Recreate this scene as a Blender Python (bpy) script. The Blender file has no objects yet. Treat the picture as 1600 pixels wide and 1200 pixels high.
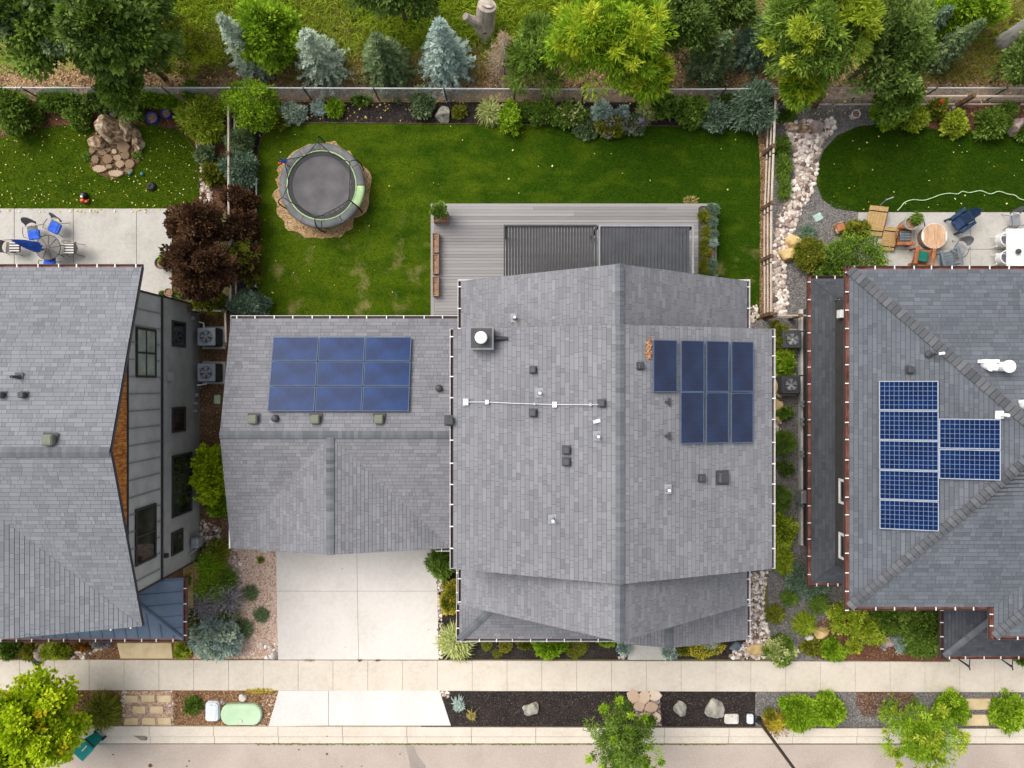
import bpy, math, random
import numpy as np
from mathutils import Vector, Matrix, noise

random.seed(7)
rs = np.random.RandomState(7)
S = bpy.context.scene
COL = S.collection
PI = math.pi

# ---------------------------------------------------------------- camera, world, sun, exposure
H = 31.0            # the drone hovers 31 m above the ground, looking straight down
F = 1109.0          # focal length in photo pixels (1600 wide)
cam = bpy.data.cameras.new('camera')
cam.sensor_width = 36.0
cam.lens = 36.0 * F / 1600.0
cam.clip_start = 0.5
cam.clip_end = 1000
camo = bpy.data.objects.new('camera', cam)
COL.objects.link(camo)
camo.location = (0, 0, H)
camo.rotation_euler = (0, 0, 0)
S.camera = camo

SUN_EL, SUN_AZ = math.radians(52), math.radians(-52)     # azimuth clockwise from +Y
w = bpy.data.worlds.new('World')
S.world = w
w.use_nodes = True
nt = w.node_tree
bg = nt.nodes['Background']
sky = nt.nodes.new('ShaderNodeTexSky')
sky.sky_type = 'NISHITA'
sky.sun_disc = False
sky.sun_elevation = SUN_EL
sky.sun_rotation = SUN_AZ
sky.dust_density = 3.0
hs = nt.nodes.new('ShaderNodeHueSaturation')               # thin cloud: a paler sky
hs.inputs['Saturation'].default_value = 0.25
nt.links.new(sky.outputs[0], hs.inputs['Color'])
nt.links.new(hs.outputs[0], bg.inputs['Color'])
bg.inputs['Strength'].default_value = 0.125
sl = bpy.data.lights.new('sun', 'SUN')
sl.energy = 1.4
sl.angle = math.radians(42)
sl.color = (1.0, 0.93, 0.84)
so = bpy.data.objects.new('sun', sl)
COL.objects.link(so)
dv = Vector((math.sin(SUN_AZ) * math.cos(SUN_EL), math.cos(SUN_AZ) * math.cos(SUN_EL), math.sin(SUN_EL)))
so.rotation_euler = dv.to_track_quat('Z', 'Y').to_euler()
so.location = (0, 0, 60)
S.view_settings.view_transform = 'Standard'
S.view_settings.look = 'None'
S.view_settings.exposure = 0.88
S.view_settings.gamma = 1.0
S.view_settings.use_curve_mapping = False
S.render.engine = 'CYCLES'
S.cycles.max_bounces = 6
S.cycles.diffuse_bounces = 3
S.cycles.transparent_max_bounces = 8


# ---------------------------------------------------------------- helpers
def P(px, py, z=0.0):
    d = (H - z) / F
    return ((px - 800) * d, (600 - py) * d, z)


def PX(px, z=0.0):
    return (px - 800) * (H - z) / F


def PY(py, z=0.0):
    return (600 - py) * (H - z) / F


def poly(pts, z=0.0):
    return [P(x, y, z)[:2] for x, y in pts]


class MB:
    """collects geometry, then links it as ONE mesh object"""
    def __init__(self):
        self.v = []
        self.f = []
        self.mi = []
        self.t = []

    def add(self, verts, faces, mi=0, tone=0.5):
        o = len(self.v)
        self.v += [tuple(p) for p in verts]
        for fc in faces:
            self.f.append(tuple(i + o for i in fc))
            self.mi.append(mi)
            self.t.append(tone)
        return self

    def box(self, x0, y0, z0, x1, y1, z1, mi=0, tone=0.5, M=None):
        v = [(x0, y0, z0), (x1, y0, z0), (x1, y1, z0), (x0, y1, z0), (x0, y0, z1), (x1, y0, z1), (x1, y1, z1), (x0, y1, z1)]
        if M is not None:
            v = [M @ Vector(p) for p in v]
        return self.add(v, [(0, 3, 2, 1), (4, 5, 6, 7), (0, 1, 5, 4), (1, 2, 6, 5), (2, 3, 7, 6), (3, 0, 4, 7)], mi, tone)

    def cbox(self, c, s, rz=0, mi=0, tone=0.5, rx=0, ry=0):
        M = Matrix.Translation(c) @ Matrix.Rotation(rz, 4, 'Z') @ Matrix.Rotation(ry, 4, 'Y') @ Matrix.Rotation(rx, 4, 'X')
        return self.box(-s[0] / 2, -s[1] / 2, -s[2] / 2, s[0] / 2, s[1] / 2, s[2] / 2, mi, tone, M)

    def bevbox(self, c, s, b=0.03, rz=0, mi=0, tone=0.5, rx=0, ry=0):
        """box whose upper edges are chamfered"""
        M = Matrix.Translation(c) @ Matrix.Rotation(rz, 4, 'Z') @ Matrix.Rotation(ry, 4, 'Y') @ Matrix.Rotation(rx, 4, 'X')
        x, y, z = s[0] / 2, s[1] / 2, s[2] / 2
        def ring(x, y, z, k):
            return [(-x + k, -y, z), (x - k, -y, z), (x, -y + k, z), (x, y - k, z), (x - k, y, z), (-x + k, y, z), (-x, y - k, z), (-x, -y + k, z)]
        v = ring(x, y, -z, b) + ring(x, y, z - b, b) + ring(x - b, y - b, z, b * .6)
        f = []
        for r in (0, 8):
            for i in range(8):
                j = (i + 1) % 8
                f.append((r + i, r + j, r + 8 + j, r + 8 + i))
        f.append(tuple(range(16, 24)))
        f.append(tuple(reversed(range(0, 8))))
        return self.add([M @ Vector(p) for p in v], f, mi, tone)

    def prism(self, pts, z0, z1, mi=0, tone=0.5):
        n = len(pts)
        a = sum(pts[i][0] * pts[(i + 1) % n][1] - pts[(i + 1) % n][0] * pts[i][1] for i in range(n))
        if a < 0:
            pts = list(reversed(pts))
        v = [(x, y, z0) for x, y in pts] + [(x, y, z1) for x, y in pts]
        f = [tuple(reversed(range(n))), tuple(range(n, 2 * n))]
        f += [(i, (i + 1) % n, (i + 1) % n + n, i + n) for i in range(n)]
        return self.add(v, f, mi, tone)

    def tube(self, pts, r, n=6, mi=0, tone=0.5, cap=True):
        pts = [Vector(p) for p in pts]
        k = len(pts)
        rr = r if isinstance(r, (list, tuple)) else [r] * k
        v = []
        for i, p in enumerate(pts):
            d = (pts[min(i + 1, k - 1)] - pts[max(i - 1, 0)])
            d = d.normalized() if d.length > 1e-9 else Vector((0, 0, 1))
            a = Vector((0, 0, 1)) if abs(d.z) < 0.9 else Vector((1, 0, 0))
            s = d.cross(a).normalized()
            t = s.cross(d)
            for j in range(n):
                q = 2 * PI * j / n
                v.append(p + (s * math.cos(q) + t * math.sin(q)) * rr[i])
        f = []
        for i in range(k - 1):
            for j in range(n):
                j2 = (j + 1) % n
                f.append((i * n + j, i * n + j2, (i + 1) * n + j2, (i + 1) * n + j))
        if cap:
            f.append(tuple(reversed(range(n))))
            f.append(tuple(range((k - 1) * n, k * n)))
        return self.add(v, f, mi, tone)

    def lathe(self, prof, n=20, c=(0, 0, 0), mi=0, tone=0.5, sx=1, sy=1, M=None):
        v = []
        for r, z in prof:
            for j in range(n):
                q = 2 * PI * j / n
                p = Vector((r * math.cos(q) * sx, r * math.sin(q) * sy, z))
                if M is not None:
                    p = M @ p
                v.append((c[0] + p.x, c[1] + p.y, c[2] + p.z))
        f = []
        k = len(prof)
        for i in range(k - 1):
            for j in range(n):
                j2 = (j + 1) % n
                f.append((i * n + j, i * n + j2, (i + 1) * n + j2, (i + 1) * n + j))
        flat = max(z for r, z in prof) - min(z for r, z in prof) < 1e-6
        if prof[0][0] > 1e-6 and not flat:
            f.append(tuple(reversed(range(n))))
        if prof[-1][0] > 1e-6 and not flat:
            f.append(tuple(range((k - 1) * n, k * n)))
        return self.add(v, f, mi, tone)

    def shift(self, d):
        self.v = [(a[0] - d[0], a[1] - d[1], a[2] - d[2]) for a in self.v]
        return self

    def build(self, name, mats, parent=None, smooth=False, world=False, kind=None, label=None):
        if world and parent is not None:
            self.shift(root_loc(parent))
        me = bpy.data.meshes.new(name)
        me.from_pydata([tuple(p) for p in self.v], [], self.f)
        if not isinstance(mats, (list, tuple)):
            mats = [mats]
        for m in mats:
            me.materials.append(m)
        if len(mats) > 1:
            me.polygons.foreach_set('material_index', self.mi)
        a = me.attributes.new('tone', 'FLOAT', 'FACE')
        a.data.foreach_set('value', self.t)
        if smooth:
            me.polygons.foreach_set('use_smooth', [True] * len(self.f))
        me.update()
        return link(name, me, parent, kind, label)


def root_loc(o):
    v = Vector((0, 0, 0))
    while o is not None:
        v += o.location
        o = o.parent
    return v


def link(name, me, parent=None, kind=None, label=None):
    o = bpy.data.objects.new(name, me)
    COL.objects.link(o)
    if parent is not None:
        o.parent = parent
    if kind:
        o['kind'] = kind
    if label:
        o['label'] = label
    return o


def quads(name, V, mats, tone=None, parent=None, kind=None, mi=None, smooth=False):
    """V: (N,4,3) array, a mesh of N separate quads (fast path for leaves, chips, wires)"""
    V = np.asarray(V, dtype=np.float32)
    n = V.shape[0]
    me = bpy.data.meshes.new(name)
    me.vertices.add(n * 4)
    me.vertices.foreach_set('co', V.reshape(-1))
    me.loops.add(n * 4)
    me.loops.foreach_set('vertex_index', np.arange(n * 4, dtype=np.int32))
    me.polygons.add(n)
    me.polygons.foreach_set('loop_start', np.arange(0, n * 4, 4, dtype=np.int32))
    me.polygons.foreach_set('loop_total', np.full(n, 4, dtype=np.int32))
    if not isinstance(mats, (list, tuple)):
        mats = [mats]
    for m in mats:
        me.materials.append(m)
    if mi is not None:
        me.polygons.foreach_set('material_index', np.asarray(mi, dtype=np.int32))
    if smooth:
        me.polygons.foreach_set('use_smooth', np.ones(n, dtype=bool))
    me.update(calc_edges=True)
    if tone is not None:
        a = me.attributes.new('tone', 'FLOAT', 'FACE')
        a.data.foreach_set('value', np.asarray(tone, dtype=np.float32))
    return link(name, me, parent, kind)


def thing(name, label, cat, loc=(0, 0, 0), rz=0, group=None):
    o = bpy.data.objects.new(name, None)
    o.empty_display_size = 0.3
    COL.objects.link(o)
    o.location = loc
    o.rotation_euler = (0, 0, rz)
    return tag(o, label, cat, group)


def tag(o, label, cat, group=None):
    o['label'] = label
    o['category'] = cat
    if group:
        o['group'] = group
    return o


def struct(name, mb, m, smooth=False):
    return mb.build(name, m, kind='structure', smooth=smooth)


def copy_tree(o, parent=None):
    c = o.copy()
    COL.objects.link(c)
    c.parent = parent
    for ch in list(o.children):
        copy_tree(ch, c)
    return c


# ---------------------------------------------------------------- materials
def new_mat(name):
    m = bpy.data.materials.new(name)
    m.use_nodes = True
    n = m.node_tree
    return m, n, n.nodes['Principled BSDF'], n.links


def ramp(n, cols, pos=None):
    r = n.nodes.new('ShaderNodeValToRGB')
    el = r.color_ramp.elements
    k = len(cols)
    pos = pos or [i / (k - 1) for i in range(k)]
    while len(el) < k:
        el.new(0.5)
    for i in range(k):
        el[i].position = pos[i]
        el[i].color = (*cols[i], 1)
    return r


def mat(name, cols, scale=6, rough=0.8, bump=0.0, bscale=40, metal=0, tone=False, spec=0.3, lo=0.3, hi=0.7, var=0.25, coat=0, stretch=None):
    m, n, b, L = new_mat(name)
    if not isinstance(cols, list):
        cols = [tuple(c * 0.85 for c in cols), tuple(min(1, c * 1.12) for c in cols)]
    tc = n.nodes.new('ShaderNodeTexCoord')
    src = tc.outputs['Object']
    if stretch:
        mp = n.nodes.new('ShaderNodeMapping')
        mp.inputs['Scale'].default_value = stretch
        L.new(src, mp.inputs[0])
        src = mp.outputs[0]
    nz = n.nodes.new('ShaderNodeTexNoise')
    nz.inputs['Scale'].default_value = scale
    nz.inputs['Detail'].default_value = 6
    L.new(src, nz.inputs['Vector'])
    k = len(cols)
    if tone:
        at = n.nodes.new('ShaderNodeAttribute')
        at.attribute_name = 'tone'
        mx = n.nodes.new('ShaderNodeMath')
        mx.operation = 'MULTIPLY_ADD'
        mx.inputs[1].default_value = var
        L.new(nz.outputs['Fac'], mx.inputs[0])
        sb = n.nodes.new('ShaderNodeMath')
        sb.operation = 'SUBTRACT'
        sb.inputs[1].default_value = var / 2
        L.new(at.outputs['Fac'], sb.inputs[0])
        L.new(sb.outputs[0], mx.inputs[2])
        r = ramp(n, cols)
        L.new(mx.outputs[0], r.inputs[0])
    else:
        r = ramp(n, cols, [lo + (hi - lo) * i / (k - 1) for i in range(k)])
        L.new(nz.outputs['Fac'], r.inputs[0])
    L.new(r.outputs[0], b.inputs['Base Color'])
    b.inputs['Roughness'].default_value = rough
    b.inputs['Metallic'].default_value = metal
    b.inputs['Specular IOR Level'].default_value = spec
    b.inputs['Coat Weight'].default_value = coat
    if bump:
        n2 = n.nodes.new('ShaderNodeTexNoise')
        n2.inputs['Scale'].default_value = bscale
        n2.inputs['Detail'].default_value = 4
        L.new(src, n2.inputs['Vector'])
        bp = n.nodes.new('ShaderNodeBump')
        bp.inputs['Strength'].default_value = bump
        bp.inputs['Distance'].default_value = 0.02
        L.new(n2.outputs['Fac'], bp.inputs['Height'])
        L.new(bp.outputs[0], b.inputs['Normal'])
    return m


def ground_mat(name, cols, fine, coarse, wf=0.5, bump=0.6, rough=0.95, lo=0.3, hi=0.7, cell=False, mid=None, contrast=1.0):
    """earth, grass, gravel: two scales of noise, and grains from a Voronoi when cell is set"""
    m, n, b, L = new_mat(name)
    g = n.nodes.new('ShaderNodeNewGeometry')
    def nz(s, d=6, dist=0):
        x = n.nodes.new('ShaderNodeTexNoise')
        x.inputs['Scale'].default_value = s
        x.inputs['Detail'].default_value = d
        x.inputs['Distortion'].default_value = dist
        L.new(g.outputs['Position'], x.inputs['Vector'])
        return x.outputs['Fac']
    if cell:
        v = n.nodes.new('ShaderNodeTexVoronoi')
        v.inputs['Scale'].default_value = fine
        L.new(g.outputs['Position'], v.inputs['Vector'])
        sp = n.nodes.new('ShaderNodeSeparateColor')
        L.new(v.outputs['Color'], sp.inputs[0])
        f = sp.outputs[0]
        hgt = v.outputs['Distance']
    else:
        f = nz(fine)
        hgt = f
    c = nz(coarse, 5, 0.5)
    mx = n.nodes.new('ShaderNodeMix')
    mx.data_type = 'FLOAT'
    mx.inputs[0].default_value = wf
    L.new(c, mx.inputs[2])
    L.new(f, mx.inputs[3])
    out = mx.outputs[0]
    k = len(cols)
    r = ramp(n, cols, [lo + (hi - lo) * i / (k - 1) for i in range(k)])
    L.new(out, r.inputs[0])
    L.new(r.outputs[0], b.inputs['Base Color'])
    b.inputs['Roughness'].default_value = rough
    b.inputs['Specular IOR Level'].default_value = 0.2
    bp = n.nodes.new('ShaderNodeBump')
    bp.inputs['Strength'].default_value = bump
    bp.inputs['Distance'].default_value = 0.03
    if cell:
        bp.invert = True
    L.new(hgt, bp.inputs['Height'])
    L.new(bp.outputs[0], b.inputs['Normal'])
    return m


def leaf_mat(name, cols, trans=0.38, gloss=0.10):
    cols = [(c[0], c[1], c[2] * .8) for c in cols]
    m, n, b, L = new_mat(name)
    at = n.nodes.new('ShaderNodeAttribute')
    at.attribute_name = 'tone'
    r = ramp(n, cols)
    L.new(at.outputs['Fac'], r.inputs[0])
    L.new(r.outputs[0], b.inputs['Base Color'])
    b.inputs['Roughness'].default_value = 0.55
    b.inputs['Specular IOR Level'].default_value = gloss
    tr = n.nodes.new('ShaderNodeBsdfTranslucent')
    L.new(r.outputs[0], tr.inputs[0])
    mx = n.nodes.new('ShaderNodeMixShader')
    mx.inputs[0].default_value = trans
    L.new(b.outputs[0], mx.inputs[1])
    L.new(tr.outputs[0], mx.inputs[2])
    L.new(mx.outputs[0], n.nodes['Material Output'].inputs['Surface'])
    return m


LEAF = {k: leaf_mat('leaf_' + k, v) for k, v in {
    'dark': [(.05, .085, .02), (.125, .20, .045), (.28, .39, .12)],
    'mid': [(.06, .11, .015), (.15, .25, .04), (.32, .46, .11)],
    'bright': [(.10, .19, .012), (.25, .42, .025), (.50, .68, .07)],
    'lime': [(.14, .20, .015), (.33, .43, .035), (.62, .68, .12)],
    'yellow': [(.20, .27, .015), (.42, .52, .035), (.70, .74, .09)],
    'blue': [(.20, .28, .32), (.42, .53, .60), (.68, .80, .88)],
    'silver': [(.20, .26, .25), (.42, .51, .50), (.72, .80, .80)],
    'sage': [(.07, .11, .06), (.17, .24, .13), (.33, .42, .26)],
    'juniper': [(.07, .12, .09), (.17, .26, .21), (.34, .45, .40)],
    'olive': [(.08, .10, .012), (.20, .23, .028), (.40, .40, .07)],
    'maroon': [(.03, .015, .012), (.085, .042, .028), (.20, .11, .065)],
    'straw': [(.22, .17, .06), (.40, .33, .13), (.60, .52, .28)],
    'pale': [(.28, .32, .12), (.50, .55, .24), (.78, .80, .48)],
    'rust': [(.16, .06, .02), (.32, .14, .04), (.45, .28, .06)],
    'lav': [(.20, .24, .14), (.38, .35, .45), (.60, .52, .80)],
    'dead': [(.25, .17, .13), (.42, .30, .23), (.60, .47, .38)],
    'maple': [(.17, .28, .008), (.42, .58, .015), (.75, .85, .05)],
    'orange': [(.45, .32, .01), (.68, .50, .02), (.85, .65, .05)],
    'gold': [(.35, .28, .03), (.60, .48, .06), (.85, .72, .12)],
    'wildgrass': [(.13, .19, .015), (.30, .42, .03), (.55, .62, .10)],
    'lawn': [(.013, .037, .001), (.033, .074, .0025), (.066, .12, .006)],
}.items()}

M_bark = mat('bark', [(.10, .075, .055), (.22, .18, .14)], 9, bump=.8, bscale=30, stretch=(1, 1, .2))
M_greybark = mat('grey_bark', [(.20, .19, .18), (.42, .40, .38)], 5, bump=.9, bscale=22, stretch=(1, 1, .25))
M_shingle = mat('shingle', [(.118, .119, .130), (.194, .195, .211), (.270, .271, .290)], .55, rough=.95, bump=.3, bscale=110, tone=True, var=.42)
M_shingle_bl = mat('shingle_blue_grey', [(.115, .122, .136), (.190, .200, .219), (.270, .281, .300)], .55, rough=.95, bump=.3, bscale=110, tone=True, var=.42)
M_shingle_sl = mat('shingle_slate', [(.062, .070, .082), (.110, .121, .139), (.172, .186, .208)], .55, rough=.95, bump=.3, bscale=110, tone=True, var=.42)
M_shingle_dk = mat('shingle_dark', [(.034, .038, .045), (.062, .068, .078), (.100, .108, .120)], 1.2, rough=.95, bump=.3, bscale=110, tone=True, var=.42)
M_cap = mat('ridge_cap', [(.085, .092, .103), (.125, .134, .148), (.165, .175, .19)], 6, rough=.9, bump=.4, bscale=120, tone=True)
M_roofedge = mat('roof_edge', (.045, .045, .05), rough=.8)
M_white = mat('white_paint', (.78, .77, .75), rough=.5)
M_pvc = mat('white_pipe', (.85, .85, .84), rough=.4)
M_lip = mat('gutter_lip', (.60, .585, .565), rough=.5)
M_gutterdk = mat('gutter_brown', (.07, .045, .04), rough=.5)
M_gutterrust = mat('gutter_rust', [(.14, .035, .028), (.33, .14, .10)], 3, rough=.45)
M_black = mat('black_metal', (.018, .018, .02), rough=.45)
M_dkgrey = mat('dark_grey', (.06, .062, .068), rough=.5)
M_grey = mat('grey_metal', (.30, .31, .33), rough=.45, metal=.3)
M_greywall = mat('stucco_grey', [(.24, .24, .235), (.31, .31, .30)], 2, rough=.95, bump=.3, bscale=60)
M_panelwall = mat('panel_grey', [(.30, .305, .30), (.40, .405, .40)], 1.5, rough=.8, bump=.05)
M_housewall = mat('house_wall', [(.28, .27, .25), (.34, .33, .31)], 2, rough=.9, bump=.2, bscale=60)
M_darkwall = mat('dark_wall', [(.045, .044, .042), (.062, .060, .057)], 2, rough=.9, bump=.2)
M_trim = mat('dark_trim', (.035, .03, .032), rough=.6)
M_cedar = mat('cedar_siding', [(.16, .045, .012), (.42, .15, .03), (.62, .27, .07)], 3.5, rough=.7, bump=.3, stretch=(1, 4, 1))
M_glass = mat('dark_glass', [(.008, .010, .010), (.05, .055, .05)], 1.1, rough=.06, spec=.8, lo=.42, hi=.7)  # noise in the colour paints blinds and reflections on the panes
M_glassg = mat('curtained_glass', [(.16, .20, .17), (.32, .37, .31)], 2, rough=.15, spec=.7)
M_cop = mat('metal_roof_blue', [(.085, .12, .17), (.14, .185, .25)], 1.2, rough=.45, metal=.25)
M_conc = ground_mat('concrete', [(.36, .345, .315), (.45, .43, .395), (.51, .49, .455)], 9, 0.9, .45, bump=.08, rough=.9)
M_concw = ground_mat('concrete_white', [(.56, .54, .51), (.63, .61, .58), (.68, .66, .635)], 9, 1.0, .4, bump=.06, rough=.9)
M_walk = ground_mat('concrete_tan', [(.52, .455, .375), (.60, .535, .45), (.65, .585, .50)], 8, 1.1, .45, bump=.08, rough=.9)
M_drive = ground_mat('concrete_drive', [(.57, .53, .48), (.65, .61, .565), (.70, .665, .62)], 7, 0.45, .4, bump=.06, rough=.9)
M_joint = mat('joint_soil', (.20, .17, .14), rough=1)
M_street = ground_mat('street', [(.33, .275, .235), (.42, .355, .305), (.49, .42, .37)], 24, 0.55, .55, bump=.25, rough=.95)
M_soil = ground_mat('soil', [(.06, .035, .02), (.14, .08, .045), (.26, .16, .09)], 14, 1.6, .6)
M_mulch = ground_mat('dark_mulch', [(.012, .009, .009), (.03, .024, .023), (.075, .058, .05)], 22, 1.6, .65, bump=1.0)
M_redmulch = ground_mat('red_mulch', [(.06, .025, .018), (.15, .065, .04), (.27, .13, .08)], 22, 1.4, .6, bump=1.0)
M_brmulch = ground_mat('brown_mulch', [(.12, .055, .02), (.30, .15, .065), (.46, .27, .14)], 20, 1.4, .6, bump=1.0)
M_pink = ground_mat('pink_gravel', [(.38, .22, .155), (.58, .38, .28), (.74, .58, .47)], 13, 1.1, .75, bump=.9, cell=True)
M_gravel = ground_mat('grey_gravel', [(.12, .108, .10), (.19, .175, .165), (.29, .27, .255)], 34, 1.0, .75, bump=.9, cell=True)
M_meadow = ground_mat('meadow_ground', [(.07, .11, .012), (.17, .22, .03), (.30, .27, .09), (.44, .32, .18)], 9, 0.42, .35, bump=1.0, lo=.36, hi=.66)
M_litter = ground_mat('leaf_litter', [(.06, .04, .02), (.19, .12, .06), (.36, .24, .13), (.50, .36, .22)], 16, 1.3, .65, bump=1.0, lo=.32, hi=.68)
M_plain = ground_mat('ground_soil', [(.08, .06, .03), (.14, .12, .05), (.12, .16, .04)], 6, .3, .5)
M_chip = mat('bark_chips', [(.03, .018, .012), (.18, .09, .045), (.50, .32, .18)], tone=True, rough=.95)
M_chipdk = mat('dark_chips', [(.010, .008, .008), (.035, .027, .024), (.14, .11, .09)], tone=True, rough=.95)
M_chippink = mat('pink_chips', [(.32, .18, .13), (.60, .40, .30), (.82, .68, .58)], tone=True, rough=.95)
M_chipgrey = mat('grey_chips', [(.09, .088, .088), (.19, .18, .18), (.36, .34, .33)], tone=True, rough=.95)
M_leafor = mat('dry_leaf', [(.30, .13, .06), (.52, .28, .13), (.75, .55, .38)], tone=True, rough=.8)
M_leafdot = mat('fallen_leaf', [(.55, .38, .05), (.72, .60, .18), (.80, .75, .50)], tone=True, rough=.8)
M_pebble = mat('river_pebbles', [(.14, .10, .085), (.47, .37, .31), (.84, .77, .70)], 9, tone=True, rough=.8, bump=.2)
M_rocktan = mat('tan_rock', [(.14, .085, .05), (.40, .28, .17), (.66, .55, .42)], 4.5, rough=.9, bump=1.0, bscale=12, lo=.38, hi=.66)
M_rockbuff = mat('buff_rock', [(.34, .22, .09), (.56, .40, .18), (.66, .52, .30)], 2.2, rough=.9, bump=.6, bscale=14)
M_rockgrey = mat('grey_rock', [(.15, .145, .125), (.32, .305, .26), (.50, .46, .39)], 3, rough=.9, bump=.7, bscale=14)
M_rockpink = mat('pink_rock', [(.24, .17, .16), (.40, .30, .28), (.56, .47, .44)], 3, rough=.9, bump=.7, bscale=14)
M_rockwhite = mat('white_rock', [(.50, .46, .40), (.74, .71, .66)], 3, rough=.9, bump=.5, bscale=14)
M_flag = mat('flagstone', [(.12, .08, .05), (.28, .185, .115), (.50, .39, .28)], 2.2, tone=True, rough=.9, bump=.5, bscale=12, var=.5)
M_paver = mat('buff_paver', [(.52, .40, .22), (.66, .53, .33)], 2.5, rough=.9, bump=.2)
M_wood_lt = mat('light_wood', [(.40, .25, .10), (.60, .41, .19)], 3, rough=.7, bump=.2, stretch=(1, 6, 1))
M_wood_rail = mat('weathered_rail', [(.42, .34, .27), (.62, .53, .45)], 4, rough=.9, bump=.3)
M_wood_post = mat('fence_post', [(.07, .04, .025), (.20, .12, .075)], 5, rough=.9, bump=.3)
M_wood_or = mat('orange_wood', [(.24, .075, .025), (.42, .16, .06)], 5, rough=.6, bump=.1)
M_wood_pl = mat('planter_wood', [(.20, .12, .08), (.36, .24, .17)], 5, rough=.85, bump=.3)
M_deck = mat('deck_board', [(.18, .172, .172), (.27, .258, .256), (.36, .345, .34)], 2.5, tone=True, rough=.85, bump=.15, stretch=(.3, 6, 1), var=.4)
M_louv = mat('louvre_dark', (.045, .047, .052), rough=.6)
M_louvl = mat('louvre_slate', [(.035, .038, .045), (.055, .06, .07)], 2, rough=.7)
M_framelt = mat('frame_silver', (.48, .48, .50), rough=.4)
M_blue = mat('blue_cloth', [(.02, .07, .45), (.04, .15, .70)], 5, rough=.85)
M_navy = mat('navy_paint', [(.012, .03, .075), (.03, .06, .12)], 5, rough=.6)
M_teal = mat('teal_plastic', (.0, .26, .24), rough=.4)
M_green = mat('green_lid', [(.40, .56, .36), (.50, .66, .45)], 2, rough=.7)
M_lime = mat('lime_pad', (.42, .60, .30), rough=.6)
M_pad = mat('trampoline_pad', [(.10, .105, .11), (.16, .165, .17)], 3, rough=.6)
M_tmat = mat('trampoline_mat', [(.085, .08, .085), (.14, .135, .14)], 1.5, rough=.8)
M_red = mat('red_plastic', (.55, .06, .02), rough=.4)
M_orange = mat('terracotta', (.42, .16, .08), rough=.8)
M_bluepot = mat('blue_glaze', (.02, .06, .35), rough=.2, spec=.6)
M_soilp = mat('potting_soil', [(.10, .06, .04), (.40, .24, .15)], 14, rough=1, bump=.6)
M_chairmesh = mat('chair_mesh', [(.13, .12, .11), (.22, .205, .19)], 30, rough=.7)
M_slate = mat('slate_paint', [(.10, .13, .15), (.16, .19, .21)], 5, rough=.7)
M_greenpad = mat('green_cushion', (.01, .14, .10), rough=.85)
M_stripe = mat('white_stripe', (.72, .68, .64), rough=.85)
M_conduit = mat('conduit', (.50, .50, .52), rough=.4, metal=.2)
M_ventgreen = mat('vent_cap', [(.13, .145, .105), (.18, .195, .15)], 4, rough=.7)
M_hose = mat('garden_hose', (.45, .62, .34), rough=.4)
M_frame_pv = mat('panel_frame_dark', (.08, .12, .20), rough=.5)
M_frame_al = mat('panel_frame_aluminium', (.42, .45, .50), rough=.35, metal=.3)
M_soffit = mat('soffit', (.35, .33, .30), rough=.9)
M_steel = mat('galvanised', (.45, .45, .46), rough=.4, metal=.6)


def solar_mat(name, cols):
    m, n, b, L = new_mat(name)
    tc = n.nodes.new('ShaderNodeTexCoord')
    nz = n.nodes.new('ShaderNodeTexNoise')
    nz.inputs['Scale'].default_value = 1.3
    L.new(tc.outputs['Object'], nz.inputs['Vector'])
    r = ramp(n, cols, [.35, .65])
    L.new(nz.outputs['Fac'], r.inputs[0])
    wv = n.nodes.new('ShaderNodeTexWave')
    wv.inputs['Scale'].default_value = 5.0
    L.new(tc.outputs['Object'], wv.inputs['Vector'])
    mx = n.nodes.new('ShaderNodeMix')
    mx.data_type = 'RGBA'
    mx.blend_type = 'ADD'
    mx.inputs[0].default_value = .012
    L.new(r.outputs[0], mx.inputs[6])
    L.new(wv.outputs['Color'], mx.inputs[7])
    L.new(mx.outputs[2], b.inputs['Base Color'])
    b.inputs['Roughness'].default_value = .18
    b.inputs['Specular IOR Level'].default_value = .32
    return m


M_pv = solar_mat('solar_glass', [(.012, .018, .045), (.016, .028, .07)])
M_pvg = solar_mat('solar_glass_blue', [(.005, .018, .07), (.008, .035, .13)])
M_pvg.node_tree.nodes['Principled BSDF'].inputs['Specular IOR Level'].default_value = .1
M_pvcell = mat('solar_cell', [(.002, .007, .038), (.002, .015, .075)], 1.2, rough=.2, spec=.18)
M_pvback = mat('solar_backsheet', (.15, .22, .33), rough=.4)


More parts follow.
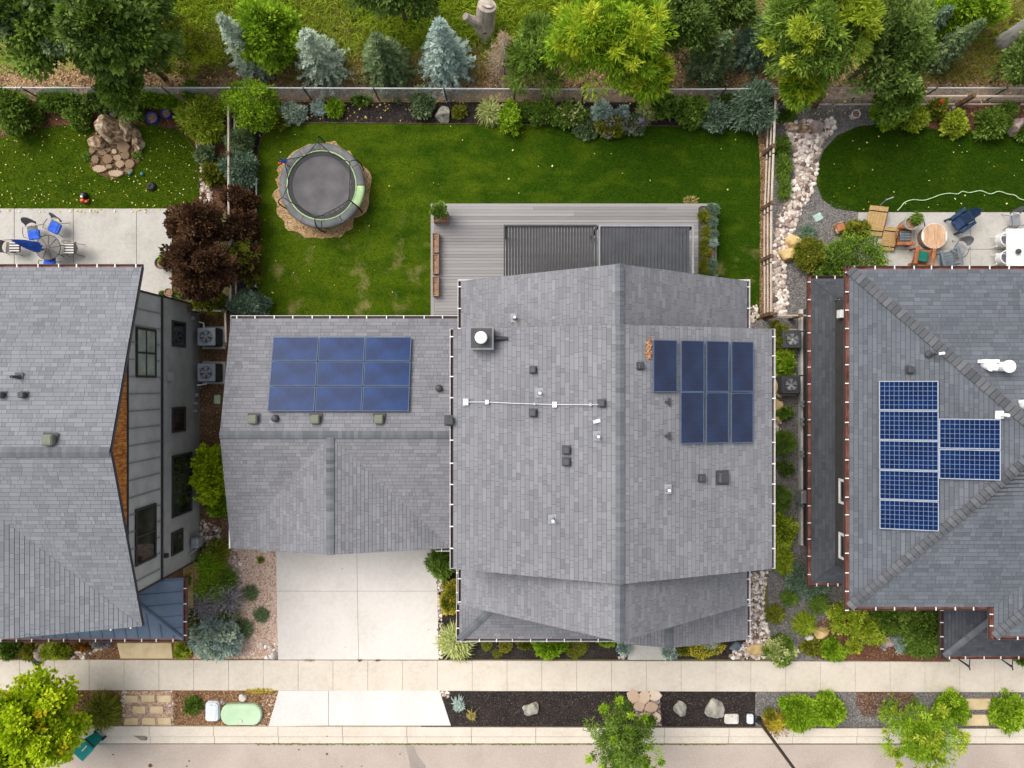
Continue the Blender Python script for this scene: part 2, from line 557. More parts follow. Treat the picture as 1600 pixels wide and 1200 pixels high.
# lawn: blade-scale noise, mowing streaks, dry patches
def lawn_mat(name, dry, dark):
    m, n, b, L = new_mat(name)
    g = n.nodes.new('ShaderNodeNewGeometry')
    def nz(s, d=5, sc=None):
        x = n.nodes.new('ShaderNodeTexNoise')
        x.inputs['Scale'].default_value = s
        x.inputs['Detail'].default_value = d
        src = g.outputs['Position']
        if sc:
            mp = n.nodes.new('ShaderNodeMapping')
            mp.inputs['Scale'].default_value = sc
            L.new(src, mp.inputs[0])
            src = mp.outputs[0]
        L.new(src, x.inputs['Vector'])
        return x.outputs['Fac']
    def mix(f, a, c):
        x = n.nodes.new('ShaderNodeMix')
        x.data_type = 'RGBA'
        L.new(f, x.inputs[0])
        L.new(a, x.inputs[6])
        L.new(c, x.inputs[7])
        return x.outputs[2]
    k = dark
    fine = ramp(n, [(.010 * k, .032 * k, .001), (.026 * k, .063 * k, .002), (.052 * k, .10 * k, .006)], [.32, .5, .70])
    L.new(nz(26, 8), fine.inputs[0])
    lite = ramp(n, [(.032 * k, .062 * k, .002), (.065 * k, .108 * k, .004), (.11 * k, .155 * k, .010)], [.3, .5, .72])
    L.new(nz(22, 8), lite.inputs[0])
    cf = ramp(n, [(0, 0, 0), (1, 1, 1)], [.40, .66])
    # the turf colour is paler to the west, darker to the east
    sx = n.nodes.new('ShaderNodeSeparateXYZ')
    L.new(g.outputs['Position'], sx.inputs[0])
    wx = n.nodes.new('ShaderNodeMapRange')
    wx.inputs['From Min'].default_value = -9
    wx.inputs['From Max'].default_value = 6
    wx.inputs['To Min'].default_value = .16
    wx.inputs['To Max'].default_value = -.14
    L.new(sx.outputs['X'], wx.inputs['Value'])
    ad = n.nodes.new('ShaderNodeMath')
    L.new(nz(.75, 5, (1, 1.9, 1)), ad.inputs[0])
    L.new(wx.outputs[0], ad.inputs[1])
    L.new(ad.outputs[0], cf.inputs[0])
    c = mix(cf.outputs[0], fine.outputs[0], lite.outputs[0])
    tan = ramp(n, [(.15, .14, .04), (.34, .27, .11)], [.3, .7])
    L.new(nz(20, 6), tan.inputs[0])
    df = ramp(n, [(0, 0, 0), (dry, dry, dry)], [.55, .75])
    L.new(nz(1.3, 6), df.inputs[0])
    # the dry patches lie in the south-west of the lawn
    sp = n.nodes.new('ShaderNodeSeparateXYZ')
    L.new(g.outputs['Position'], sp.inputs[0])
    mr = n.nodes.new('ShaderNodeMapRange')
    mr.inputs['From Min'].default_value = 8.0
    mr.inputs['From Max'].default_value = 4.5
    L.new(sp.outputs['Y'], mr.inputs['Value'])
    ml = n.nodes.new('ShaderNodeMath')
    ml.operation = 'MULTIPLY'
    L.new(df.outputs[0], ml.inputs[0])
    L.new(mr.outputs[0], ml.inputs[1])
    c = mix(ml.outputs[0], c, tan.outputs[0])
    L.new(c, b.inputs['Base Color'])
    b.inputs['Roughness'].default_value = .95
    b.inputs['Specular IOR Level'].default_value = .04
    bp = n.nodes.new('ShaderNodeBump')
    bp.inputs['Strength'].default_value = .9
    bp.inputs['Distance'].default_value = .04
    L.new(nz(34, 4), bp.inputs['Height'])
    L.new(bp.outputs[0], b.inputs['Normal'])
    return m


M_lawn = lawn_mat('lawn_turf', .9, 1.0)
M_lawnd = lawn_mat('lawn_turf_neighbour', 0.0, 1.0)


# ---------------------------------------------------------------- scatter helpers
def in_poly(x, y, pts):
    c = np.zeros(len(x), bool)
    n = len(pts)
    j = n - 1
    for i in range(n):
        xi, yi = pts[i]
        xj, yj = pts[j]
        if yi != yj:
            t = ((yi > y) != (yj > y)) & (x < (xj - xi) * (y - yi) / (yj - yi) + xi)
            c ^= t
        j = i
    return c


def pts_in(pts, n):
    a = np.array(pts)
    lo, hi = a.min(0), a.max(0)
    out = np.zeros((0, 2))
    while len(out) < n:
        q = rs.rand(n * 2, 2) * (hi - lo) + lo
        q = q[in_poly(q[:, 0], q[:, 1], pts)]
        out = np.vstack([out, q])
    return out[:n]


def chips(name, pts, n, size, m, z=0.02, tilt=.35, aspect=.45, tonep=(.5, .25)):
    """small flat pieces strewn over a bed: bark, gravel, leaves"""
    q = pts_in(pts, n)
    a = rs.rand(n) * 2 * PI
    L = size * (.6 + .8 * rs.rand(n))
    W = L * aspect * (.6 + .8 * rs.rand(n))
    d = np.stack([np.cos(a), np.sin(a), tilt * rs.randn(n)], 1)
    s = np.stack([-np.sin(a), np.cos(a), tilt * rs.randn(n)], 1)
    c = np.column_stack([q, z + .01 + .02 * rs.rand(n)])
    V = np.stack([c - d * L[:, None] / 2 - s * W[:, None] * .3, c + s * -W[:, None] / 2, c + d * L[:, None] / 2, c + s * W[:, None] / 2], 1)
    t = np.clip(tonep[0] + tonep[1] * rs.randn(n), 0, 1)
    return quads(name, V, m, t, kind='stuff')


def blades(name, pts, n, hgt, m, z=0.02, wid=.012, lean=.5, tonep=(.5, .22)):
    q = pts_in(pts, n)
    a = rs.rand(n) * 2 * PI
    h = hgt * (.5 + rs.rand(n))
    ln = lean * h * (.3 + rs.rand(n))
    b = np.column_stack([q, np.full(n, z)])
    s = np.stack([-np.sin(a), np.cos(a), np.zeros(n)], 1) * wid
    tip = b + np.stack([np.cos(a) * ln, np.sin(a) * ln, h], 1)
    mid = b + np.stack([np.cos(a) * ln * .35, np.sin(a) * ln * .35, h * .6], 1)
    V = np.stack([b - s, mid - s * .8, tip, mid + s * .8], 1)
    t = np.clip(tonep[0] + tonep[1] * rs.randn(n), 0, 1)
    return quads(name, V, m, t, kind='stuff')


def pebbles(name, pts, n, r0, r1, m, z=0.02, kind='stuff'):
    q = pts_in(pts, n)
    V = []
    T = []
    k = 6
    for i in range(n):
        r = r0 + (r1 - r0) * rs.rand() ** 1.6
        sx, sy, hh = r * (.75 + .5 * rs.rand()), r * (.75 + .5 * rs.rand()), r * (.5 + .4 * rs.rand())
        ph = rs.rand() * 6
        rr = 1 + .15 * rs.randn(k)
        an = ph + np.arange(k) * 2 * PI / k
        cx, cy = q[i]
        ring0 = [(cx + sx * rr[j] * math.cos(an[j]), cy + sy * rr[j] * math.sin(an[j]), z - .01) for j in range(k)]
        ring1 = [(cx + .92 * sx * rr[j] * math.cos(an[j]), cy + .92 * sy * rr[j] * math.sin(an[j]), z + hh * .55) for j in range(k)]
        ring2 = [(cx + .5 * sx * rr[j] * math.cos(an[j]), cy + .5 * sy * rr[j] * math.sin(an[j]), z + hh) for j in range(k)]
        for A, B in ((ring0, ring1), (ring1, ring2)):
            for j in range(k):
                j2 = (j + 1) % k
                V.append((A[j], A[j2], B[j2], B[j]))
        V.append((ring2[0], ring2[1], ring2[2], ring2[3]))
        V.append((ring2[0], ring2[3], ring2[4], ring2[5]))
        T += [min(1, max(0, .55 + .34 * rs.randn()))] * (2 * k + 2)
    return quads(name, V, m, T, kind=kind)


def rock_mb(rx, ry, h, seed=0, sub=2, rough=.22, sharp=True):
    """a boulder: a sphere cut by random planes and roughened"""
    rg = random.Random(seed)
    import bmesh
    bm = bmesh.new()
    bmesh.ops.create_icosphere(bm, subdivisions=sub + 1, radius=1)
    pl = []
    for _ in range(12 if sharp else 5):
        d = Vector((rg.gauss(0, 1), rg.gauss(0, 1), rg.gauss(0.2, .7))).normalized()
        pl.append((d, rg.uniform(.62, .92)))
    for v in bm.verts:
        p = v.co.copy()
        for d, k in pl:
            e = p.dot(d) - k
            if e > 0:
                p -= d * e
        p *= 1 + rough * .5 * noise.noise(p * 2.3 + Vector((seed, 0, 0)))
        v.co = Vector((p.x * rx * 1.15, p.y * ry * 1.15, max(-.06, (p.z + .25) * h * .95)))
    mb = MB()
    bm.verts.index_update()
    mb.add([v.co[:] for v in bm.verts], [[v.index for v in f.verts] for f in bm.faces])
    bm.free()
    return mb


def rock(name, px, py, rx, ry, h, m, label, rz=0, seed=1, group=None, cat='rock', sub=2, smooth=False):
    o = rock_mb(rx, ry, h, seed, sub).build(name, m, smooth=smooth)
    x, y, z = P(px, py, h * .5)
    o.location = (x, y, 0.02)
    o.rotation_euler = (0, 0, rz)
    return tag(o, label, cat, group)


# ---------------------------------------------------------------- vegetation
def unit(v):
    return v / (np.linalg.norm(v, axis=1, keepdims=True) + 1e-9)


def leaf_quads(c, d, L, W, flat=.8, rg=rs):
    n = len(c)
    up = np.column_stack([rg.randn(n, 2) * (1 - flat), np.ones(n)])
    d = unit(d)
    s = unit(np.cross(d, up))
    nn = np.cross(s, d)
    L = L[:, None]
    W = W[:, None]
    return np.stack([c, c + d * L * .45 + s * W * .5 + nn * W * .15, c + d * L, c + d * L * .45 - s * W * .5 + nn * W * .15], 1)


def crown(cx, cy, cz, rx, ry, rz, clumps, per, cr, L, W, rg, lower=-.45, inner=.55, lobes=.25, droop=0.0, flat=.7, up=.15):
    """leaf clumps spread through an uneven ellipsoid"""
    d = rg.randn(clumps * 3, 3)
    d = unit(d)
    d = d[d[:, 2] > lower][:clumps]
    for _ in range(int(clumps / 14) if lobes > .2 else 0):      # gaps in the crown
        g0 = unit(rg.randn(1, 3))[0]
        d = d[(d @ g0) < .975]
    k = len(d)
    ph = rg.rand(6) * 6
    mod = 1 + lobes * (np.sin(3 * np.arctan2(d[:, 1], d[:, 0]) + ph[0]) * .5 + np.sin(5 * np.arctan2(d[:, 1], d[:, 0]) + ph[1]) * .35 + np.sin(4 * d[:, 2] + ph[2]) * .3 + .45 * np.sin(d @ (rg.randn(3) * 5) + ph[3]) + .35 * np.sin(d @ (rg.randn(3) * 8) + ph[4]) + rg.randn(k) * .22)
    rad = (inner + (1 - inner) * rg.rand(k) ** .6) * np.minimum(mod, 1.22) * .93
    cc = d * rad[:, None] * np.array([rx, ry, rz]) + np.array([cx, cy, cz])
    idx = np.repeat(np.arange(k), per)
    n = len(idx)
    off = unit(rg.randn(n, 3)) * (rg.rand(n) ** .45)[:, None]
    sz = (cr * (.6 + .8 * rg.rand(k)))[idx][:, None]
    c = cc[idx] + off * sz * np.array([1, 1, .6])
    c[:, 2] = np.maximum(c[:, 2] - droop * (off[:, 0] ** 2 + off[:, 1] ** 2) * sz[:, 0], .02)
    dr = off + .6 * d[idx] + rg.randn(n, 3) * .5 + np.array([0, 0, up])
    Ls = L * (.6 + .8 * rg.rand(n))
    Ws = W * (.6 + .8 * rg.rand(n))
    V = leaf_quads(c, dr, Ls, Ws, flat, rg)
    t = np.clip((.5 + .22 * rg.randn(k))[idx] + .17 * rg.randn(n), 0, 1)
    return V, t, cc


def thing_at(name, label, cat, px, py, zmid, group=None):
    x, y, _ = P(px, py, zmid)
    return thing(name, label, cat, (x, y, 0), 0, group)


SEED = [100]


def rgen():
    SEED[0] += 1
    return np.random.RandomState(SEED[0])


def shrub(px, py, r, h, pal, label, name='shrub', cat='shrub', group=None, ry=None, leaf=.13, dens=1.0, lobes=.28, flat=.3, accent=None, aspect=.5, clump=None, inner=.66, base=0.0):
    """rounded shrub; r, ry in photo pixels, h in metres"""
    rg = rgen()
    leaf *= rg.uniform(.8, 1.3)
    zm = base + h * .6
    sc = (H - zm) / F
    rx = r * sc
    ryy = (ry or r) * sc
    t = thing_at(name, label, cat, px, py, zm, group)
    t.location.z = base
    a = (rx * ryy) * 2.2 + rx * h
    ncl = int(max(26, min(260, 70 * a * dens + 24)))
    cr = clump or (.17 * (rx + ryy) / 2 + .05)
    per = int(26 * dens + 8)
    V, tn, cc = crown(0, 0, h * .42, rx * .9, ryy * .9, h * .52, ncl, per, cr, leaf, leaf * aspect, rg, lobes=lobes, flat=flat, inner=inner)
    quads('foliage', V, LEAF[pal], tn, t)
    if accent:
        pal2, share = accent
        k = int(ncl * per * share)
        V2, t2, _ = crown(0, 0, h * .47, rx * .93, ryy * .93, h * .56, max(8, ncl // 3), max(2, k // max(8, ncl // 3)), cr * .8, leaf * .8, leaf * .6, rg, lower=0, inner=.9)
        quads('blossom', V2, LEAF[pal2], t2, t)
    mb = MB()
    for i in range(5):
        q = cc[(i * 7) % len(cc)]
        mb.tube([(0, 0, -.02), (q[0] * .35, q[1] * .35, q[2] * .5), (q[0] * .8, q[1] * .8, q[2] * .9)], [.025, .018, .008], 5)
    mb.build('stem', M_bark, t)
    return t


def spruce(px, py, rm, h, pal, label, name='spruce_tree', dens=1.0, cat='tree', sprig=.24, wd=.085, droop=.12, bare=0):
    """conifer standing at ground pixel px,py"""
    rg = rgen()
    t = thing_at(name, label, cat, px, py, 0)
    C, D, Ls, T = [], [], [], []
    z = .12
    br = MB()
    while z < h * .97:
        f = 1 - z / h
        R = rm * (f ** .8) * (.9 + .2 * rg.rand())
        nb = int(6 + 7 * f * rm)
        a0 = rg.rand() * 6
        for i in range(nb):
            a = a0 + i * 2 * PI / nb + rg.randn() * .12
            Rb = R * (.78 + .4 * rg.rand())
            ca, sa = math.cos(a), math.sin(a)
            tb = .5 + .16 * rg.randn()
            m = max(3, int(Rb / .085 * dens))
            if bare:
                br.tube([(0, 0, z), (Rb * ca, Rb * sa, z + .15 * Rb)], [.014, .004], 3, cap=False)
            for j in range(m):
                u = (j + .6) / m
                x, y, zz = Rb * u * ca, Rb * u * sa, z + .22 * Rb * u - droop * Rb * u * u * 2
                wdt = (1 - .45 * u)
                for sgn in (-1, 1, 0):
                    if sgn == 0 and j < m - 1 and rg.rand() < .5:
                        continue
                    aa = a + sgn * (.75 + .25 * rg.randn())
                    C.append((x, y, zz + .03 * rg.randn()))
                    D.append((math.cos(aa), math.sin(aa), .25 + .25 * rg.randn()))
                    Ls.append(sprig * wdt * (.7 + .6 * rg.rand()) * (.7 + .3 * rm))
                    T.append(tb + .13 * rg.randn() + .10 * (u - .5))
        z += .15 + .05 * rg.rand()
    for k in range(10):
        C.append((0, 0, h - .25 + .02 * k))
        D.append((rg.randn() * .5, rg.randn() * .5, 1.2))
        Ls.append(.2)
        T.append(.6)
    C, D, Ls = np.array(C), np.array(D), np.array(Ls)
    if bare:
        keep = rg.rand(len(C)) < .45
        C, D, Ls, T = C[keep], D[keep], Ls[keep] * 1.3, np.array(T)[keep]
        wd = .03
    V = leaf_quads(C, D, Ls, np.full(len(C), wd) * (.7 + .6 * rg.rand(len(C))), .55, rg)
    quads('needles', V, LEAF[pal], np.clip(T, 0, 1), t)
    MB().tube([(0, 0, -.05), (0, 0, h * .5), (0, 0, h * .96)], [.05 + .03 * rm, .04, .008], 7).build('trunk', M_bark, t, smooth=True)
    if bare:
        br.build('branches', M_greybark, t, kind='stuff')
    return t


def grass(px, py, r, h, pal, label, name='grass_tuft', cat='grass', group=None, n=None, arch=.8, wid=.014, pal2=None, ry=1.0, base=0.0):
    """ornamental grass: arching blades from one crown; r in photo pixels"""
    rg = rgen()
    zm = base + h * .4
    rr = r * (H - zm) / F
    t = thing_at(name, label, cat, px, py, zm, group)
    t.location.z = base
    n = n or int(260 + 520 * rr)
    a = rg.rand(n) * 2 * PI
    l = rr * (.25 + .8 * rg.rand(n) ** .7)
    hh = h * (.45 + .6 * rg.rand(n)) * (1 - .35 * l / rr)
    b = np.stack([rg.randn(n) * rr * .16, rg.randn(n) * rr * .16, np.zeros(n)], 1)
    d = np.stack([np.cos(a), np.sin(a) * ry, np.zeros(n)], 1)
    s = np.stack([-np.sin(a), np.cos(a), np.zeros(n)], 1) * wid
    zc = np.array([0, 0, 1.0])
    m1 = b + d * (l * .35)[:, None] + zc * (hh * .85)[:, None]
    m2 = b + d * (l * .72)[:, None] + zc * (hh)[:, None]
    tp = b + d * l[:, None] + zc * (hh * (1 - arch * .75))[:, None]
    V = np.concatenate([np.stack([b - s, m1 - s, m1 + s, b + s], 1), np.stack([m1 - s, m2 - s * .8, m2 + s * .8, m1 + s], 1), np.stack([m2 - s * .8, tp - s * .1, tp + s * .1, m2 + s * .8], 1)])
    tn = np.clip(.5 + .24 * rg.randn(n), 0, 1)
    quads('blades', V, LEAF[pal], np.concatenate([tn] * 3), t)
    if pal2:
        k = n // 3
        a = rg.rand(k) * 2 * PI
        l = rr * (.5 + .55 * rg.rand(k))
        c = np.stack([np.cos(a) * l, np.sin(a) * l * ry, h * (.6 + .5 * rg.rand(k))], 1)
        dd = np.stack([np.cos(a), np.sin(a), rg.rand(k)], 1)
        quads('seed_heads', leaf_quads(c, dd, np.full(k, .12), np.full(k, .04), .4, rg), LEAF[pal2], np.clip(.5 + .25 * rg.randn(k), 0, 1), t, kind='stuff')
    return t


def tree(px, py, r, h, pal, label, zmid=None, clumps=150, per=110, cr=.5, L=.17, W=.085, name='leafy_tree', ry=None, lobes=.3, rz=None, accent=None, inner=.45, flat=.6, droop=.2, bark=None, trunk_r=.12, lower=-.5, bend=None):
    """broadleaf tree whose crown centre shows at px,py; r in photo pixels"""
    rg = rgen()
    zmid = zmid or h * .6
    sc = (H - zmid) / F
    rx, ryy = r * sc, (ry or r) * sc
    rz = rz or (h - zmid) * .95
    t = thing_at(name, label, 'tree', px, py, zmid)
    ox, oy = (0, 0) if not bend else bend
    if bend:
        t.location.x -= ox
        t.location.y -= oy
    V, tn, cc = crown(ox, oy, zmid, rx * .85, ryy * .85, rz * .85, clumps, per, cr, L, W, rg, lobes=lobes, inner=inner, flat=flat, droop=droop, lower=lower)
    quads('crown', V, LEAF[pal], tn, t)
    if accent:
        V2, t2, _ = crown(ox, oy, zmid, rx * .9, ryy * .9, rz * .9, max(6, int(clumps * accent[1] * (2.5 if accent[0] == 'orange' else 1))), per // 7 if accent[0] == 'orange' else per, cr * .55, L, W, rg, lower=.1, inner=.9, lobes=lobes)
        quads('bright_foliage', V2, LEAF[accent[0]], t2, t)
    mb = MB()
    mb.tube([(0, 0, -.05), (ox * .3 + rg.randn() * .05, oy * .3, zmid * .45), (ox * .7, oy * .7, zmid * .9), (ox, oy, zmid + rz * .3)], [trunk_r, trunk_r * .8, trunk_r * .55, trunk_r * .2], 8)
    for i in range(14):
        q = cc[rg.randint(len(cc))]
        s = (ox * .6, oy * .6, zmid * (.55 + .3 * rg.rand()))
        mid = ((s[0] + q[0]) / 2, (s[1] + q[1]) / 2, (s[2] + q[2]) / 2 + .15)
        mb.tube([s, mid, q], [trunk_r * .4, trunk_r * .25, trunk_r * .08], 5)
    mb.build('trunk', bark or M_bark, t, smooth=True)
    return t


def mat_plant(px, py, r, ry, pal, label, h=.22, n=1800, leaf=.07, accent=None, name='ground_cover', cat='plant', rzr=0):
    """low spreading plant"""
    rg = rgen()
    sc = (H - h) / F
    rx, ryy = r * sc, ry * sc
    t = thing_at(name, label, cat, px, py, h)
    a = rg.rand(n) * 2 * PI
    q = rg.rand(n) ** .5 * (1 + .12 * np.sin(3 * a + 1) + .08 * np.sin(7 * a))
    c = np.stack([np.cos(a) * q * rx, np.sin(a) * q * ryy, h * (1 - .6 * q ** 2) * (.5 + .5 * rg.rand(n))], 1)
    d = np.stack([np.cos(a) + rg.randn(n) * .8, np.sin(a) + rg.randn(n) * .8, .5 + .4 * rg.randn(n)], 1)
    tn = np.clip(.5 + .25 * rg.randn(n), 0, 1)
    quads('foliage', leaf_quads(c, d, leaf * (.6 + .8 * rg.rand(n)), leaf * .5 * (.6 + .8 * rg.rand(n)), .6, rg), LEAF[pal], tn, t)
    if accent:
        k = int(n * accent[1])
        i = rg.randint(0, n, k)
        cc = c[i] + np.array([0, 0, .05])
        quads('blossom', leaf_quads(cc, d[i], np.full(k, .07), np.full(k, .06), .8, rg), LEAF[accent[0]], np.clip(.6 + .2 * rg.randn(k), 0, 1), t)
    return t

# ================================================================ GROUND
g = MB()
g.box(-220, -220, -.4, 220, 220, -.004)
struct('ground', g, M_plain)


def sheet(name, pts, m, top=.004, world=False, bottom=-.1):
    mb = MB()
    mb.prism(pts if world else poly(pts), bottom, top)
    return struct(name, mb, m)


sheet('meadow', [(-1200, -1500), (2800, -1500), (2800, 128), (-1200, 128)], M_meadow, .006)
sheet('leaf_litter_ground', [(-600, 108), (60, 116), (180, 100), (290, 96), (380, 116), (520, 104), (660, 112), (750, 100), (860, 92), (930, 60), (940, -300), (2300, -300), (2300, 160), (-600, 160)], M_litter, .012)
sheet('neighbour_bed', [(-300, 158), (352, 158), (352, 330), (-300, 330)], M_redmulch, .016)
sheet('mulch_bed', [(362, 160), (1196, 160), (1196, 206), (410, 206), (410, 502), (362, 502)], M_mulch, .020)
sheet('gravel_yard', [(1208, 158), (2200, 158), (2200, 500), (1430, 500), (1430, 1032), (1200, 1032), (1200, 400)], M_gravel, .016)
sheet('flower_bed', [(1385, 175), (1430, 168), (1500, 160), (2200, 160), (2200, 206), (1480, 206), (1420, 196)], M_redmulch, .022)
sheet('fence_border', [(1180, 196), (1200, 196), (1206, 500), (1176, 500)], M_litter, .018)
sheet('passage_gravel', [(1150, 470), (1212, 470), (1212, 910), (1150, 910)], M_gravel, .008)
sheet('side_yard_soil', [(295, 478), (366, 478), (366, 880), (295, 880)], M_soil, .010)
sheet('left_front_bed', [(-300, 860), (372, 860), (372, 1030), (-300, 1030)], M_brmulch, .012)
sheet('pink_gravel_bed', [(352, 850), (432.5, 850), (434, 1029), (300, 1029), (330, 985), (345, 930)], M_pink, .018)
sheet('entry_bed', [(684, 850), (1170, 850), (1170, 1030), (684, 1030)], M_mulch, .012)
sheet('red_mulch_bed', [(1283, 1030), (1256, 1012), (1262, 985), (1300, 955), (1330, 948), (1480, 948), (1480, 1036), (1480, 1036)], M_redmulch, .024)
# strip between pavement and kerb
sheet('brown_mulch_strip', [(-300, 1078), (437, 1078), (421, 1135), (-300, 1135)], M_brmulch, .012)
sheet('pink_gravel_corner', [(412, 1090), (436, 1080), (421, 1135), (404, 1135)], M_pink, .018)
sheet('dark_mulch_strip', [(688, 1076), (1180, 1076), (1180, 1137), (706, 1137)], M_mulch, .012)
sheet('gravel_strip', [(1180, 1076), (2300, 1076), (2300, 1140), (1180, 1140)], M_gravel, .014)
sheet('red_mulch_patch', [(1338, 1081), (1425, 1081), (1437, 1108), (1400, 1118), (1350, 1120), (1335, 1100)], M_redmulch, .02)
sheet('paver_bed', [(194, 1080), (270, 1080), (270, 1135), (194, 1135)], M_pink, .018)
for a_ in ([(634, 1166), (646, 1165), (652, 1180), (664, 1195), (668, 1215), (642, 1215), (640, 1190)],):
    sheet('street_patch', a_, ground_mat('street_tar', [(.22, .19, .165), (.29, .25, .22), (.34, .30, .26)], 24, 1.2, .5, bump=.2), .017)
for cx_, cy_, r_ in ((535, 888, .9), (540, 1010, .8), (670, 983, .9), (512, 1148, 1.4), (470, 1140, .8)):
    sheet('concrete_spot', [(cx_ + r_ * math.cos(a), cy_ + r_ * .7 * math.sin(a)) for a in np.linspace(0, 5.6, 8)], M_joint, .0795 if cy_ < 1030 else .135)
for cx_, cy_, r_ in ((235, 1196, 4), (177, 1179, 1.6), (296, 1189, 1.6), (292, 1197, 1.6), (467, 1171, 1.4), (511, 1178, 2.4), (625, 1178, 1.2), (534, 1197, 1.2), (565, 1197, 1.3), (1000, 1180, 1.2)):
    sheet('street_spot', [(cx_ + r_ * math.cos(a) * random.uniform(.8, 1.3), cy_ + r_ * math.sin(a) * random.uniform(.6, 1)) for a in np.linspace(0, 5.6, 8)], M_soil, .018)
sheet('street', [(-2200, 1161), (3800, 1165), (3800, 3000), (-2200, 3000)], M_street, .012)
LAWN = [(404, 500), (402, 300), (404, 232), (411, 212), (428, 199), (455, 192), (700, 194), (1000, 197), (1160, 199), (1183, 204), (1187, 260), (1186, 500)]
LAWN_W = poly(LAWN)
sheet('lawn', LAWN, M_lawn, .05)
LAWN_L = [(-400, 228), (0, 217), (40, 205), (95, 197), (150, 195), (240, 196), (280, 204), (300, 222), (311, 246), (313, 270), (311, 326), (-400, 326)]
sheet('neighbour_lawn_left', LAWN_L, M_lawnd, .05)
LAWN_R = [(2200, 207), (1500, 206), (1430, 199), (1380, 194), (1340, 198), (1308, 212), (1287, 234), (1276, 262), (1276, 290), (1285, 312), (1305, 326), (1340, 331), (2200, 331)]
sheet('neighbour_lawn_right', LAWN_R, M_lawnd, .05)
# bare ring of dirt round the trampoline
ring = []
cxr, cyr = P(503, 292, 0)[:2]
for i in range(72):
    a = 2 * PI * i / 72
    r = 2.06 + .28 * noise.noise(Vector((2.2 * math.cos(a), 2.2 * math.sin(a), 3))) + .22 * noise.noise(Vector((6 * math.cos(a), 6 * math.sin(a), 7))) + .05 * random.random()
    ring.append((cxr + r * math.cos(a), cyr + r * math.sin(a) - .2))
sheet('dirt_ring', ring, ground_mat('dry_dirt', [(.26, .16, .08), (.50, .32, .17), (.66, .47, .28)], 12, 1.5, .6), .056, True)


def slabs(name, cells, m, z0=-.05, z1=.07, gap=.5, piece='slab', base=None, kind='structure'):
    """a paved surface: every slab its own piece over a recessed joint bed"""
    root = bpy.data.objects.new(name, None)
    COL.objects.link(root)
    root['kind'] = kind
    if base:
        b = MB()
        b.prism(poly(base), z0 - .02, z1 - .018)
        b.build('joint_bed', M_joint, root)
    for c in cells:
        mb = MB()
        q = poly(c)
        cx = sum(p[0] for p in q) / len(q)
        cy = sum(p[1] for p in q) / len(q)
        gg = gap * (H / F)
        q = [(x - gg * (1 if x > cx else -1), y - gg * (1 if y > cy else -1)) for x, y in q]
        n = len(q)
        dz = random.uniform(-.003, .003)
        ins = [(x - .008 * (1 if x > cx else -1), y - .008 * (1 if y > cy else -1)) for x, y in q]
        a = sum(q[i][0] * q[(i + 1) % n][1] - q[(i + 1) % n][0] * q[i][1] for i in range(n))
        if a < 0:
            q.reverse()
            ins.reverse()
        v = [(x, y, z0) for x, y in q] + [(x, y, z1 + dz - .006) for x, y in q] + [(x, y, z1 + dz) for x, y in ins]
        f = [(i, (i + 1) % n, n + (i + 1) % n, n + i) for i in range(n)] + [(n + i, n + (i + 1) % n, 2 * n + (i + 1) % n, 2 * n + i) for i in range(n)] + [tuple(range(2 * n, 3 * n))]
        mb.add(v, f)
        mb.build(piece, m, root)
    return root


# pavement: its panels, 54 px each
xs = [-185 + 54.3 * i for i in range(40)]
def wy(x, top):   # the pavement rises slightly to the left in the picture
    return (1031.5 if top else 1079.0) + (x - 800) * .0022
slabs('pavement', [[(a, wy(a, 1)), (b, wy(b, 1)), (b, wy(b, 0)), (a, wy(a, 0))] for a, b in zip(xs[:-1], xs[1:])], M_walk, gap=.2, base=[(-185, 1031), (1930, 1034), (1930, 1081), (-185, 1077)])
slabs('driveway', [[(432, 845), (558, 845), (559, 923), (432.5, 923)], [(558, 845), (684, 845), (684, 923), (559, 923)],
                   [(432.5, 923), (559, 923), (561, 1030), (435, 1030)], [(559, 923), (684, 923), (686, 1030), (561, 1030)]], M_drive, gap=.2, base=[(432.5, 845), (683.5, 845), (685, 1029), (435, 1029)])
slabs('driveway_apron', [[(436, 1078), (514, 1078), (514, 1133), (420, 1134)], [(514, 1078), (687, 1077), (705, 1133), (514, 1133)]], M_concw, gap=.3, base=[(437, 1079), (686, 1078), (703, 1132), (422, 1133)])
ks = [-166 + 100.3 * i for i in range(22)]
slabs('kerb', [[(a, 1134 + (a - 700) * .003), (b, 1134 + (b - 700) * .003), (b, 1149), (a, 1149)] for a, b in zip(ks[:-1], ks[1:])], M_walk, z1=.125, gap=.3, piece='kerb_stone', base=[(-166, 1133), (1940, 1136), (1940, 1149), (-166, 1149)])
slabs('gutter_pan', [[(a, 1149), (b, 1149), (b, 1161.5), (a, 1161.5)] for a, b in zip(ks[:-1], ks[1:])], M_walk, z1=.03, gap=.3, base=[(-166, 1149), (1940, 1149), (1940, 1162), (-166, 1161)])
slabs('neighbour_patio_left', [[(a, 326), (b, 326), (b, 490), (a, 490)] for a, b in ((-180, -78), (-78, 24), (24, 116), (116, 214.5), (214.5, 270))], M_conc, gap=.35, base=[(-180, 327), (269, 327), (269, 489), (-180, 489)])
slabs('neighbour_patio_right', [[(a, y0), (b, y0), (b, y1), (a, y1)] for a, b in ((1340, 1427), (1427, 1515), (1515, 1602), (1602, 1690)) for y0, y1 in ((332, 390), (390, 455))], M_conc, gap=.3, base=[(1341, 333), (1689, 333), (1689, 454), (1341, 454)])
slabs('entry_walk', [[(981, 985), (1040, 985), (1040, 1030.5), (980, 1030.5)]], M_conc, z1=.09)
slabs('neighbour_entry_walk', [[(1484, 1020), (1600, 1020), (1600, 1035), (1484, 1035)]], M_walk, z1=.09)
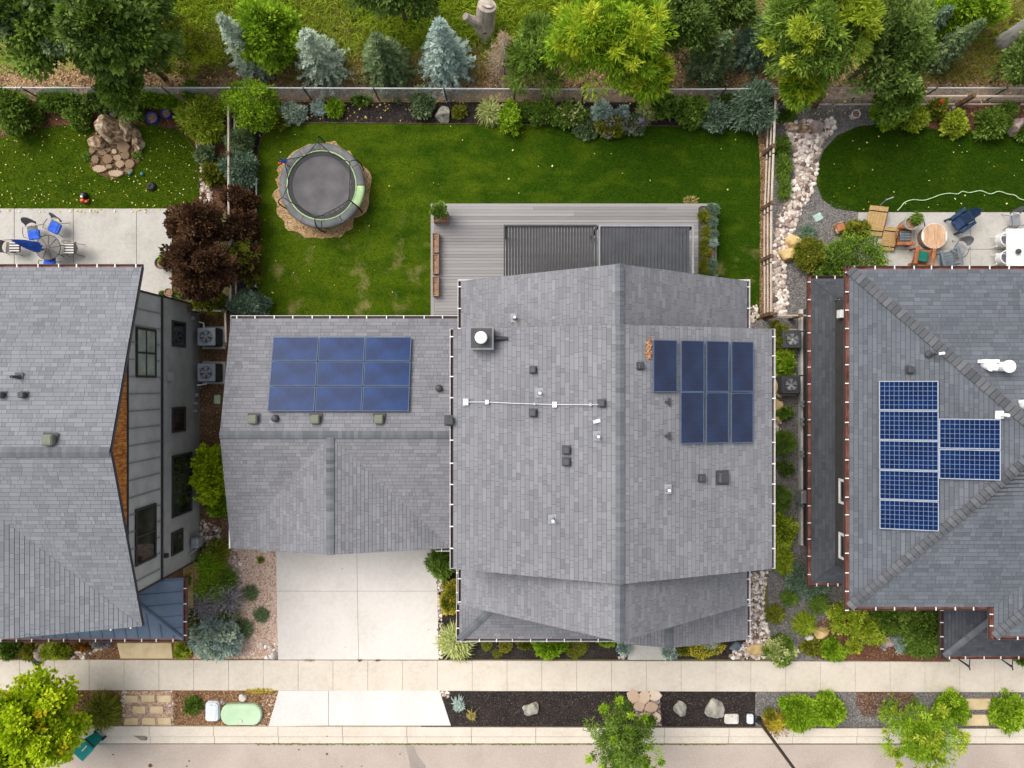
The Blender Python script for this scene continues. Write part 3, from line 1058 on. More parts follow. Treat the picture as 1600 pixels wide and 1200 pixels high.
slabs('neighbour_walk_left', [[(184, 1003), (270, 1003), (272, 1028), (190, 1028)]], M_paver, z1=.11)

sheet('kerb_stain', [(211, 1147.5), (230, 1147.5), (230, 1155), (222, 1154), (216, 1150)], ground_mat('wet_stain', [(.20, .17, .14), (.27, .235, .20)], 8, 2, .5, bump=.1), .134)
# moss in the gutter joint, weeds at the pavement edge
chips('moss', poly([(400, 1160.4), (1140, 1161), (1140, 1163.5), (400, 1163.5)]), 1500, .05, LEAF['olive'], .02)
for n_, a, b in ((1, 476, 492), (2, 560, 566), (3, 588, 594)):
    blades('weeds', poly([(a, 1029), (b, 1029), (b, 1032), (a, 1032)]), 60, .06, LEAF['olive'], .06)

# strewn stuff
chips('meadow_litter', poly([(-40, 100), (860, 96), (1000, -20), (1640, -20), (1640, 150), (-40, 150)]), 14000, .12, M_chip, .02, tonep=(.6, .3))
chips('red_mulch_chips', poly([(-20, 160), (350, 160), (350, 320), (310, 320), (300, 220), (200, 195), (90, 197), (-20, 216)]), 6000, .07, M_chip, .02, tonep=(.35, .22))
chips('dark_mulch_chips', poly([(364, 162), (1194, 162), (1194, 196), (430, 192), (404, 230), (402, 500), (364, 500)]), 9000, .07, M_chipdk, .025)
chips('entry_mulch_chips', poly([(690, 900), (1168, 900), (1168, 1029), (690, 1029)]), 6000, .07, M_chipdk, .016)
chips('strip_mulch_chips', poly([(692, 1079), (1177, 1079), (1177, 1134), (706, 1134)]), 9000, .06, M_chipdk, .016, tonep=(.5, .3))
chips('brown_mulch_chips', poly([(-20, 1080), (192, 1080), (192, 1133), (-20, 1133)]), 5000, .08, M_chip, .016, tonep=(.6, .25))
chips('brown_mulch_chips', poly([(272, 1080), (436, 1080), (421, 1133), (272, 1133)]), 5000, .08, M_chip, .016, tonep=(.65, .25))
chips('bed_mulch_chips', poly([(-20, 1002), (185, 1002), (185, 1029), (-20, 1029)]), 3000, .08, M_chip, .016, tonep=(.55, .25))
chips('side_yard_chips', poly([(300, 480), (350, 480), (360, 870), (310, 870)]), 3500, .07, M_chip, .014, tonep=(.5, .25))
chips('pink_gravel', poly([(368, 858), (432, 858), (434, 1028), (300, 1028), (340, 960)]), 9000, .055, M_chippink, .02, tilt=.3, aspect=.8, tonep=(.68, .22))
chips('pink_gravel', poly([(196, 1081), (269, 1081), (269, 1134), (196, 1134)]), 3000, .06, M_chippink, .02, tilt=.5, aspect=.8)
chips('grey_gravel', poly([(1210, 160), (1340, 160), (1390, 190), (1310, 205), (1276, 250), (1276, 300), (1340, 334), (1340, 430), (1266, 430), (1266, 930), (1320, 930), (1320, 955), (1256, 1010), (1256, 1030), (1200, 1030), (1200, 890), (1208, 500)]), 16000, .05, M_chipgrey, .02, tilt=.5, aspect=.8)
chips('grey_gravel', poly([(1180, 1082), (1640, 1083), (1640, 1138), (1180, 1136)]), 8000, .05, M_chipgrey, .018, tilt=.5, aspect=.8)
chips('red_mulch_chips', poly([(1256, 1012), (1262, 985), (1300, 955), (1478, 955), (1478, 1030), (1290, 1028)]), 5000, .07, M_chip, .028, tonep=(.4, .22))
chips('red_mulch_chips', poly([(1340, 1082), (1425, 1082), (1435, 1108), (1350, 1118)]), 1500, .07, M_chip, .024, tonep=(.4, .22))
chips('leaf_pieces', poly([(1395, 160), (1640, 160), (1640, 204), (1450, 204)]), 1500, .07, M_chip, .025, tonep=(.35, .25))
chips('fence_border_chips', poly([(1188, 200), (1205, 200), (1205, 490), (1186, 490)]), 1800, .07, M_chip, .02, tonep=(.45, .25))
blades('turf_blades', ring, 1500, .05, LEAF['lawn'], .05, wid=.01, lean=1.2)
chips('dirt_chips', ring, 260, .07, M_chip, .06, tonep=(.55, .25))
# turf: short blades over the turf sheets, fallen leaves on top
blades('turf_blades', LAWN_W, 60000, .045, LEAF['lawn'], .05, wid=.008, lean=1.2)
blades('turf_blades', poly([(-10, 217), (40, 205), (95, 197), (240, 196), (280, 204), (311, 246), (311, 326), (-10, 326)]), 26000, .045, LEAF['lawn'], .05, wid=.008, lean=1.2, tonep=(.47, .2))
blades('turf_blades', poly([(1610, 207), (1430, 199), (1340, 198), (1287, 234), (1276, 262), (1285, 312), (1340, 331), (1610, 331)]), 28000, .045, LEAF['lawn'], .05, wid=.008, lean=1.2, tonep=(.47, .2))
chips('fallen_leaves', LAWN_W, 75, .065, M_leafdot, .09, aspect=.8)
chips('fallen_leaves', poly([(-10, 217), (95, 199), (280, 206), (311, 250), (311, 324), (-10, 324)]), 240, .06, M_leafdot, .09, aspect=.7)
chips('fallen_leaves', poly([(1600, 209), (1430, 202), (1340, 200), (1287, 240), (1280, 300), (1340, 329), (1600, 329)]), 40, .065, M_leafdot, .09, aspect=.8)
chips('fallen_leaves', poly([(-10, 110), (1620, 80), (1620, 190), (-10, 190)]), 900, .10, M_leafdot, .03, aspect=.6, tonep=(.25, .25))
chips('fallen_leaves', poly([(0, 328), (268, 328), (268, 332), (0, 332)]), 40, .08, M_leafdot, .08, aspect=.7)
# wild grass beyond the fence
blades('wild_grass', poly([(240, -30), (900, -30), (900, 60), (760, 70), (560, 96), (400, 100), (300, 90)]), 19000, .5, LEAF['wildgrass'], .0, wid=.022, lean=.9)
blades('wild_grass', poly([(-60, -40), (1660, -40), (1660, 60), (1300, 90), (-60, 100)]), 11000, .45, LEAF['wildgrass'], .0, wid=.02, lean=.9, tonep=(.3, .2))
blades('wild_grass', poly([(470, -20), (540, -20), (560, 60), (640, 100), (540, 125), (480, 60)]), 3500, .4, LEAF['straw'], .0, wid=.018, lean=1.2, tonep=(.4, .25))
blades('wild_grass', poly([(300, 60), (380, 30), (390, 100), (330, 110)]), 1800, .4, LEAF['straw'], .0, wid=.018, lean=1.2, tonep=(.35, .25))
blades('wild_grass', poly([(440, 85), (760, 85), (760, 128), (440, 128)]), 4000, .4, LEAF['straw'], .0, wid=.015, lean=1.2, tonep=(.4, .25))
blades('wild_grass', poly([(1440, 20), (1600, 10), (1600, 130), (1400, 130)]), 3500, .3, LEAF['olive'], .0, wid=.015, lean=1.2)
# river of pebbles
RIV = [(1226, 193), (1300, 186), (1310, 200), (1282, 225), (1278, 260), (1268, 300), (1248, 340), (1232, 385), (1225, 430), (1232, 465), (1228, 492), (1210, 492), (1208, 430), (1210, 385), (1213, 345), (1228, 310), (1240, 270), (1238, 235)]
pebbles('river_pebbles', poly(RIV), 1500, .045, .13, M_pebble)
pebbles('river_pebbles', poly([(1170, 893), (1199, 893), (1193, 930), (1196, 965), (1206, 1003), (1200, 1029), (1140, 1029), (1140, 1018), (1166, 1002)]), 800, .04, .10, M_pebble)
pebbles('river_pebbles', poly([(684, 905), (691, 905), (692, 1029), (685, 1029)]), 120, .04, .09, M_pebble)
pebbles('river_pebbles', poly([(362, 862), (372, 858), (380, 910), (372, 935), (362, 900)]), 90, .04, .09, M_pebble)
pebbles('river_pebbles', poly([(312, 810), (345, 825), (345, 855), (315, 850)]), 110, .04, .09, M_pebble)
pebbles('river_pebbles', poly([(120, 1018), (150, 1006), (162, 1012), (130, 1029), (112, 1029)]), 70, .04, .10, M_pebble)
pebbles('river_pebbles', poly([(288, 988), (302, 980), (304, 1012), (288, 1018)]), 60, .04, .09, M_pebble)
pebbles('river_pebbles', poly([(1171, 480), (1182, 478), (1187, 500), (1172, 508)]), 30, .06, .12, M_pebble)
pebbles('river_pebbles', poly([(1208, 498), (1222, 498), (1222, 680), (1208, 680)]), 160, .04, .1, M_pebble)
pebbles('river_pebbles', poly([(314, 250), (330, 262), (332, 320), (313, 322)]), 70, .05, .11, M_pebble)
pebbles('river_pebbles', poly([(189, 1079), (197, 1079), (197, 1135), (192, 1135)]), 60, .03, .06, M_pebble)
pebbles('river_pebbles', poly([(266, 1079), (271, 1079), (271, 1135), (266, 1135)]), 50, .03, .06, M_pebble)
pebbles('river_pebbles', poly([(985, 1010), (986, 1029), (966, 1029), (968, 1020)]), 14, .05, .1, M_pebble)
pebbles('river_pebbles', poly([(408, 1005), (433, 1005), (433, 1029), (415, 1029)]), 26, .05, .12, M_pebble)
pebbles('river_pebbles', poly([(688, 1078), (702, 1078), (702, 1088), (692, 1088)]), 16, .05, .1, M_pebble)


# ================================================================ ROOFS
class House:
    def __init__(self, root, roof, m):
        self.root, self.roof, self.sh, self.n, self.m = root, roof, [], 0, m
        self.slab = MB()


def plane_axes(p):
    a, b = Vector(p[0]), Vector(p[1])
    u = (b - a).normalized()
    c = Vector(p[2])
    n = u.cross(c - a).normalized()
    if n.z < 0:
        n = -n
    v = n.cross(u)
    if v.z < 0:
        v = -v
    return a, u, v, n


def roof_plane(hs_, pts, course=.15, thick=.14, shingle=True, drop=0):
    """pts: 3D polygon whose first edge is the eave"""
    a, u, v, n = plane_axes(pts)
    if shingle == 'hidden':
        return
    q = [((Vector(p) - a).dot(u), (Vector(p) - a).dot(v)) for p in pts]
    # slab under the shingles
    area = sum(q[i][0] * q[(i + 1) % len(q)][1] - q[(i + 1) % len(q)][0] * q[i][1] for i in range(len(q)))
    P3 = [Vector(p) for p in pts]
    if u.cross(v).dot(n) * area < 0:
        P3 = P3[::-1]
    k = len(P3)
    vs = [p - Vector((0, 0, thick)) for p in P3] + P3
    hs_.slab.add(vs, [tuple(reversed(range(k))), tuple(range(k, 2 * k))] + [(i, (i + 1) % k, (i + 1) % k + k, i + k) for i in range(k)])
    vmax = max(t for _, t in q)
    def span(t):
        xs_ = []
        for i in range(k):
            (x0, y0), (x1, y1) = q[i], q[(i + 1) % k]
            if abs(y1 - y0) < 1e-6:
                if abs(t - y0) < 1e-5:
                    xs_ += [x0, x1]
                continue
            if min(y0, y1) - 1e-6 <= t <= max(y0, y1) + 1e-6:
                xs_.append(x0 + (x1 - x0) * (t - y0) / (y1 - y0))
        return (min(xs_), max(xs_)) if xs_ else None
    t = 0.0
    row = 0
    while t < vmax - .03:
        t1 = min(t + course, vmax - 1e-4)
        s0, s1 = span(t + 1e-5), span(t1)
        if s0 and s1:
            x = min(s0[0], s1[0]) - random.random() * .3
            xe = max(s0[1], s1[1])
            while x < xe:
                wd = random.choice((.13, .17, .22, .3, .38, .5))
                x2 = x + wd
                c0, c1 = min(max(x, s0[0]), s0[1]), min(max(x2, s0[0]), s0[1])
                d0, d1 = min(max(x, s1[0]), s1[1]), min(max(x2, s1[0]), s1[1])
                if (c1 - c0) + (d1 - d0) > .03:
                    e = .013 + random.random() * .006
                    g_ = .004
                    A = a + u * (c0 + g_) + v * t + n * e
                    B = a + u * (c1 - g_) + v * t + n * e
                    t1g = t1 - .012
                    C = a + u * (d1 - g_) + v * t1g + n * .006
                    D = a + u * (d0 + g_) + v * t1g + n * .006
                    A0 = a + u * (c0 + g_) + v * t + n * .001
                    B0 = a + u * (c1 - g_) + v * t + n * .001
                    tn = min(1, max(0, .5 + random.choice((-.15, -.07, 0, 0, .06, .12)) + random.gauss(0, .045)))
                    ar = ((c1 - c0) + (d1 - d0)) * (t1 - t) * n.z
                    hs_.sh.append((ar, (A, B, C, D), (A0, B0, B, A), (D, A, A0), (B, C, B0), tn))
                x = x2
        t += course
        row += 1


def finish_roof(hs_, bias=None):
    """the 300 shingles that show largest become parts, the rest one part"""
    m = hs_.m
    off = root_loc(hs_.roof)
    hs_.slab.build('roof_deck', M_roofedge, hs_.roof, world=True)
    def key(s):
        c = s[1][0]
        x = abs(c.x * F / (H - c.z))
        y = abs(c.y * F / (H - c.z))
        return -1 if x > 790 or y > 590 else s[0] * (F / (H - c.z)) ** 2 + random.random() * 8
    hs_.sh.sort(key=key, reverse=True)
    for s in hs_.sh[:300]:
        vs = [p - off for p in s[1]] + [s[2][0] - off, s[2][1] - off]
        me = bpy.data.meshes.new('shingle')
        me.from_pydata([tuple(p) for p in vs], [], [(0, 1, 2, 3), (4, 5, 1, 0), (3, 0, 4), (1, 2, 5)])
        me.materials.append(m)
        me.attributes.new('tone', 'FLOAT', 'FACE').data.foreach_set('value', [s[5]] * 4)
        link('shingle', me, hs_.roof)
    V = []
    T = []
    for s in hs_.sh[300:]:
        V.append([tuple(p - off) for p in s[1]])
        V.append([tuple(p - off) for p in s[2]])
        T += [s[5], s[5]]
    quads('shingle_field', np.array(V), m, T, hs_.roof, kind='stuff')


def ridge_caps(hs_, p0, p1, wid=.30, step=.15, prof=.03, pitch=.34, single=False, m=None):
    """overlapping cap shingles along a ridge or hip"""
    p0, p1 = Vector(p0), Vector(p1)
    d = p1 - p0
    L_ = d.length
    d.normalize()
    s = d.cross(Vector((0, 0, 1))).normalized()
    up = s.cross(d)
    if up.z < 0:
        up = -up
    mb = MB()
    k = 0
    off = root_loc(hs_.roof)
    x = 0
    while x < L_ - .02:
        x1 = min(x + step * (1.1 if not single else .90), L_)
        e0, e1 = prof + .016, prof
        A = p0 + d * x
        B = p0 + d * x1
        j = 0 if not single else random.uniform(-.01, .01)
        vs = [A - s * (wid / 2 + j) - up * (wid / 2 * pitch - e0), A + up * e0, A + s * (wid / 2 + j) - up * (wid / 2 * pitch - e0),
              B - s * wid / 2 - up * (wid / 2 * pitch - e1), B + up * e1, B + s * wid / 2 - up * (wid / 2 * pitch - e1),
              A - s * wid / 2 - up * (wid / 2 * pitch + .01), A - up * .01, A + s * wid / 2 - up * (wid / 2 * pitch + .01)]
        fs = [(0, 3, 4, 1), (1, 4, 5, 2), (6, 0, 1, 7), (7, 1, 2, 8)]
        tn = random.gauss(.5, .16)
        if single:
            q = MB().add([p - off for p in vs], fs + [(2, 1, 7, 8), (0, 7, 1), (3, 4, 5)][:1], 0, tn)
            q.build('hip_cap', m or M_cap, hs_.roof)
        else:
            mb.add([p - off for p in vs], fs, 0, tn)
        x += step
    if single:
        ub = MB()  # dark strip added to draw the shadow lines between the caps
        e = prof - .018
        q = wid * .46
        vs = [p0 - off - s * q - up * (q * pitch - e), p0 - off + up * e, p0 - off + s * q - up * (q * pitch - e), p1 - off - s * q - up * (q * pitch - e), p1 - off + up * e, p1 - off + s * q - up * (q * pitch - e)]
        ub.add(vs, [(0, 3, 4, 1), (1, 4, 5, 2)]).build('hip_shadow_strip', M_dkgrey, hs_.roof)
    if not single:
        mb.build('ridge_cap_row', m or M_cap, hs_.roof, kind='stuff')


def gutter(root, p0, p1, out, inner, lip, step=.78, wid=.13, first=.2, bracket=None, name='gutter'):
    """open gutter along an eave: trough, outer lip, a hanger every step"""
    p0, p1, o = Vector(p0), Vector(p1), Vector((out[0], out[1], 0)).normalized()
    d = p1 - p0
    L_ = d.length
    d.normalize()
    mb = MB()
    Z = Vector((0, 0, 1))
    def bar(a, b, w0, w1, z0, z1, mi):
        vs = []
        for p in (a, b):
            vs += [p + o * w0 + Z * z0, p + o * w1 + Z * z0, p + o * w1 + Z * z1, p + o * w0 + Z * z1]
        mb.add(vs, [(0, 1, 2, 3), (7, 6, 5, 4), (0, 4, 5, 1), (1, 5, 6, 2), (2, 6, 7, 3), (3, 7, 4, 0)], mi)
    bar(p0, p1, .0, wid, -.125, -.110, 0)
    bar(p0, p1, .0, .012, -.109, -.01, 0)
    bar(p0, p1, wid - .02, wid, -.109, .0, 1)
    bar(p0, p0 + d * .012, .013, wid - .03, -.109, -.01, 1)
    bar(p1 - d * .012, p1, .013, wid - .03, -.109, -.01, 1)
    g_ = mb.build(name, [inner, lip], root, world=True)
    x = first
    hm = bracket or M_white
    off = root_loc(root)
    while x < L_ - .05:
        h_ = MB()
        a = p0 + d * (x + random.uniform(-.05, .05))
        b = a + d * .036
        vs = []
        for p in (a, b):
            vs += [p + o * .01 - Z * .012 - off, p + o * (wid + .004) - Z * .012 - off, p + o * (wid + .004) + Z * .008 - off, p + o * .01 + Z * .008 - off]
        h_.add(vs, [(0, 1, 2, 3), (7, 6, 5, 4), (0, 4, 5, 1), (1, 5, 6, 2), (2, 6, 7, 3), (3, 7, 4, 0)])
        h_.build('bracket', hm, g_)
        x += step
    return g_


def wall_prism_y(mb, prof, y0, y1, mi=0):
    """profile (x,z) list extruded along Y"""
    n = len(prof)
    a = sum(prof[i][0] * prof[(i + 1) % n][1] - prof[(i + 1) % n][0] * prof[i][1] for i in range(n))
    if a < 0:
        prof = prof[::-1]
    v = [(x, y1, z) for x, z in prof] + [(x, y0, z) for x, z in prof]
    mb.add(v, [tuple(reversed(range(n))), tuple(range(n, 2 * n))] + [(i, (i + 1) % n, (i + 1) % n + n, i + n) for i in range(n)], mi)


def wall_prism_x(mb, prof, x0, x1, mi=0):
    n = len(prof)
    a = sum(prof[i][0] * prof[(i + 1) % n][1] - prof[(i + 1) % n][0] * prof[i][1] for i in range(n))
    if a < 0:
        prof = prof[::-1]
    v = [(x0, y, z) for y, z in prof] + [(x1, y, z) for y, z in prof]
    mb.add(v, [tuple(reversed(range(n))), tuple(range(n, 2 * n))] + [(i, (i + 1) % n, (i + 1) % n + n, i + n) for i in range(n)], mi)


def add_roof(root):
    r = bpy.data.objects.new('roof', None)
    COL.objects.link(r)
    r.parent = root
    return r


def rough_z(zr, s, run):
    return zr - s * run


# ---------------------------------------------------------------- MAIN HOUSE
XR = 3.38            # ridge
ZR = 8.7
hm = thing('house', 'central two storey house with grey shingle roofs, garage wing and bare concrete driveway', 'house', (3.4, -2.0, 0))
hr = House(hm, add_roof(hm), M_shingle)
# steep roof, north and south of the wide dormer
XE, XW = 8.60, -1.86
zE = 5.0
YN, YS = 3.78, -8.10
YD0, YD1 = 1.87, -6.27       # the dormer
for (ya, yb) in ((YN, YD0 - .25), (YD1 + .3, YS)):
    roof_plane(hr, [(XE, yb, zE), (XE, ya, zE), (XR, ya, ZR), (XR, yb, ZR)], course=.14)
    roof_plane(hr, [(XW, ya, zE), (XW, yb, zE), (XR, yb, ZR), (XR, ya, ZR)], course=.14)
XDE, XDW, zD = 8.80, -1.98, 6.86
zt = ZR + .09
zDt = zD + .09
roof_plane(hr, [(XDE, YD1, zDt), (XDE, YD0, zDt), (XR, YD0, zt), (XR, YD1, zt)], course=.15)
roof_plane(hr, [(XDW, YD0, zDt), (XDW, YD1, zDt), (XR, YD1, zt), (XR, YD0, zt)], course=.15)
ridge_caps(hr, (XR, YS, ZR + .02), (XR, YD1, ZR + .02), wid=.28, pitch=.6)
ridge_caps(hr, (XR, YD1, zt), (XR, YD0, zt), wid=.28)
ridge_caps(hr, (XR, YD0, ZR + .02), (XR, YN, ZR + .02), wid=.28, pitch=.6)
# walls
wm = MB()
sl_ = (ZR - zE) / (XE - XR)
wall_prism_y(wm, [(XW + .5, 0), (XE - .45, 0), (XE - .45, ZR - sl_ * (XE - .45 - XR) - .16), (XR, ZR - .16), (XW + .5, ZR - sl_ * (XR - XW - .5) - .16)], -7.6, 3.3)
wall_prism_y(wm, [(XDW + .45, 3.0), (XDE - .45, 3.0), (XDE - .45, zt - .342 * (XDE - .45 - XR) - .16), (XR, zt - .18), (XDW + .45, zt - .342 * (XR - XDW - .45) - .16)], YD1 + .3, YD0 - .3)
wm.build('wall', M_housewall, hm, world=True)
# porch hips in front: west hip roof
ZP = 2.95
XPW, YPS = PX(718, ZP), PY(998, ZP)
sp = .27
XPE = PX(950, ZP)
roof_plane(hr, [(XPW, YPS, ZP), (XPE + 1.2, YPS, ZP), (XPE + 1.2, YPS + 2.9, ZP + sp * 2.9), (XPW + 2.9, YPS + 2.9, ZP + sp * 2.9)], course=.13)
roof_plane(hr, [(XPW, -7.3, ZP), (XPW, YPS, ZP), (XPW + 2.3, YPS + 2.3, ZP + sp * 2.3), (XPW + 2.3, -7.3, ZP + sp * 2.3)], course=.13)
ridge_caps(hr, (XPW, YPS, ZP + .01), (XPW + 2.6, YPS + 2.6, ZP + sp * 2.6 + .01), wid=.28, pitch=.2)
# entry gable
XG, ZG, YG = 6.0, 3.86, -10.10
XGE, XGW = PX(1168, 2.95), 4.35
roof_plane(hr, [(XGE, YG, 2.95), (XGE, -7.3, 2.95), (XG, -7.3, ZG), (XG, YG, ZG)], course=.13)
roof_plane(hr, [(XGW, -7.3, ZG - sp * (XG - XGW)), (XGW, YG, ZG - sp * (XG - XGW)), (XG, YG, ZG), (XG, -7.3, ZG)], course=.13)
ridge_caps(hr, (XG, YG, ZG + .01), (XG, -7.4, ZG + .01), wid=.28, pitch=.2)
for x, y in ((XGE - .3, YG + .35), (XGW + .35, YG + .35)):
    MB().box(x - .12, y - .12, 0, x + .12, y + .12, 2.92).build('porch_post', M_housewall, hm, world=True)
for x in (XPW + .35, 1.2, 3.0):
    MB().box(x - .12, YPS + .3, 0, x + .12, YPS + .54, ZP - .14).build('porch_post', M_housewall, hm, world=True)

# garage wing
ZGE, SG = 3.0, .238
X0g, YNg, YSg = PX(360, ZGE), PY(498, ZGE), -6.44
RYg = (YNg + YSg + .02) / 2
RZg = ZGE + SG * (YNg - RYg)
XCg = -6.90
XEg = -1.2
run = YNg - RYg
xrw = PX(342.5, RZg)
xw_ = X0g + .02
roof_plane(hr, [(XEg, YNg, ZGE), (xw_, YNg, ZGE), (xw_, RYg, RZg), (XEg, RYg, RZg)], course=.145)
# south planes of the E-W ridge, cut by the valleys
cw = X0g + .02
XVE = -2.42
roof_plane(hr, [(cw + .01, YSg, ZGE), (cw, YSg, ZGE), (cw, RYg, RZg), (XCg, RYg, RZg)], course=.145)
roof_plane(hr, [(XEg, YSg + .0, ZGE), (XVE, YSg + .0, ZGE), (XCg, RYg, RZg), (XEg, RYg, RZg)], course=.145)
# cross gable facing the street
roof_plane(hr, [(XVE, YSg - .04, ZGE), (XVE, YSg, ZGE), (XCg, RYg, RZg), (XCg, YSg - .04, RZg)], course=.145)
roof_plane(hr, [(cw, YSg, ZGE), (cw, YSg - .04, ZGE), (XCg, YSg - .04, RZg), (XCg, RYg, RZg)], course=.145)
ridge_caps(hr, (xw_, RYg, RZg + .01), (XEg, RYg, RZg + .01), wid=.29, pitch=.2)
ridge_caps(hr, (XCg, YSg - .04, RZg + .012), (XCg, RYg - .1, RZg + .012), wid=.29, pitch=.2)
wg = MB()
wall_prism_x(wg, [(YSg + .4, 0), (YNg - .45, 0), (YNg - .45, ZGE + .02), (RYg, RZg - .18), (YSg + .4, ZGE)], X0g + .35, -1.4)
wall_prism_y(wg, [(X0g + .5, 0), (XVE - .3, 0), (XVE - .3, ZGE - .05), (XCg, RZg - .2), (X0g + .5, ZGE - .05)], YSg + .38, YSg + 1.6)
wg.build('garage_wall', M_housewall, hm, world=True)
gd = MB()
gd.box(-9.8, YSg + .33, .05, -4.6, YSg + .36, 2.2)
for i in range(4):
    gd.box(-9.75, YSg + .30, .10 + .53 * i, -4.65, YSg + .328, .57 + .53 * i)
gd.build('garage_door', M_white, hm, world=True)
gd = MB()
gd.box(5.0, -7.66, .1, 6.0, -7.61, 2.2)
gd.build('front_door', M_wood_pl, hm, world=True)
# gutters
GW = M_gutterdk
gutter(hm, (XE, YN, zE - .02), (XE, YD0 - .2, zE - .02), (1, 0), GW, M_lip)
gutter(hm, (XW, YN, zE - .02), (XW, YD0 - .2, zE - .02), (-1, 0), GW, M_lip)
gutter(hm, (XW, YD1 + .1, zE - .02), (XW, YS + .02, zE - .02), (-1, 0), GW, M_lip)
gutter(hm, (XE, YD1 + .1, zE - .02), (XE, YS + .02, zE - .02), (1, 0), GW, M_lip)
gutter(hm, (XDE, YD0, zDt - .02), (XDE, YD1, zDt - .02), (1, 0), GW, M_lip, step=.72)
gutter(hm, (XDW, YD0, zDt - .02), (XDW, YD1, zDt - .02), (-1, 0), GW, M_lip, step=.72)
gutter(hm, (XPW, -7.3, ZP - .02), (XPW, YPS, ZP - .02), (-1, 0), GW, M_lip, step=.72)
gutter(hm, (XPW - .13, YPS, ZP - .02), (XPE + .4, YPS, ZP - .02), (0, -1), GW, M_lip, step=.68)
gutter(hm, (XGE, -7.3, 2.93), (XGE, YG, 2.93), (1, 0), GW, M_lip, step=.62)
gutter(hm, (X0g, YNg, ZGE - .02), (-2.0, YNg, ZGE - .02), (0, 1), GW, M_lip, step=.74)
gutter(hm, (XVE - .6, YSg - .04, ZGE - .02), (XVE + .1, YSg - .04, ZGE - .02), (0, -1), GW, M_lip)
gutter(hm, (XVE + .1, YSg - .17, ZGE - .02), (XVE + .1, YSg + .40, ZGE - .02), (1, 0), GW, M_lip, step=.3)
for x0_, x1_ in ((XW - .13, XW + 1.1), (XE - .55, XE + .13)):
    MB().box(x0_, YN + .01, zE - .15, x1_, YN + .05, zE - .01).build('gutter_return', M_lip, hm, world=True)
fb = MB()
fb.box(cw - .06, YSg - .04, ZGE - .14, cw - .01, YSg + 1.3, ZGE + .05)
fb.build('rake_trim', M_white, hm, world=True)
finish_roof(hr)


def zroof(x, y):
    """height of the central house's roof above world x,y"""
    if x < -2.2:
        z = RZg - SG * abs(y - RYg)
        if y < RYg:
            z = max(z, RZg - SG * abs(x - XCg))
        return z
    if YD1 < y < YD0:
        return zt - .342 * abs(x - XR)
    return ZR - sl_ * abs(x - XR)


def on_roof(px, py, fz):
    z = 6.5
    for _ in range(20):
        x, y, _z = P(px, py, z)
        z = fz(x, y)
    return Vector((x, y, z))


def box_vent(root, p, size, h, m, label=None, rz=0, name='roof_vent', tilt=(0, 0)):
    mb = MB()
    mb.cbox((0, 0, .03), (size * 1.35, size * 1.35, .02), 0, 1, rx=tilt[0], ry=tilt[1])
    mb.bevbox((0, 0, h / 2 + .02), (size, size, h), size * .12, 0, 0, rx=tilt[0], ry=tilt[1])
    mb.cbox((0, -size * .5, h * .35), (size * .8, .02, h * .3), 0, 1)
    o = mb.build(name, [m, M_dkgrey], root, label=label)
    o.location = p - root_loc(root)
    o.rotation_euler = (0, 0, rz)
    return o


def pipe_vent(root, p, r, h, m, label=None, name='vent_pipe', cap=True, flash=.14):
    mb = MB()
    mb.cbox((0, 0, .035), (flash * 2, flash * 2.2, .015), 0, 1)
    mb.lathe([(r * 2.2, .02), (r * 1.1, .10), (r, .12), (r, h)], 14, mi=1)
    mb.lathe([(r, h + .002), (r, h + .02), (r * .8, h + .025), (r * .8, h - .1)], 14)
    mb.lathe([(r * .75, h - .06), (r * .75, h - .05)], 12, mi=2)
    o = mb.build(name, [m, M_grey if m is M_pvc else M_dkgrey, M_black], root, label=label)
    o.location = p - root_loc(root)
    return o


tw, te = (0, -math.atan(.342)), (0, math.atan(.342))
for px, py, s, h_ in ((833, 578, .20, .16), (833, 645, .22, .2), (885, 703, .23, .18), (885, 721, .23, .18), (940, 630, .20, .2)):
    box_vent(hm, on_roof(px, py, zroof), s, h_, M_dkgrey, 'small dark roof vent', tilt=tw)
for px, py, s, h_ in ((1000, 572, .19, .18), (1096, 747, .20, .16), (1128, 746, .36, .2)):
    box_vent(hm, on_roof(px, py, zroof), s, h_, M_dkgrey, 'dark roof vent on the east slope', tilt=te)
for px, py in ((843, 614), (863, 811), (933, 681), (1042, 764), (804, 497)):
    pipe_vent(hm, on_roof(px, py, zroof), .05, .35, M_pvc, 'white vent pipe with dark flashing')
for px, py in ((397, 655), (494, 655), (593, 655)):
    box_vent(hm, on_roof(px, py, zroof), .34, .22, M_ventgreen, 'grey-green square vent cap on the garage roof')
for px, py in ((431, 654), (686, 607)):
    mb = MB()
    mb.lathe([(.15, 0), (.13, .06), (.12, .18), (.09, .21), (0, .22)], 16)
    o = mb.build('roof_vent', M_dkgrey, hm, smooth=True, label='round dark vent on the garage roof')
    o.location = on_roof(px, py, zroof) - root_loc(hm)
box_vent(hm, on_roof(703, 657, zroof), .28, .25, M_dkgrey, 'dark vent box beside the tall house wall')
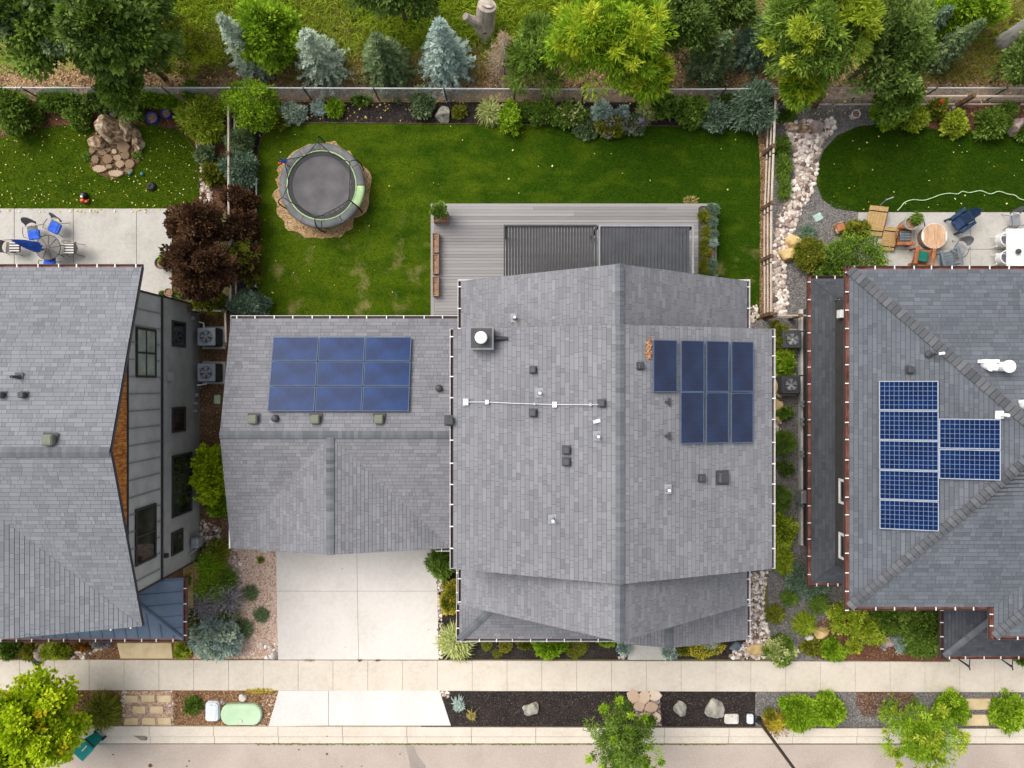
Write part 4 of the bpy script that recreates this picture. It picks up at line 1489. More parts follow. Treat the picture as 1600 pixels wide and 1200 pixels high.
# chimney
cb = on_roof(752, 528, lambda x, y: 7.9)
cx, cy = cb.x, cb.y
M_chim = mat('chimney_pan', (.20, .20, .21), rough=.5)
mb = MB()
mb.box(cx - .36, cy - .34, 6.0, cx + .36, cy + .34, 7.78, 0)
mb.box(cx - .40, cy - .38, 7.78, cx + .40, cy + .38, 7.86, 1)
mb.box(cx - .34, cy - .32, 7.861, cx + .34, cy + .32, 7.875, 2)
ch = mb.build('chimney', [M_grey, M_chim, M_dkgrey], hm, world=True)
mb = MB()
mb.lathe([(.16, 0), (.16, .16), (.20, .18), (.20, .26), (.17, .28), (0, .30)], 24)
cp = mb.build('chimney_cap', M_white, ch)
cp.location = (cx - 3.4, cy + 2.0, 7.875)
mb = MB()
zc0 = zroof(cx + .8, cy)
wall_prism_x(mb, [(cy - .2, zc0 - .5), (cy + .2, zc0 - .5), (cy + .03, zc0 + .14), (cy - .03, zc0 + .14)], cx + .36, cx + .85)
mb.build('chimney_cricket', M_roofedge, hm, world=True)
# conduit across the west slope
pts = [on_roof(x, y, zroof) + Vector((0, 0, .09)) for x, y in ((728, 628), (760, 628), (800, 630), (866, 632), (935, 632), (942, 629))]
mb = MB()
mb.tube(pts, .015, 6)
cd = mb.build('conduit', M_conduit, hm, world=True)
for i, (x, y, s) in enumerate(((728, 628, .17), (761, 628, .11), (835, 631, .06), (866, 632, .14), (922, 632, .07))):
    mb = MB()
    p = on_roof(x, y, zroof)
    mb.cbox(p + Vector((0, 0, .08)), (s, s * 1.25, .12))
    mb.build('junction_box' if s > .1 else 'strap', M_pvc if s > .1 else M_conduit, hm, world=True)
for x, y in ((1042, 628), (1042, 681)):
    mb = MB()
    p = on_roof(x, y, zroof)
    mb.cbox(p + Vector((0, 0, .05)), (.16, .09, .05), 0, 0, ry=te[1])
    mb.cbox(p + Vector((.07, 0, .06)), (.05, .26, .06), 0, 0, ry=te[1])
    mb.build('roof_bracket', M_dkgrey, hm, world=True)
mb = MB()
p = on_roof(932, 658, zroof)
mb.cbox(p + Vector((0, 0, .06)), (.22, .10, .07), .25)
mb.build('pipe_elbow', M_pvc, hm, world=True)

# ---------------------------------------------------------------- LEFT HOUSE
hl = thing('house', 'left neighbour house with grey shingle roof, visible windowed side wall and blue metal porch roof', 'house', (-16, -2.2, 0))
hlr = House(hl, add_roof(hl), M_shingle_bl)
XWl = -13.64
ZEl, XEl, YNl, YSl = 5.7, -13.2, 4.15, -8.62
SL = .315
RYl = (YNl + YSl) / 2
RZl = ZEl + SL * (YNl - RYl)
runl = YNl - RYl
XEl2 = -13.22
Xfar = -26.0
XCl = XEl - runl            # ridge of the street gable
roof_plane(hlr, [(XEl, YNl, ZEl), (Xfar, YNl, ZEl), (Xfar, RYl, RZl), (XEl, RYl, RZl)], course=.15)
roof_plane(hlr, [(XEl + .02, YSl, ZEl), (XEl + .03, YSl, ZEl), (XEl + .03, RYl, RZl), (XCl, RYl, RZl)], course=.15)
roof_plane(hlr, [(XEl, YSl - .02, ZEl), (XEl, YSl + .0, ZEl), (XCl, RYl, RZl), (XCl, YSl - .02, RZl)], course=.15)
roof_plane(hlr, [(Xfar, YSl, ZEl), (Xfar, YSl - .02, ZEl), (XCl, YSl - .02, RZl), (XCl, RYl, RZl)], course=.15)
ridge_caps(hlr, (Xfar, RYl, RZl + .012), (XEl, RYl, RZl + .012), wid=.34, pitch=.3)
wl = MB()
ZB = 3.35           # band between the storeys
wl.box(Xfar, -7.6, 0, XWl, 3.41, ZB)
wl.build('lower_wall', M_greywall, hl, world=True)
wl = MB()
wall_prism_x(wl, [(-7.6, ZB), (3.41, ZB), (3.41, RZl - SL * (3.41 - RYl) - .17), (RYl, RZl - .17), (-7.6, RZl - SL * (RYl + 7.6) - .17)], Xfar, XWl - .02)
wl.build('upper_wall', M_panelwall, hl, world=True)
# cedar boards in the gable peak
zc = 5.92
n_ = 15
ya, yb = -6.6, 2.15
for i in range(n_):
    y0 = ya + (yb - ya) * i / n_
    y1 = ya + (yb - ya) * (i + 1) / n_ - .012
    zt_ = RZl - SL * max(abs(y0 - RYl), abs(y1 - RYl)) - .19
    if zt_ > zc + .05:
        MB().box(XWl - .02, y0, zc, XWl + .022 + .006 * (i % 2), y1, zt_).build('cedar_board', M_cedar, hl, world=True)
M_batten = mat('batten_grey', (.20, .205, .20), rough=.8)
tb = MB()
tb.box(XWl - .01, -7.62, ZB - .06, XWl + .035, 3.42, ZB + .06)
tb.box(XWl - .01, -7.62, 5.80, XWl + .04, 3.42, 5.90)
tb.box(XWl - .06, -7.65, 0, XWl + .02, -7.58, 5.78)
tb.box(XWl - .06, 3.38, 0, XWl + .02, 3.45, 5.7)
tb.build('trim_band', M_trim, hl, world=True)
y = -7.2
while y < 3.3:
    MB().box(XWl - .019, y, ZB + .07, XWl + .012, y + .05, 5.79).build('batten', M_batten, hl, world=True)
    y += .62


def side_window(root, X, px0, px1, py0, py1, face, glass, mull=(), frame=M_trim, fw=.08, name='window', cross=0):
    """window on a wall at world X; the picture's px give its height, py its place along the wall"""
    z0 = H - abs(X) * F / abs((px0 if abs(px0 - 800) < abs(px1 - 800) else px1) - 800)
    z1 = H - abs(X) * F / abs((px1 if abs(px0 - 800) < abs(px1 - 800) else px0) - 800)
    if z0 > z1:
        z0, z1 = z1, z0
    pm = (px0 + px1) / 2
    D = abs(X) * F / abs(pm - 800)
    y0, y1 = (600 - py1) * D / F, (600 - py0) * D / F
    f = face
    mb = MB()
    e = .05 * f
    xa, xb = sorted((X - .01 * f, X + e))
    mb.box(xa, y0, z0, xb, y0 + fw, z1)
    mb.box(xa, y1 - fw, z0, xb, y1, z1)
    mb.box(xa, y0 + fw, z0, xb, y1 - fw, z0 + fw)
    mb.box(xa, y0 + fw, z1 - fw, xb, y1 - fw, z1)
    fr = mb.build('window_frame' if name != 'window' else 'window', frame, root, world=True)
    mb = MB()
    for q in mull:
        ym = y0 + (y1 - y0) * q
        mb.box(min(X, X + .04 * f), ym - .035, z0 + fw, max(X, X + .04 * f), ym + .035, z1 - fw)
    if cross:
        zm = (z0 + z1) / 2
        mb.box(min(X, X + .036 * f), y0 + fw, zm - .03, max(X, X + .036 * f), y1 - fw, zm + .03)
    if mull or cross:
        mb.shift(root_loc(root))
        mb.build('mullion', frame, fr)
    mb = MB()
    mb.box(min(X + .002 * f, X + .015 * f), y0 + fw, z0 + fw, max(X + .002 * f, X + .015 * f), y1 - fw, z1 - fw)
    mb.shift(root_loc(root))
    mb.build('pane', glass, fr)
    return fr


side_window(hl, XWl, 212, 243, 513, 590, 1, M_glassg, (.5,), cross=1)
side_window(hl, XWl, 211, 243, 791, 878, 1, M_glass, (.5,))
side_window(hl, XWl, 268, 289, 502, 542, 1, M_glass)
side_window(hl, XWl, 268, 289, 636, 675, 1, M_glass)
side_window(hl, XWl, 268, 299, 709, 804, 1, M_glass, (.333, .667))
side_window(hl, XWl, 267, 285, 829, 865, 1, M_glass)
# wall fittings
for px, py, s in ((263, 588, .35), (305, 617, .14), (303, 630, .10), (303, 642, .10), (299, 497, .16), (257, 868, .16)):
    D = abs(XWl) * F / abs(px - 800)
    MB().cbox((XWl + .08, (600 - py) * D / F, H - D), (.14, s, s * .8)).build('wall_fitting', M_greywall if s == .35 else M_grey if px != 257 else M_trim, hl, world=True)
gm = MB()
gm.bevbox((XWl + .22, PY(847, .8), .8), (.3, .42, .5), .04)
gm.tube([(XWl + .22, PY(855, .5), 0), (XWl + .22, PY(855, .5), .8), (XWl + .05, PY(862, .5), 1.1)], .03)
gm.build('gas_meter', M_grey, hl, world=True)
# gutters and verge of the main roof
gutter(hl, (XEl, YNl, ZEl - .02), (Xfar, YNl, ZEl - .02), (0, 1), M_gutterrust, M_gutterdk, step=.70)
vb = MB()
vb.tube([(XEl + .02, YNl, ZEl - .06), (XEl + .02, RYl, RZl - .06), (XEl + .02, YSl, ZEl - .06)], .04, 4)
vb.build('verge_trim', M_trim, hl, world=True)
for s in ((-.35, 0), (-.95, 0)):
    MB().cbox((XEl + s[0], YSl - .04, ZEl - .04 - s[0] * SL), (.05, .05, .06)).build('bracket', M_white, hl, world=True)
finish_roof(hlr)
def zroofl(x, y):
    z = RZl - SL * abs(y - RYl)
    return z
p = on_roof(80, 687, zroofl)
box_vent(hl, p, .36, .25, M_ventgreen, 'grey-green square vent cap near the ridge')
for px in (5, 39):
    box_vent(hl, on_roof(px, 617, zroofl), .19, .22, M_dkgrey, 'small dark roof vent')
pipe_vent(hl, on_roof(31, 589, zroofl), .05, .4, M_dkgrey, 'dark vent pipe')
# blue standing seam porch roof
Zp = 3.0
X1, Y0 = PX(286, Zp), PY(998, Zp)
pr = bpy.data.objects.new('porch_roof', None)
COL.objects.link(pr)
pr.parent = hl
YT = -7.65
ss = .30
W_ = 2.6
mb = MB()
def slab3(mb, pts, th=.1, mi=0):
    P3 = [Vector(p) for p in pts]
    k = len(P3)
    nrm = (P3[1] - P3[0]).cross(P3[2] - P3[0])
    if nrm.z < 0:
        P3 = P3[::-1]
    mb.add([p - Vector((0, 0, th)) for p in P3] + P3, [tuple(reversed(range(k))), tuple(range(k, 2 * k))] + [(i, (i + 1) % k, (i + 1) % k + k, i + k) for i in range(k)], mi)
slab3(mb, [(X1, Y0, Zp), (X1, YT, Zp), (X1 - W_, YT, Zp + ss * W_), (X1 - W_, Y0 + W_, Zp + ss * W_)])
slab3(mb, [(-26, Y0, Zp), (X1, Y0, Zp), (X1 - W_, Y0 + W_, Zp + ss * W_), (-26, Y0 + W_, Zp + ss * W_)])
mb.build('roof_sheet', M_cop, pr, world=True)
for i in range(40):
    x = X1 - .35 - i * .47
    l = min(W_, X1 - x) - .05
    mb = MB()
    mb.tube([(x, Y0 + .02, Zp + .02), (x, Y0 + l, Zp + ss * l + .02)], .018, 4)
    mb.build('seam', M_cop, pr, world=True)
    if x < -25:
        break
for i in range(5):
    y = Y0 + .45 + i * .47
    l = min(W_, y - Y0) - .05
    MB().tube([(X1 - .02, y, Zp + .02), (X1 - l, y, Zp + ss * l + .02)], .018, 4).build('seam', M_cop, pr, world=True)
MB().tube([(X1, Y0, Zp + .03), (X1 - W_, Y0 + W_, Zp + ss * W_ + .03)], .09, 6).build('hip_flashing', M_cop, pr, world=True)
gutter(hl, (-26, Y0, Zp - .02), (X1, Y0, Zp - .02), (0, -1), M_gutterrust, M_gutterdk, step=.62)
gutter(hl, (X1, Y0 - .13, Zp - .02), (X1, YT, Zp - .02), (1, 0), M_gutterrust, M_gutterdk, step=.62)
for x in (X1 - 1.1, -16.5, -20):
    MB().box(x - .1, Y0 + .25, 0, x + .1, Y0 + .45, Zp - .1).build('porch_post', M_trim, hl, world=True)

# ---------------------------------------------------------------- RIGHT HOUSE
hq = thing('house', 'right neighbour house with hipped grey shingle roof, rust gutters and dark side wall', 'house', (18, -2, 0))
hqr = House(hq, add_roof(hq), M_shingle_sl)
ZEr, SR = 6.0, .245
XEr, YNr, YSr = PX(1327, ZEr), PY(421, ZEr), PY(948, ZEr)
RYr = (YNr + YSr) / 2
rr_ = YNr - RYr
RZr = ZEr + SR * rr_
XRr = XEr + rr_
XF = 30
XS = PX(1553, ZEr)
YS2 = PY(994, ZEr)
roof_plane(hqr, [(XEr, YSr, ZEr), (XEr, YNr, ZEr), (XRr, RYr, RZr)], course=.15)
roof_plane(hqr, [(XF, YNr, ZEr), (XEr, YNr, ZEr), (XRr, RYr, RZr), (XF, RYr, RZr)], course=.15)
roof_plane(hqr, [(XEr, YSr, ZEr), (XS + .0, YSr, ZEr), (XS + 6.1, YSr + 6.0, RZr), (XRr, RYr, RZr)], course=.15)
# the part that steps forward
roof_plane(hqr, [(XS, YS2, ZEr), (XS, YSr, ZEr), (XS + 5, YSr + 5, ZEr + SR * 5), (XS + 5, YS2 + 5, ZEr + SR * 5)], course=.15)
roof_plane(hqr, [(XS, YS2, ZEr), (XF, YS2, ZEr), (XF, YS2 + 5, ZEr + SR * 5), (XS + 5, YS2 + 5, ZEr + SR * 5)], course=.15)
M_hipcap = mat('hip_cap', [(.055, .058, .064), (.10, .105, .114), (.15, .155, .165)], 6, rough=.9, bump=.4, bscale=120, tone=True)
ridge_caps(hqr, (XEr, YNr, ZEr + .02), (XRr, RYr, RZr + .02), wid=.36, step=.2, pitch=.2, single=True, m=M_hipcap, prof=.04)
ridge_caps(hqr, (XEr, YSr, ZEr + .02), (XRr, RYr, RZr + .02), wid=.36, step=.2, pitch=.2, single=True, m=M_hipcap, prof=.04)
ridge_caps(hqr, (XS, YS2, ZEr + .02), (XS + 2, YS2 + 2, ZEr + SR * 2 + .02), wid=.36, step=.2, pitch=.2, single=True, m=M_hipcap, prof=.04)
XWr = 12.6
wr = MB()
wr.box(XWr, -6.99, 3.0, XF, 3.24, 5.95)
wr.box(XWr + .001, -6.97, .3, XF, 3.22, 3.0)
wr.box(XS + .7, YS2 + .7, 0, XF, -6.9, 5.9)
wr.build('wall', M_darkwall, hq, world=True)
M_ledge = mat('pale_ledge', (.62, .60, .57), rough=.8)
lg = MB()
lg.box(XWr - .10, -6.99, 0, XWr, 3.24, .28)
lg.build('foundation_ledge', M_ledge, hq, world=True)
# skirt roof between the storeys
Zs = 3.0
XK, YK0, YK1 = PX(1267.5, Zs), PY(436, Zs), PY(911, Zs)
XJ, ZJ = XWr, 3.34
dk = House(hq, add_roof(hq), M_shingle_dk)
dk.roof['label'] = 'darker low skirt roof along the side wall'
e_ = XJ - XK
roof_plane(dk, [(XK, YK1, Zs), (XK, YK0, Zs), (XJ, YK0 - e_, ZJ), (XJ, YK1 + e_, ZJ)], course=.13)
roof_plane(dk, [(XK + 3.5, YK0, Zs), (XK, YK0, Zs), (XJ, YK0 - e_, ZJ), (XK + 3.5, YK0 - e_, ZJ)], course=.13)
roof_plane(dk, [(XK, YK1, Zs), (XK + 3.5, YK1, Zs), (XK + 3.5, YK1 + e_, ZJ), (XJ, YK1 + e_, ZJ)], course=.13)
# porch roof at the front right
XPq, YPq = PX(1475, Zs), PY(1025, Zs)
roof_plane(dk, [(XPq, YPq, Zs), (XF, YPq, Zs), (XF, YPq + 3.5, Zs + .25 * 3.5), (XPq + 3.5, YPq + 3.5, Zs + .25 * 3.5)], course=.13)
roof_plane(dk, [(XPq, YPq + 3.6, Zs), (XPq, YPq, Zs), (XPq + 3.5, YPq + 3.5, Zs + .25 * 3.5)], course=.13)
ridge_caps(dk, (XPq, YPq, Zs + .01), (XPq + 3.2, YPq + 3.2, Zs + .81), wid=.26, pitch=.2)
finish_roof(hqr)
finish_roof(dk)
gutter(hq, (XEr, YNr + .13, ZEr - .02), (XEr, YSr - .13, ZEr - .02), (-1, 0), M_gutterrust, M_gutterdk, step=.66)
gutter(hq, (XEr, YNr, ZEr - .02), (XF, YNr, ZEr - .02), (0, 1), M_gutterrust, M_gutterdk, step=.68)
gutter(hq, (XEr, YSr, ZEr - .02), (XS - .14, YSr, ZEr - .02), (0, -1), M_gutterrust, M_gutterdk, step=.70)
gutter(hq, (XS, YSr - .02, ZEr - .02), (XS, YS2 - .13, ZEr - .02), (-1, 0), M_gutterrust, M_gutterdk, step=.45)
gutter(hq, (XS, YS2, ZEr - .02), (XF, YS2, ZEr - .02), (0, -1), M_gutterrust, M_gutterdk, step=.62)
gutter(hq, (XK, YK0 + .13, Zs - .02), (XK, YK1 - .13, Zs - .02), (-1, 0), M_gutterrust, M_gutterdk, step=.68)
gutter(hq, (XK, YK0, Zs - .02), (XK + 1.6, YK0, Zs - .02), (0, 1), M_gutterdk, M_gutterdk, step=.68)
gutter(hq, (XK, YK1, Zs - .02), (XK + 1.2, YK1, Zs - .02), (0, -1), M_gutterrust, M_gutterdk, step=.42)
gutter(hq, (XPq, YPq + 3.5, Zs - .02), (XPq, YPq - .13, Zs - .02), (-1, 0), M_gutterdk, M_gutterdk, step=.5)
gutter(hq, (XPq, YPq, Zs - .02), (XF, YPq, Zs - .02), (0, -1), M_gutterrust, M_gutterdk, step=.68)
side_window(hq, XWr, 1312, 1330, 750, 789, -1, M_glass, frame=M_white, fw=.09)
side_window(hq, XWr, 1312, 1330, 835, 876, -1, M_glass, frame=M_white, fw=.09)
side_window(hq, XWr, 1262, 1290, 698, 733, -1, M_glass, frame=M_white, fw=.09)
side_window(hq, XWr, 1262, 1290, 810, 846, -1, M_glass, frame=M_white, fw=.09)
MB().cbox((XWr - .1, PY(491, 3.9), 4.0), (.16, .3, .3)).build('wall_vent', M_white, hq, world=True)
tb = MB()
tb.box(XWr - .03, 3.2, 3.36, XWr + .9, 3.27, 3.46)
tb.box(XWr - .03, -7.02, 3.36, XWr + .9, -6.96, 3.46)
tb.build('flashing', M_trim, hq, world=True)
mb = MB()
mb.bevbox((XWr - .35, PY(775, 1), 1.1), (.34, .5, .6), .04)
mb.tube([(XWr - .2, PY(782, .5), 0), (XWr - .2, PY(782, .5), 1.3)], .04)
mb.build('electric_meter', M_steel, hq, world=True)
for yy in (628, 634, 655, 663, 706, 712, 790):
    MB().cbox((XWr - .16, PY(yy, .5), .55), (.16, .10, .12)).build('pipe_clamp', M_grey, hq, world=True)
def zroofr(x, y):
    return ZEr + SR * max(0, min(x - XEr, YNr - y, y - YSr))
mb = MB()
p = on_roof(1548, 573, zroofr)
mb.cbox((p.x - .15, p.y + .18, p.z + .12), (.62, .12, .2), 0)
mb.tube([p + Vector((-.18, .1, .0)), p + Vector((-.18, 0, .35))], .17, 16)
mb.tube([p + Vector((.28, 0, 0)), p + Vector((.28, 0, .45))], .16, 18)
mb.tube([p + Vector((.28, 0, .46)), p + Vector((.28, 0, .53))], .21, 18)
mb.tube([p + Vector((-.18, -.02, .37)), p + Vector((-.05, -.05, .42))], .11, 12)
mb.build('flue_pipe', M_pvc, hq, world=True, label='pair of fat white flue pipes on a white base')
p = on_roof(1450, 554, zroofr)
mb = MB()
mb.lathe([(.13, 0), (.12, .08), (.05, .15)], 14, tuple(p))
mb.tube([p + Vector((.04, 0, .1)), p + Vector((.04, 0, .5))], .05, 8)
mb.build('vent_pipe', M_dkgrey, hq, world=True)
MB().tube([p + Vector((.06, 0, .45)), p + Vector((.26, .03, .52))], .045, 8).build('pipe_elbow', M_pvc, hq, world=True)
box_vent(hq, on_roof(1420, 578, zroofr), .22, .2, M_dkgrey, 'small dark roof vent')
p = on_roof(1560, 648, zroofr)
mb = MB()
mb.cbox(p + Vector((0, 0, .05)), (.26, .26, .06))
mb.tube([p + Vector((0, 0, .05)), p + Vector((.03, 0, .45))], .06, 10)
mb.build('vent_pipe', M_pvc, hq, world=True)
p = on_roof(1600, 632, zroofr)
mb = MB()
mb.cbox(p + Vector((-.05, .1, .12)), (.3, .12, .2))
mb.tube([p, p + Vector((0, 0, .5))], .16, 16)
mb.build('flue_pipe', M_pvc, hq, world=True)

# ================================================================ SOLAR PANELS
def panel_proto(W, L, cells=None, m_frame=None):
    """flat panel, origin at its centre; L along x"""
    fr = MB()
    b = .022
    fr.box(-L / 2, -W / 2, -.02, L / 2, -W / 2 + b, .02)
    fr.box(-L / 2, W / 2 - b, -.02, L / 2, W / 2, .02)
    fr.box(-L / 2, -W / 2 + b, -.02, -L / 2 + b, W / 2 - b, .02)
    fr.box(L / 2 - b, -W / 2 + b, -.02, L / 2, W / 2 - b, .02)
    gl = MB().box(-L / 2 + b, -W / 2 + b, -.015, L / 2 - b, W / 2 - b, .012)
    cg = None
    if cells:
        cg = MB()
        nx, ny = cells
        dx, dy = (L - 2 * b - .01) / nx, (W - 2 * b - .01) / ny
        for i in range(nx):
            for j in range(ny):
                x0, y0 = -L / 2 + b + .005 + i * dx, -W / 2 + b + .005 + j * dy
                cg.add([(x0 + .007, y0 + .007, .0145), (x0 + dx - .007, y0 + .007, .0145), (x0 + dx - .007, y0 + dy - .007, .0145), (x0 + .007, y0 + dy - .007, .0145)], [(0, 1, 2, 3)])
    return fr, gl, cg


def panels(W, L, spots, frame_m, glass_m, cells, rot, group, rail_y=()):
    """spots: list of (world position, label)"""
    proto = None
    for p, label in spots:
        if proto is None:
            t = thing('solar_panel', label, 'solar panel', p, 0, group)
            fr, gl, cg = panel_proto(W, L, cells)
            fr.build('frame', frame_m, t)
            gl.build('glass', glass_m, t)
            if cg:
                cg.build('cell_grid', M_pvcell, t, kind='stuff')
            ft = MB()
            for x in (-L * .3, L * .3):
                ft.box(x - .03, -W / 2 + .1, -.10, x + .03, -W / 2 + .16, -.0201)
                ft.box(x - .03, W / 2 - .16, -.10, x + .03, W / 2 - .1, -.0201)
            ft.build('mounting_foot', M_dkgrey, t)
            proto = t
        else:
            t = copy_tree(proto)
            t.location = p
            t['label'] = label
        t.rotation_euler = rot


UP = Vector((0, 0, .15))
# garage: 3 x 3 lying across the north slope
gx0, gx1 = on_roof(428.5, 530, zroof).x, on_roof(644, 530, zroof).x
gL = (gx1 - gx0) / 3
gy0, gy1 = on_roof(500, 526.5, zroof).y, on_roof(500, 643, zroof).y
gW = (gy0 - gy1) / 3
rows = ('top', 'middle', 'bottom')
colsn = ('left', 'middle', 'right')
sp_ = []
for r in range(3):
    for c in range(3):
        x, y = gx0 + gL * (c + .5), gy0 - gW * (r + .5)
        sp_.append((Vector((x, y, zroof(x, y))) + UP, 'solar panel on the garage roof, %s row, %s column of the block of nine' % (rows[r], colsn[c])))
panels((gW - .035) / math.cos(math.atan(SG)), gL - .03, sp_, M_frame_pv, M_pvg, None, (math.atan(-SG), 0, 0), 'nine solar panels on the garage roof')
sp_ = []
for px, py, lb in ((1038, 572, 'single dark solar panel left of the top row of four, nearest the main ridge'), (1080.5, 572.3, 'second dark solar panel in the top row of four right of the main ridge'), (1119.5, 572.6, 'third dark solar panel in the top row of four right of the main ridge'), (1158, 573, 'rightmost dark solar panel in the top row of four right of the main ridge'),
                   (1080, 652.5, 'left dark solar panel in the lower row of three right of the main ridge'), (1119, 652.5, 'middle dark solar panel in the lower row of three right of the main ridge'), (1157.5, 652.5, 'right dark solar panel in the lower row of three right of the main ridge')):
    sp_.append((on_roof(px, py, zroof) + Vector((0, 0, .13)), lb))
# their long side runs up the picture: turn the panel a quarter
panels(.862, 1.655, sp_, M_frame_pv, M_pv, None, (Matrix.Rotation(math.atan(.342), 3, 'Y') @ Matrix.Rotation(PI / 2, 3, 'Z')).to_euler(), 'solar panels on the main roof')
sp_ = []
nm = ('topmost', 'second from the top', 'third from the top', 'fourth from the top', 'lowest')
for i in range(5):
    sp_.append((on_roof(1416 + .2 * i, 618 + 46.5 * i, zroofr) + Vector((0, 0, .13)), 'gridded solar panel, %s in the column of five on the right house' % nm[i]))
for i in range(2):
    sp_.append((on_roof(1511, 677.5 + 47.7 * i, zroofr) + Vector((0, 0, .13)), 'blue gridded solar panel, %s of the pair beside the column of five' % ('upper', 'lower')[i]))
panels(1.01, 1.85, sp_, M_frame_al, M_pvback, (12, 6), (0, -math.atan(SR), 0), 'gridded solar panels on the right house')


# ================================================================ FENCES
def chain_fence(label, x0, x1, py_fn, h, name='chain_link_fence'):
    t = thing(name, label, 'fence', ((x0 + x1) / 2, py_fn(0), 0))
    ys = [py_fn(x) for x in np.linspace(x0, x1, 12)]
    xs_ = np.linspace(x0, x1, 12)
    mb = MB()
    mb.tube([(x, y, h) for x, y in zip(xs_, ys)], .032, 6)
    mb.build('top_rail', M_framelt, t, world=True)
    x = x0 + .6
    while x < x1:
        y = py_fn(x)
        MB().tube([(x, y, 0), (x, y, h + .05)], .035, 8).build('post', M_dkgrey, t, world=True)
        x += 2.95
    V = []
    s = .075
    r = .0028
    n = int((x1 - x0) / s)
    off = root_loc(t)
    for i in range(n):
        xa = x0 + i * s
        for sg in (1, -1):
            xb = xa + sg * h
            ya, yb_ = py_fn(xa), py_fn(xb)
            a = Vector((xa, ya, .03)) - off
            b = Vector((xb, yb_, h - .02)) - off
            V.append([a + Vector((-r, -r, 0)), a + Vector((r, r, 0)), b + Vector((r, r, 0)), b + Vector((-r, -r, 0))])
    quads('wire_mesh', np.array([[tuple(p) for p in q] for q in V]), M_steel, None, t, kind='stuff')
    return t


chain_fence('long silver chain link fence between the back yards and the wild trees', -30, 30, lambda x: 12.42 - .012 * max(0, min(x, 3) + 12) * .35 + (.05 if x > 9 else 0), 1.25)


def rail_fence(label, pts, posts, h=1.25, rails=(.35, .75, 1.15), wire=False, post_r=.075, name='rail_fence', mrail=None):
    t = thing(name, label, 'fence', (pts[0][0], pts[0][1], 0))
    for z in rails:
        for a, b in zip(pts[:-1], pts[1:]):
            L_ = math.hypot(b[0] - a[0], b[1] - a[1])
            k = max(1, round(L_ / 2.6))
            for i in range(k):
                u0, u1 = i / k, (i + 1) / k - .012
                p = (a[0] + (b[0] - a[0]) * u0, a[1] + (b[1] - a[1]) * u0, z + random.uniform(-.02, .02))
                q = (a[0] + (b[0] - a[0]) * u1, a[1] + (b[1] - a[1]) * u1, z + random.uniform(-.02, .02))
                MB().tube([p, q], .045 if z > 1 else .035, 5).build('rail', mrail or M_wood_rail, t, world=True)
    for x, y in posts:
        MB().cbox((x, y, h / 2), (post_r * 2, post_r * 2, h)).build('post', M_wood_post, t, world=True)
    return t


def pg(px, py):
    return P(px, py, 1.15)[:2]


rail_fence('three rail wooden fence between the central lawn and the pebble bed', [pg(1212, 152), pg(1205, 330), pg(1205, 492)], [pg(1211, 154), pg(1208, 228), pg(1206, 317), pg(1205, 400), pg(1205, 490)])
rail_fence('pale topped wooden fence along the back of the right yard, before the chain link', [pg(1222, 151), (30, pg(1222, 150)[1])], [pg(1222, 151), pg(1285, 151), pg(1400, 151), pg(1520, 150)], rails=(.3, 1.15))
rail_fence('wooden rail fence hidden in shrubs between the left yard and the central lawn', [pg(357, 158), pg(357, 300), pg(360, 482)], [pg(357, 160), pg(357, 240), pg(358, 340), pg(360, 420), pg(360, 480)], rails=(.5, 1.15))
rail_fence('short wooden fence beside the upper air conditioner of the left house', [pg(296, 484), pg(352, 486), pg(353, 540)], [pg(298, 484), pg(350, 486), pg(353, 538)], rails=(.6, 1.15))
rail_fence('short wooden fence and gate closing the gravel side passage', [pg(1209, 493), pg(1262, 493)], [pg(1210, 493), pg(1250, 493)], rails=(.5, 1.1))
# diagonal braces of the fences show as brown stubs
for a, b, lb in (((1285, 151), (1274, 168), 'brown wooden brace post leaning at the back fence above the pebble bed'), ((1520, 150), (1504, 162), 'brown wooden brace post leaning at the back fence above the red mulch bed')):
    p, q = P(*a, 1.1), P(*b, .05)
    o = MB().tube([p, q], .06, 5).build('fence_brace', M_wood_post)
    tag(o, lb, 'fence brace')
# lawn edging
mb = MB()
for a, b in zip(LAWN_W[:9], LAWN_W[1:10]):
    mb.tube([(a[0], a[1], .07), (b[0], b[1], .07)], .018, 5)
tag(mb.build('lawn_edging', M_wood_post), 'thin metal edging round the central lawn', 'edging')
mb = MB()
q = [P(x, y, .3) for x, y in ((400.5, 278), (399.5, 370), (399, 448))]
mb.tube(q, .04, 5)
for p in q:
    mb.tube([(p[0], p[1], 0), p], .03, 5)
tag(mb.build('handrail', M_conduit), 'low pale rail between the dark shrubs and the lawn', 'rail')

# ================================================================ DECK AND PERGOLA
dk_ = bpy.data.objects.new('deck', None)
tag(dk_, 'grey composite board deck behind the central house', 'deck')
COL.objects.link(dk_)
zd = .36
dx0, dx1, dy1, dy0 = PX(673, zd), PX(1120, zd), PY(318, zd), 2.9
y = dy1 - .14
i = 0
while y > dy0:
    xa = dx0 + .16
    while xa < dx1 - .01:
        xb = min(dx1 - .001, xa + random.uniform(4.2, 6.5))
        xright = xb
        if dx1 - xb < 1.5:
            xright = xb = dx1
        MB().box(xa + .003, y - .128, zd - .03, xright - .003, y, zd + random.uniform(-.002, .002), 0, random.gauss(.5, .14)).build('deck_board', M_deck, dk_)
        xa = xb
    y -= .137
mb = MB()
mb.box(dx0, dy0, 0, dx0 + .155, dy1, zd - .002, 0, .6)
mb.box(dx0 + .155, dy1 - .135, 0, dx1, dy1, zd - .002, 0, .75)
mb.build('deck_border', M_deck, dk_)
mb = MB()
mb.box(dx0 + .05, dy0, .02, dx1 - .05, dy1 - .06, zd - .045)
mb.build('deck_frame', M_black, dk_)

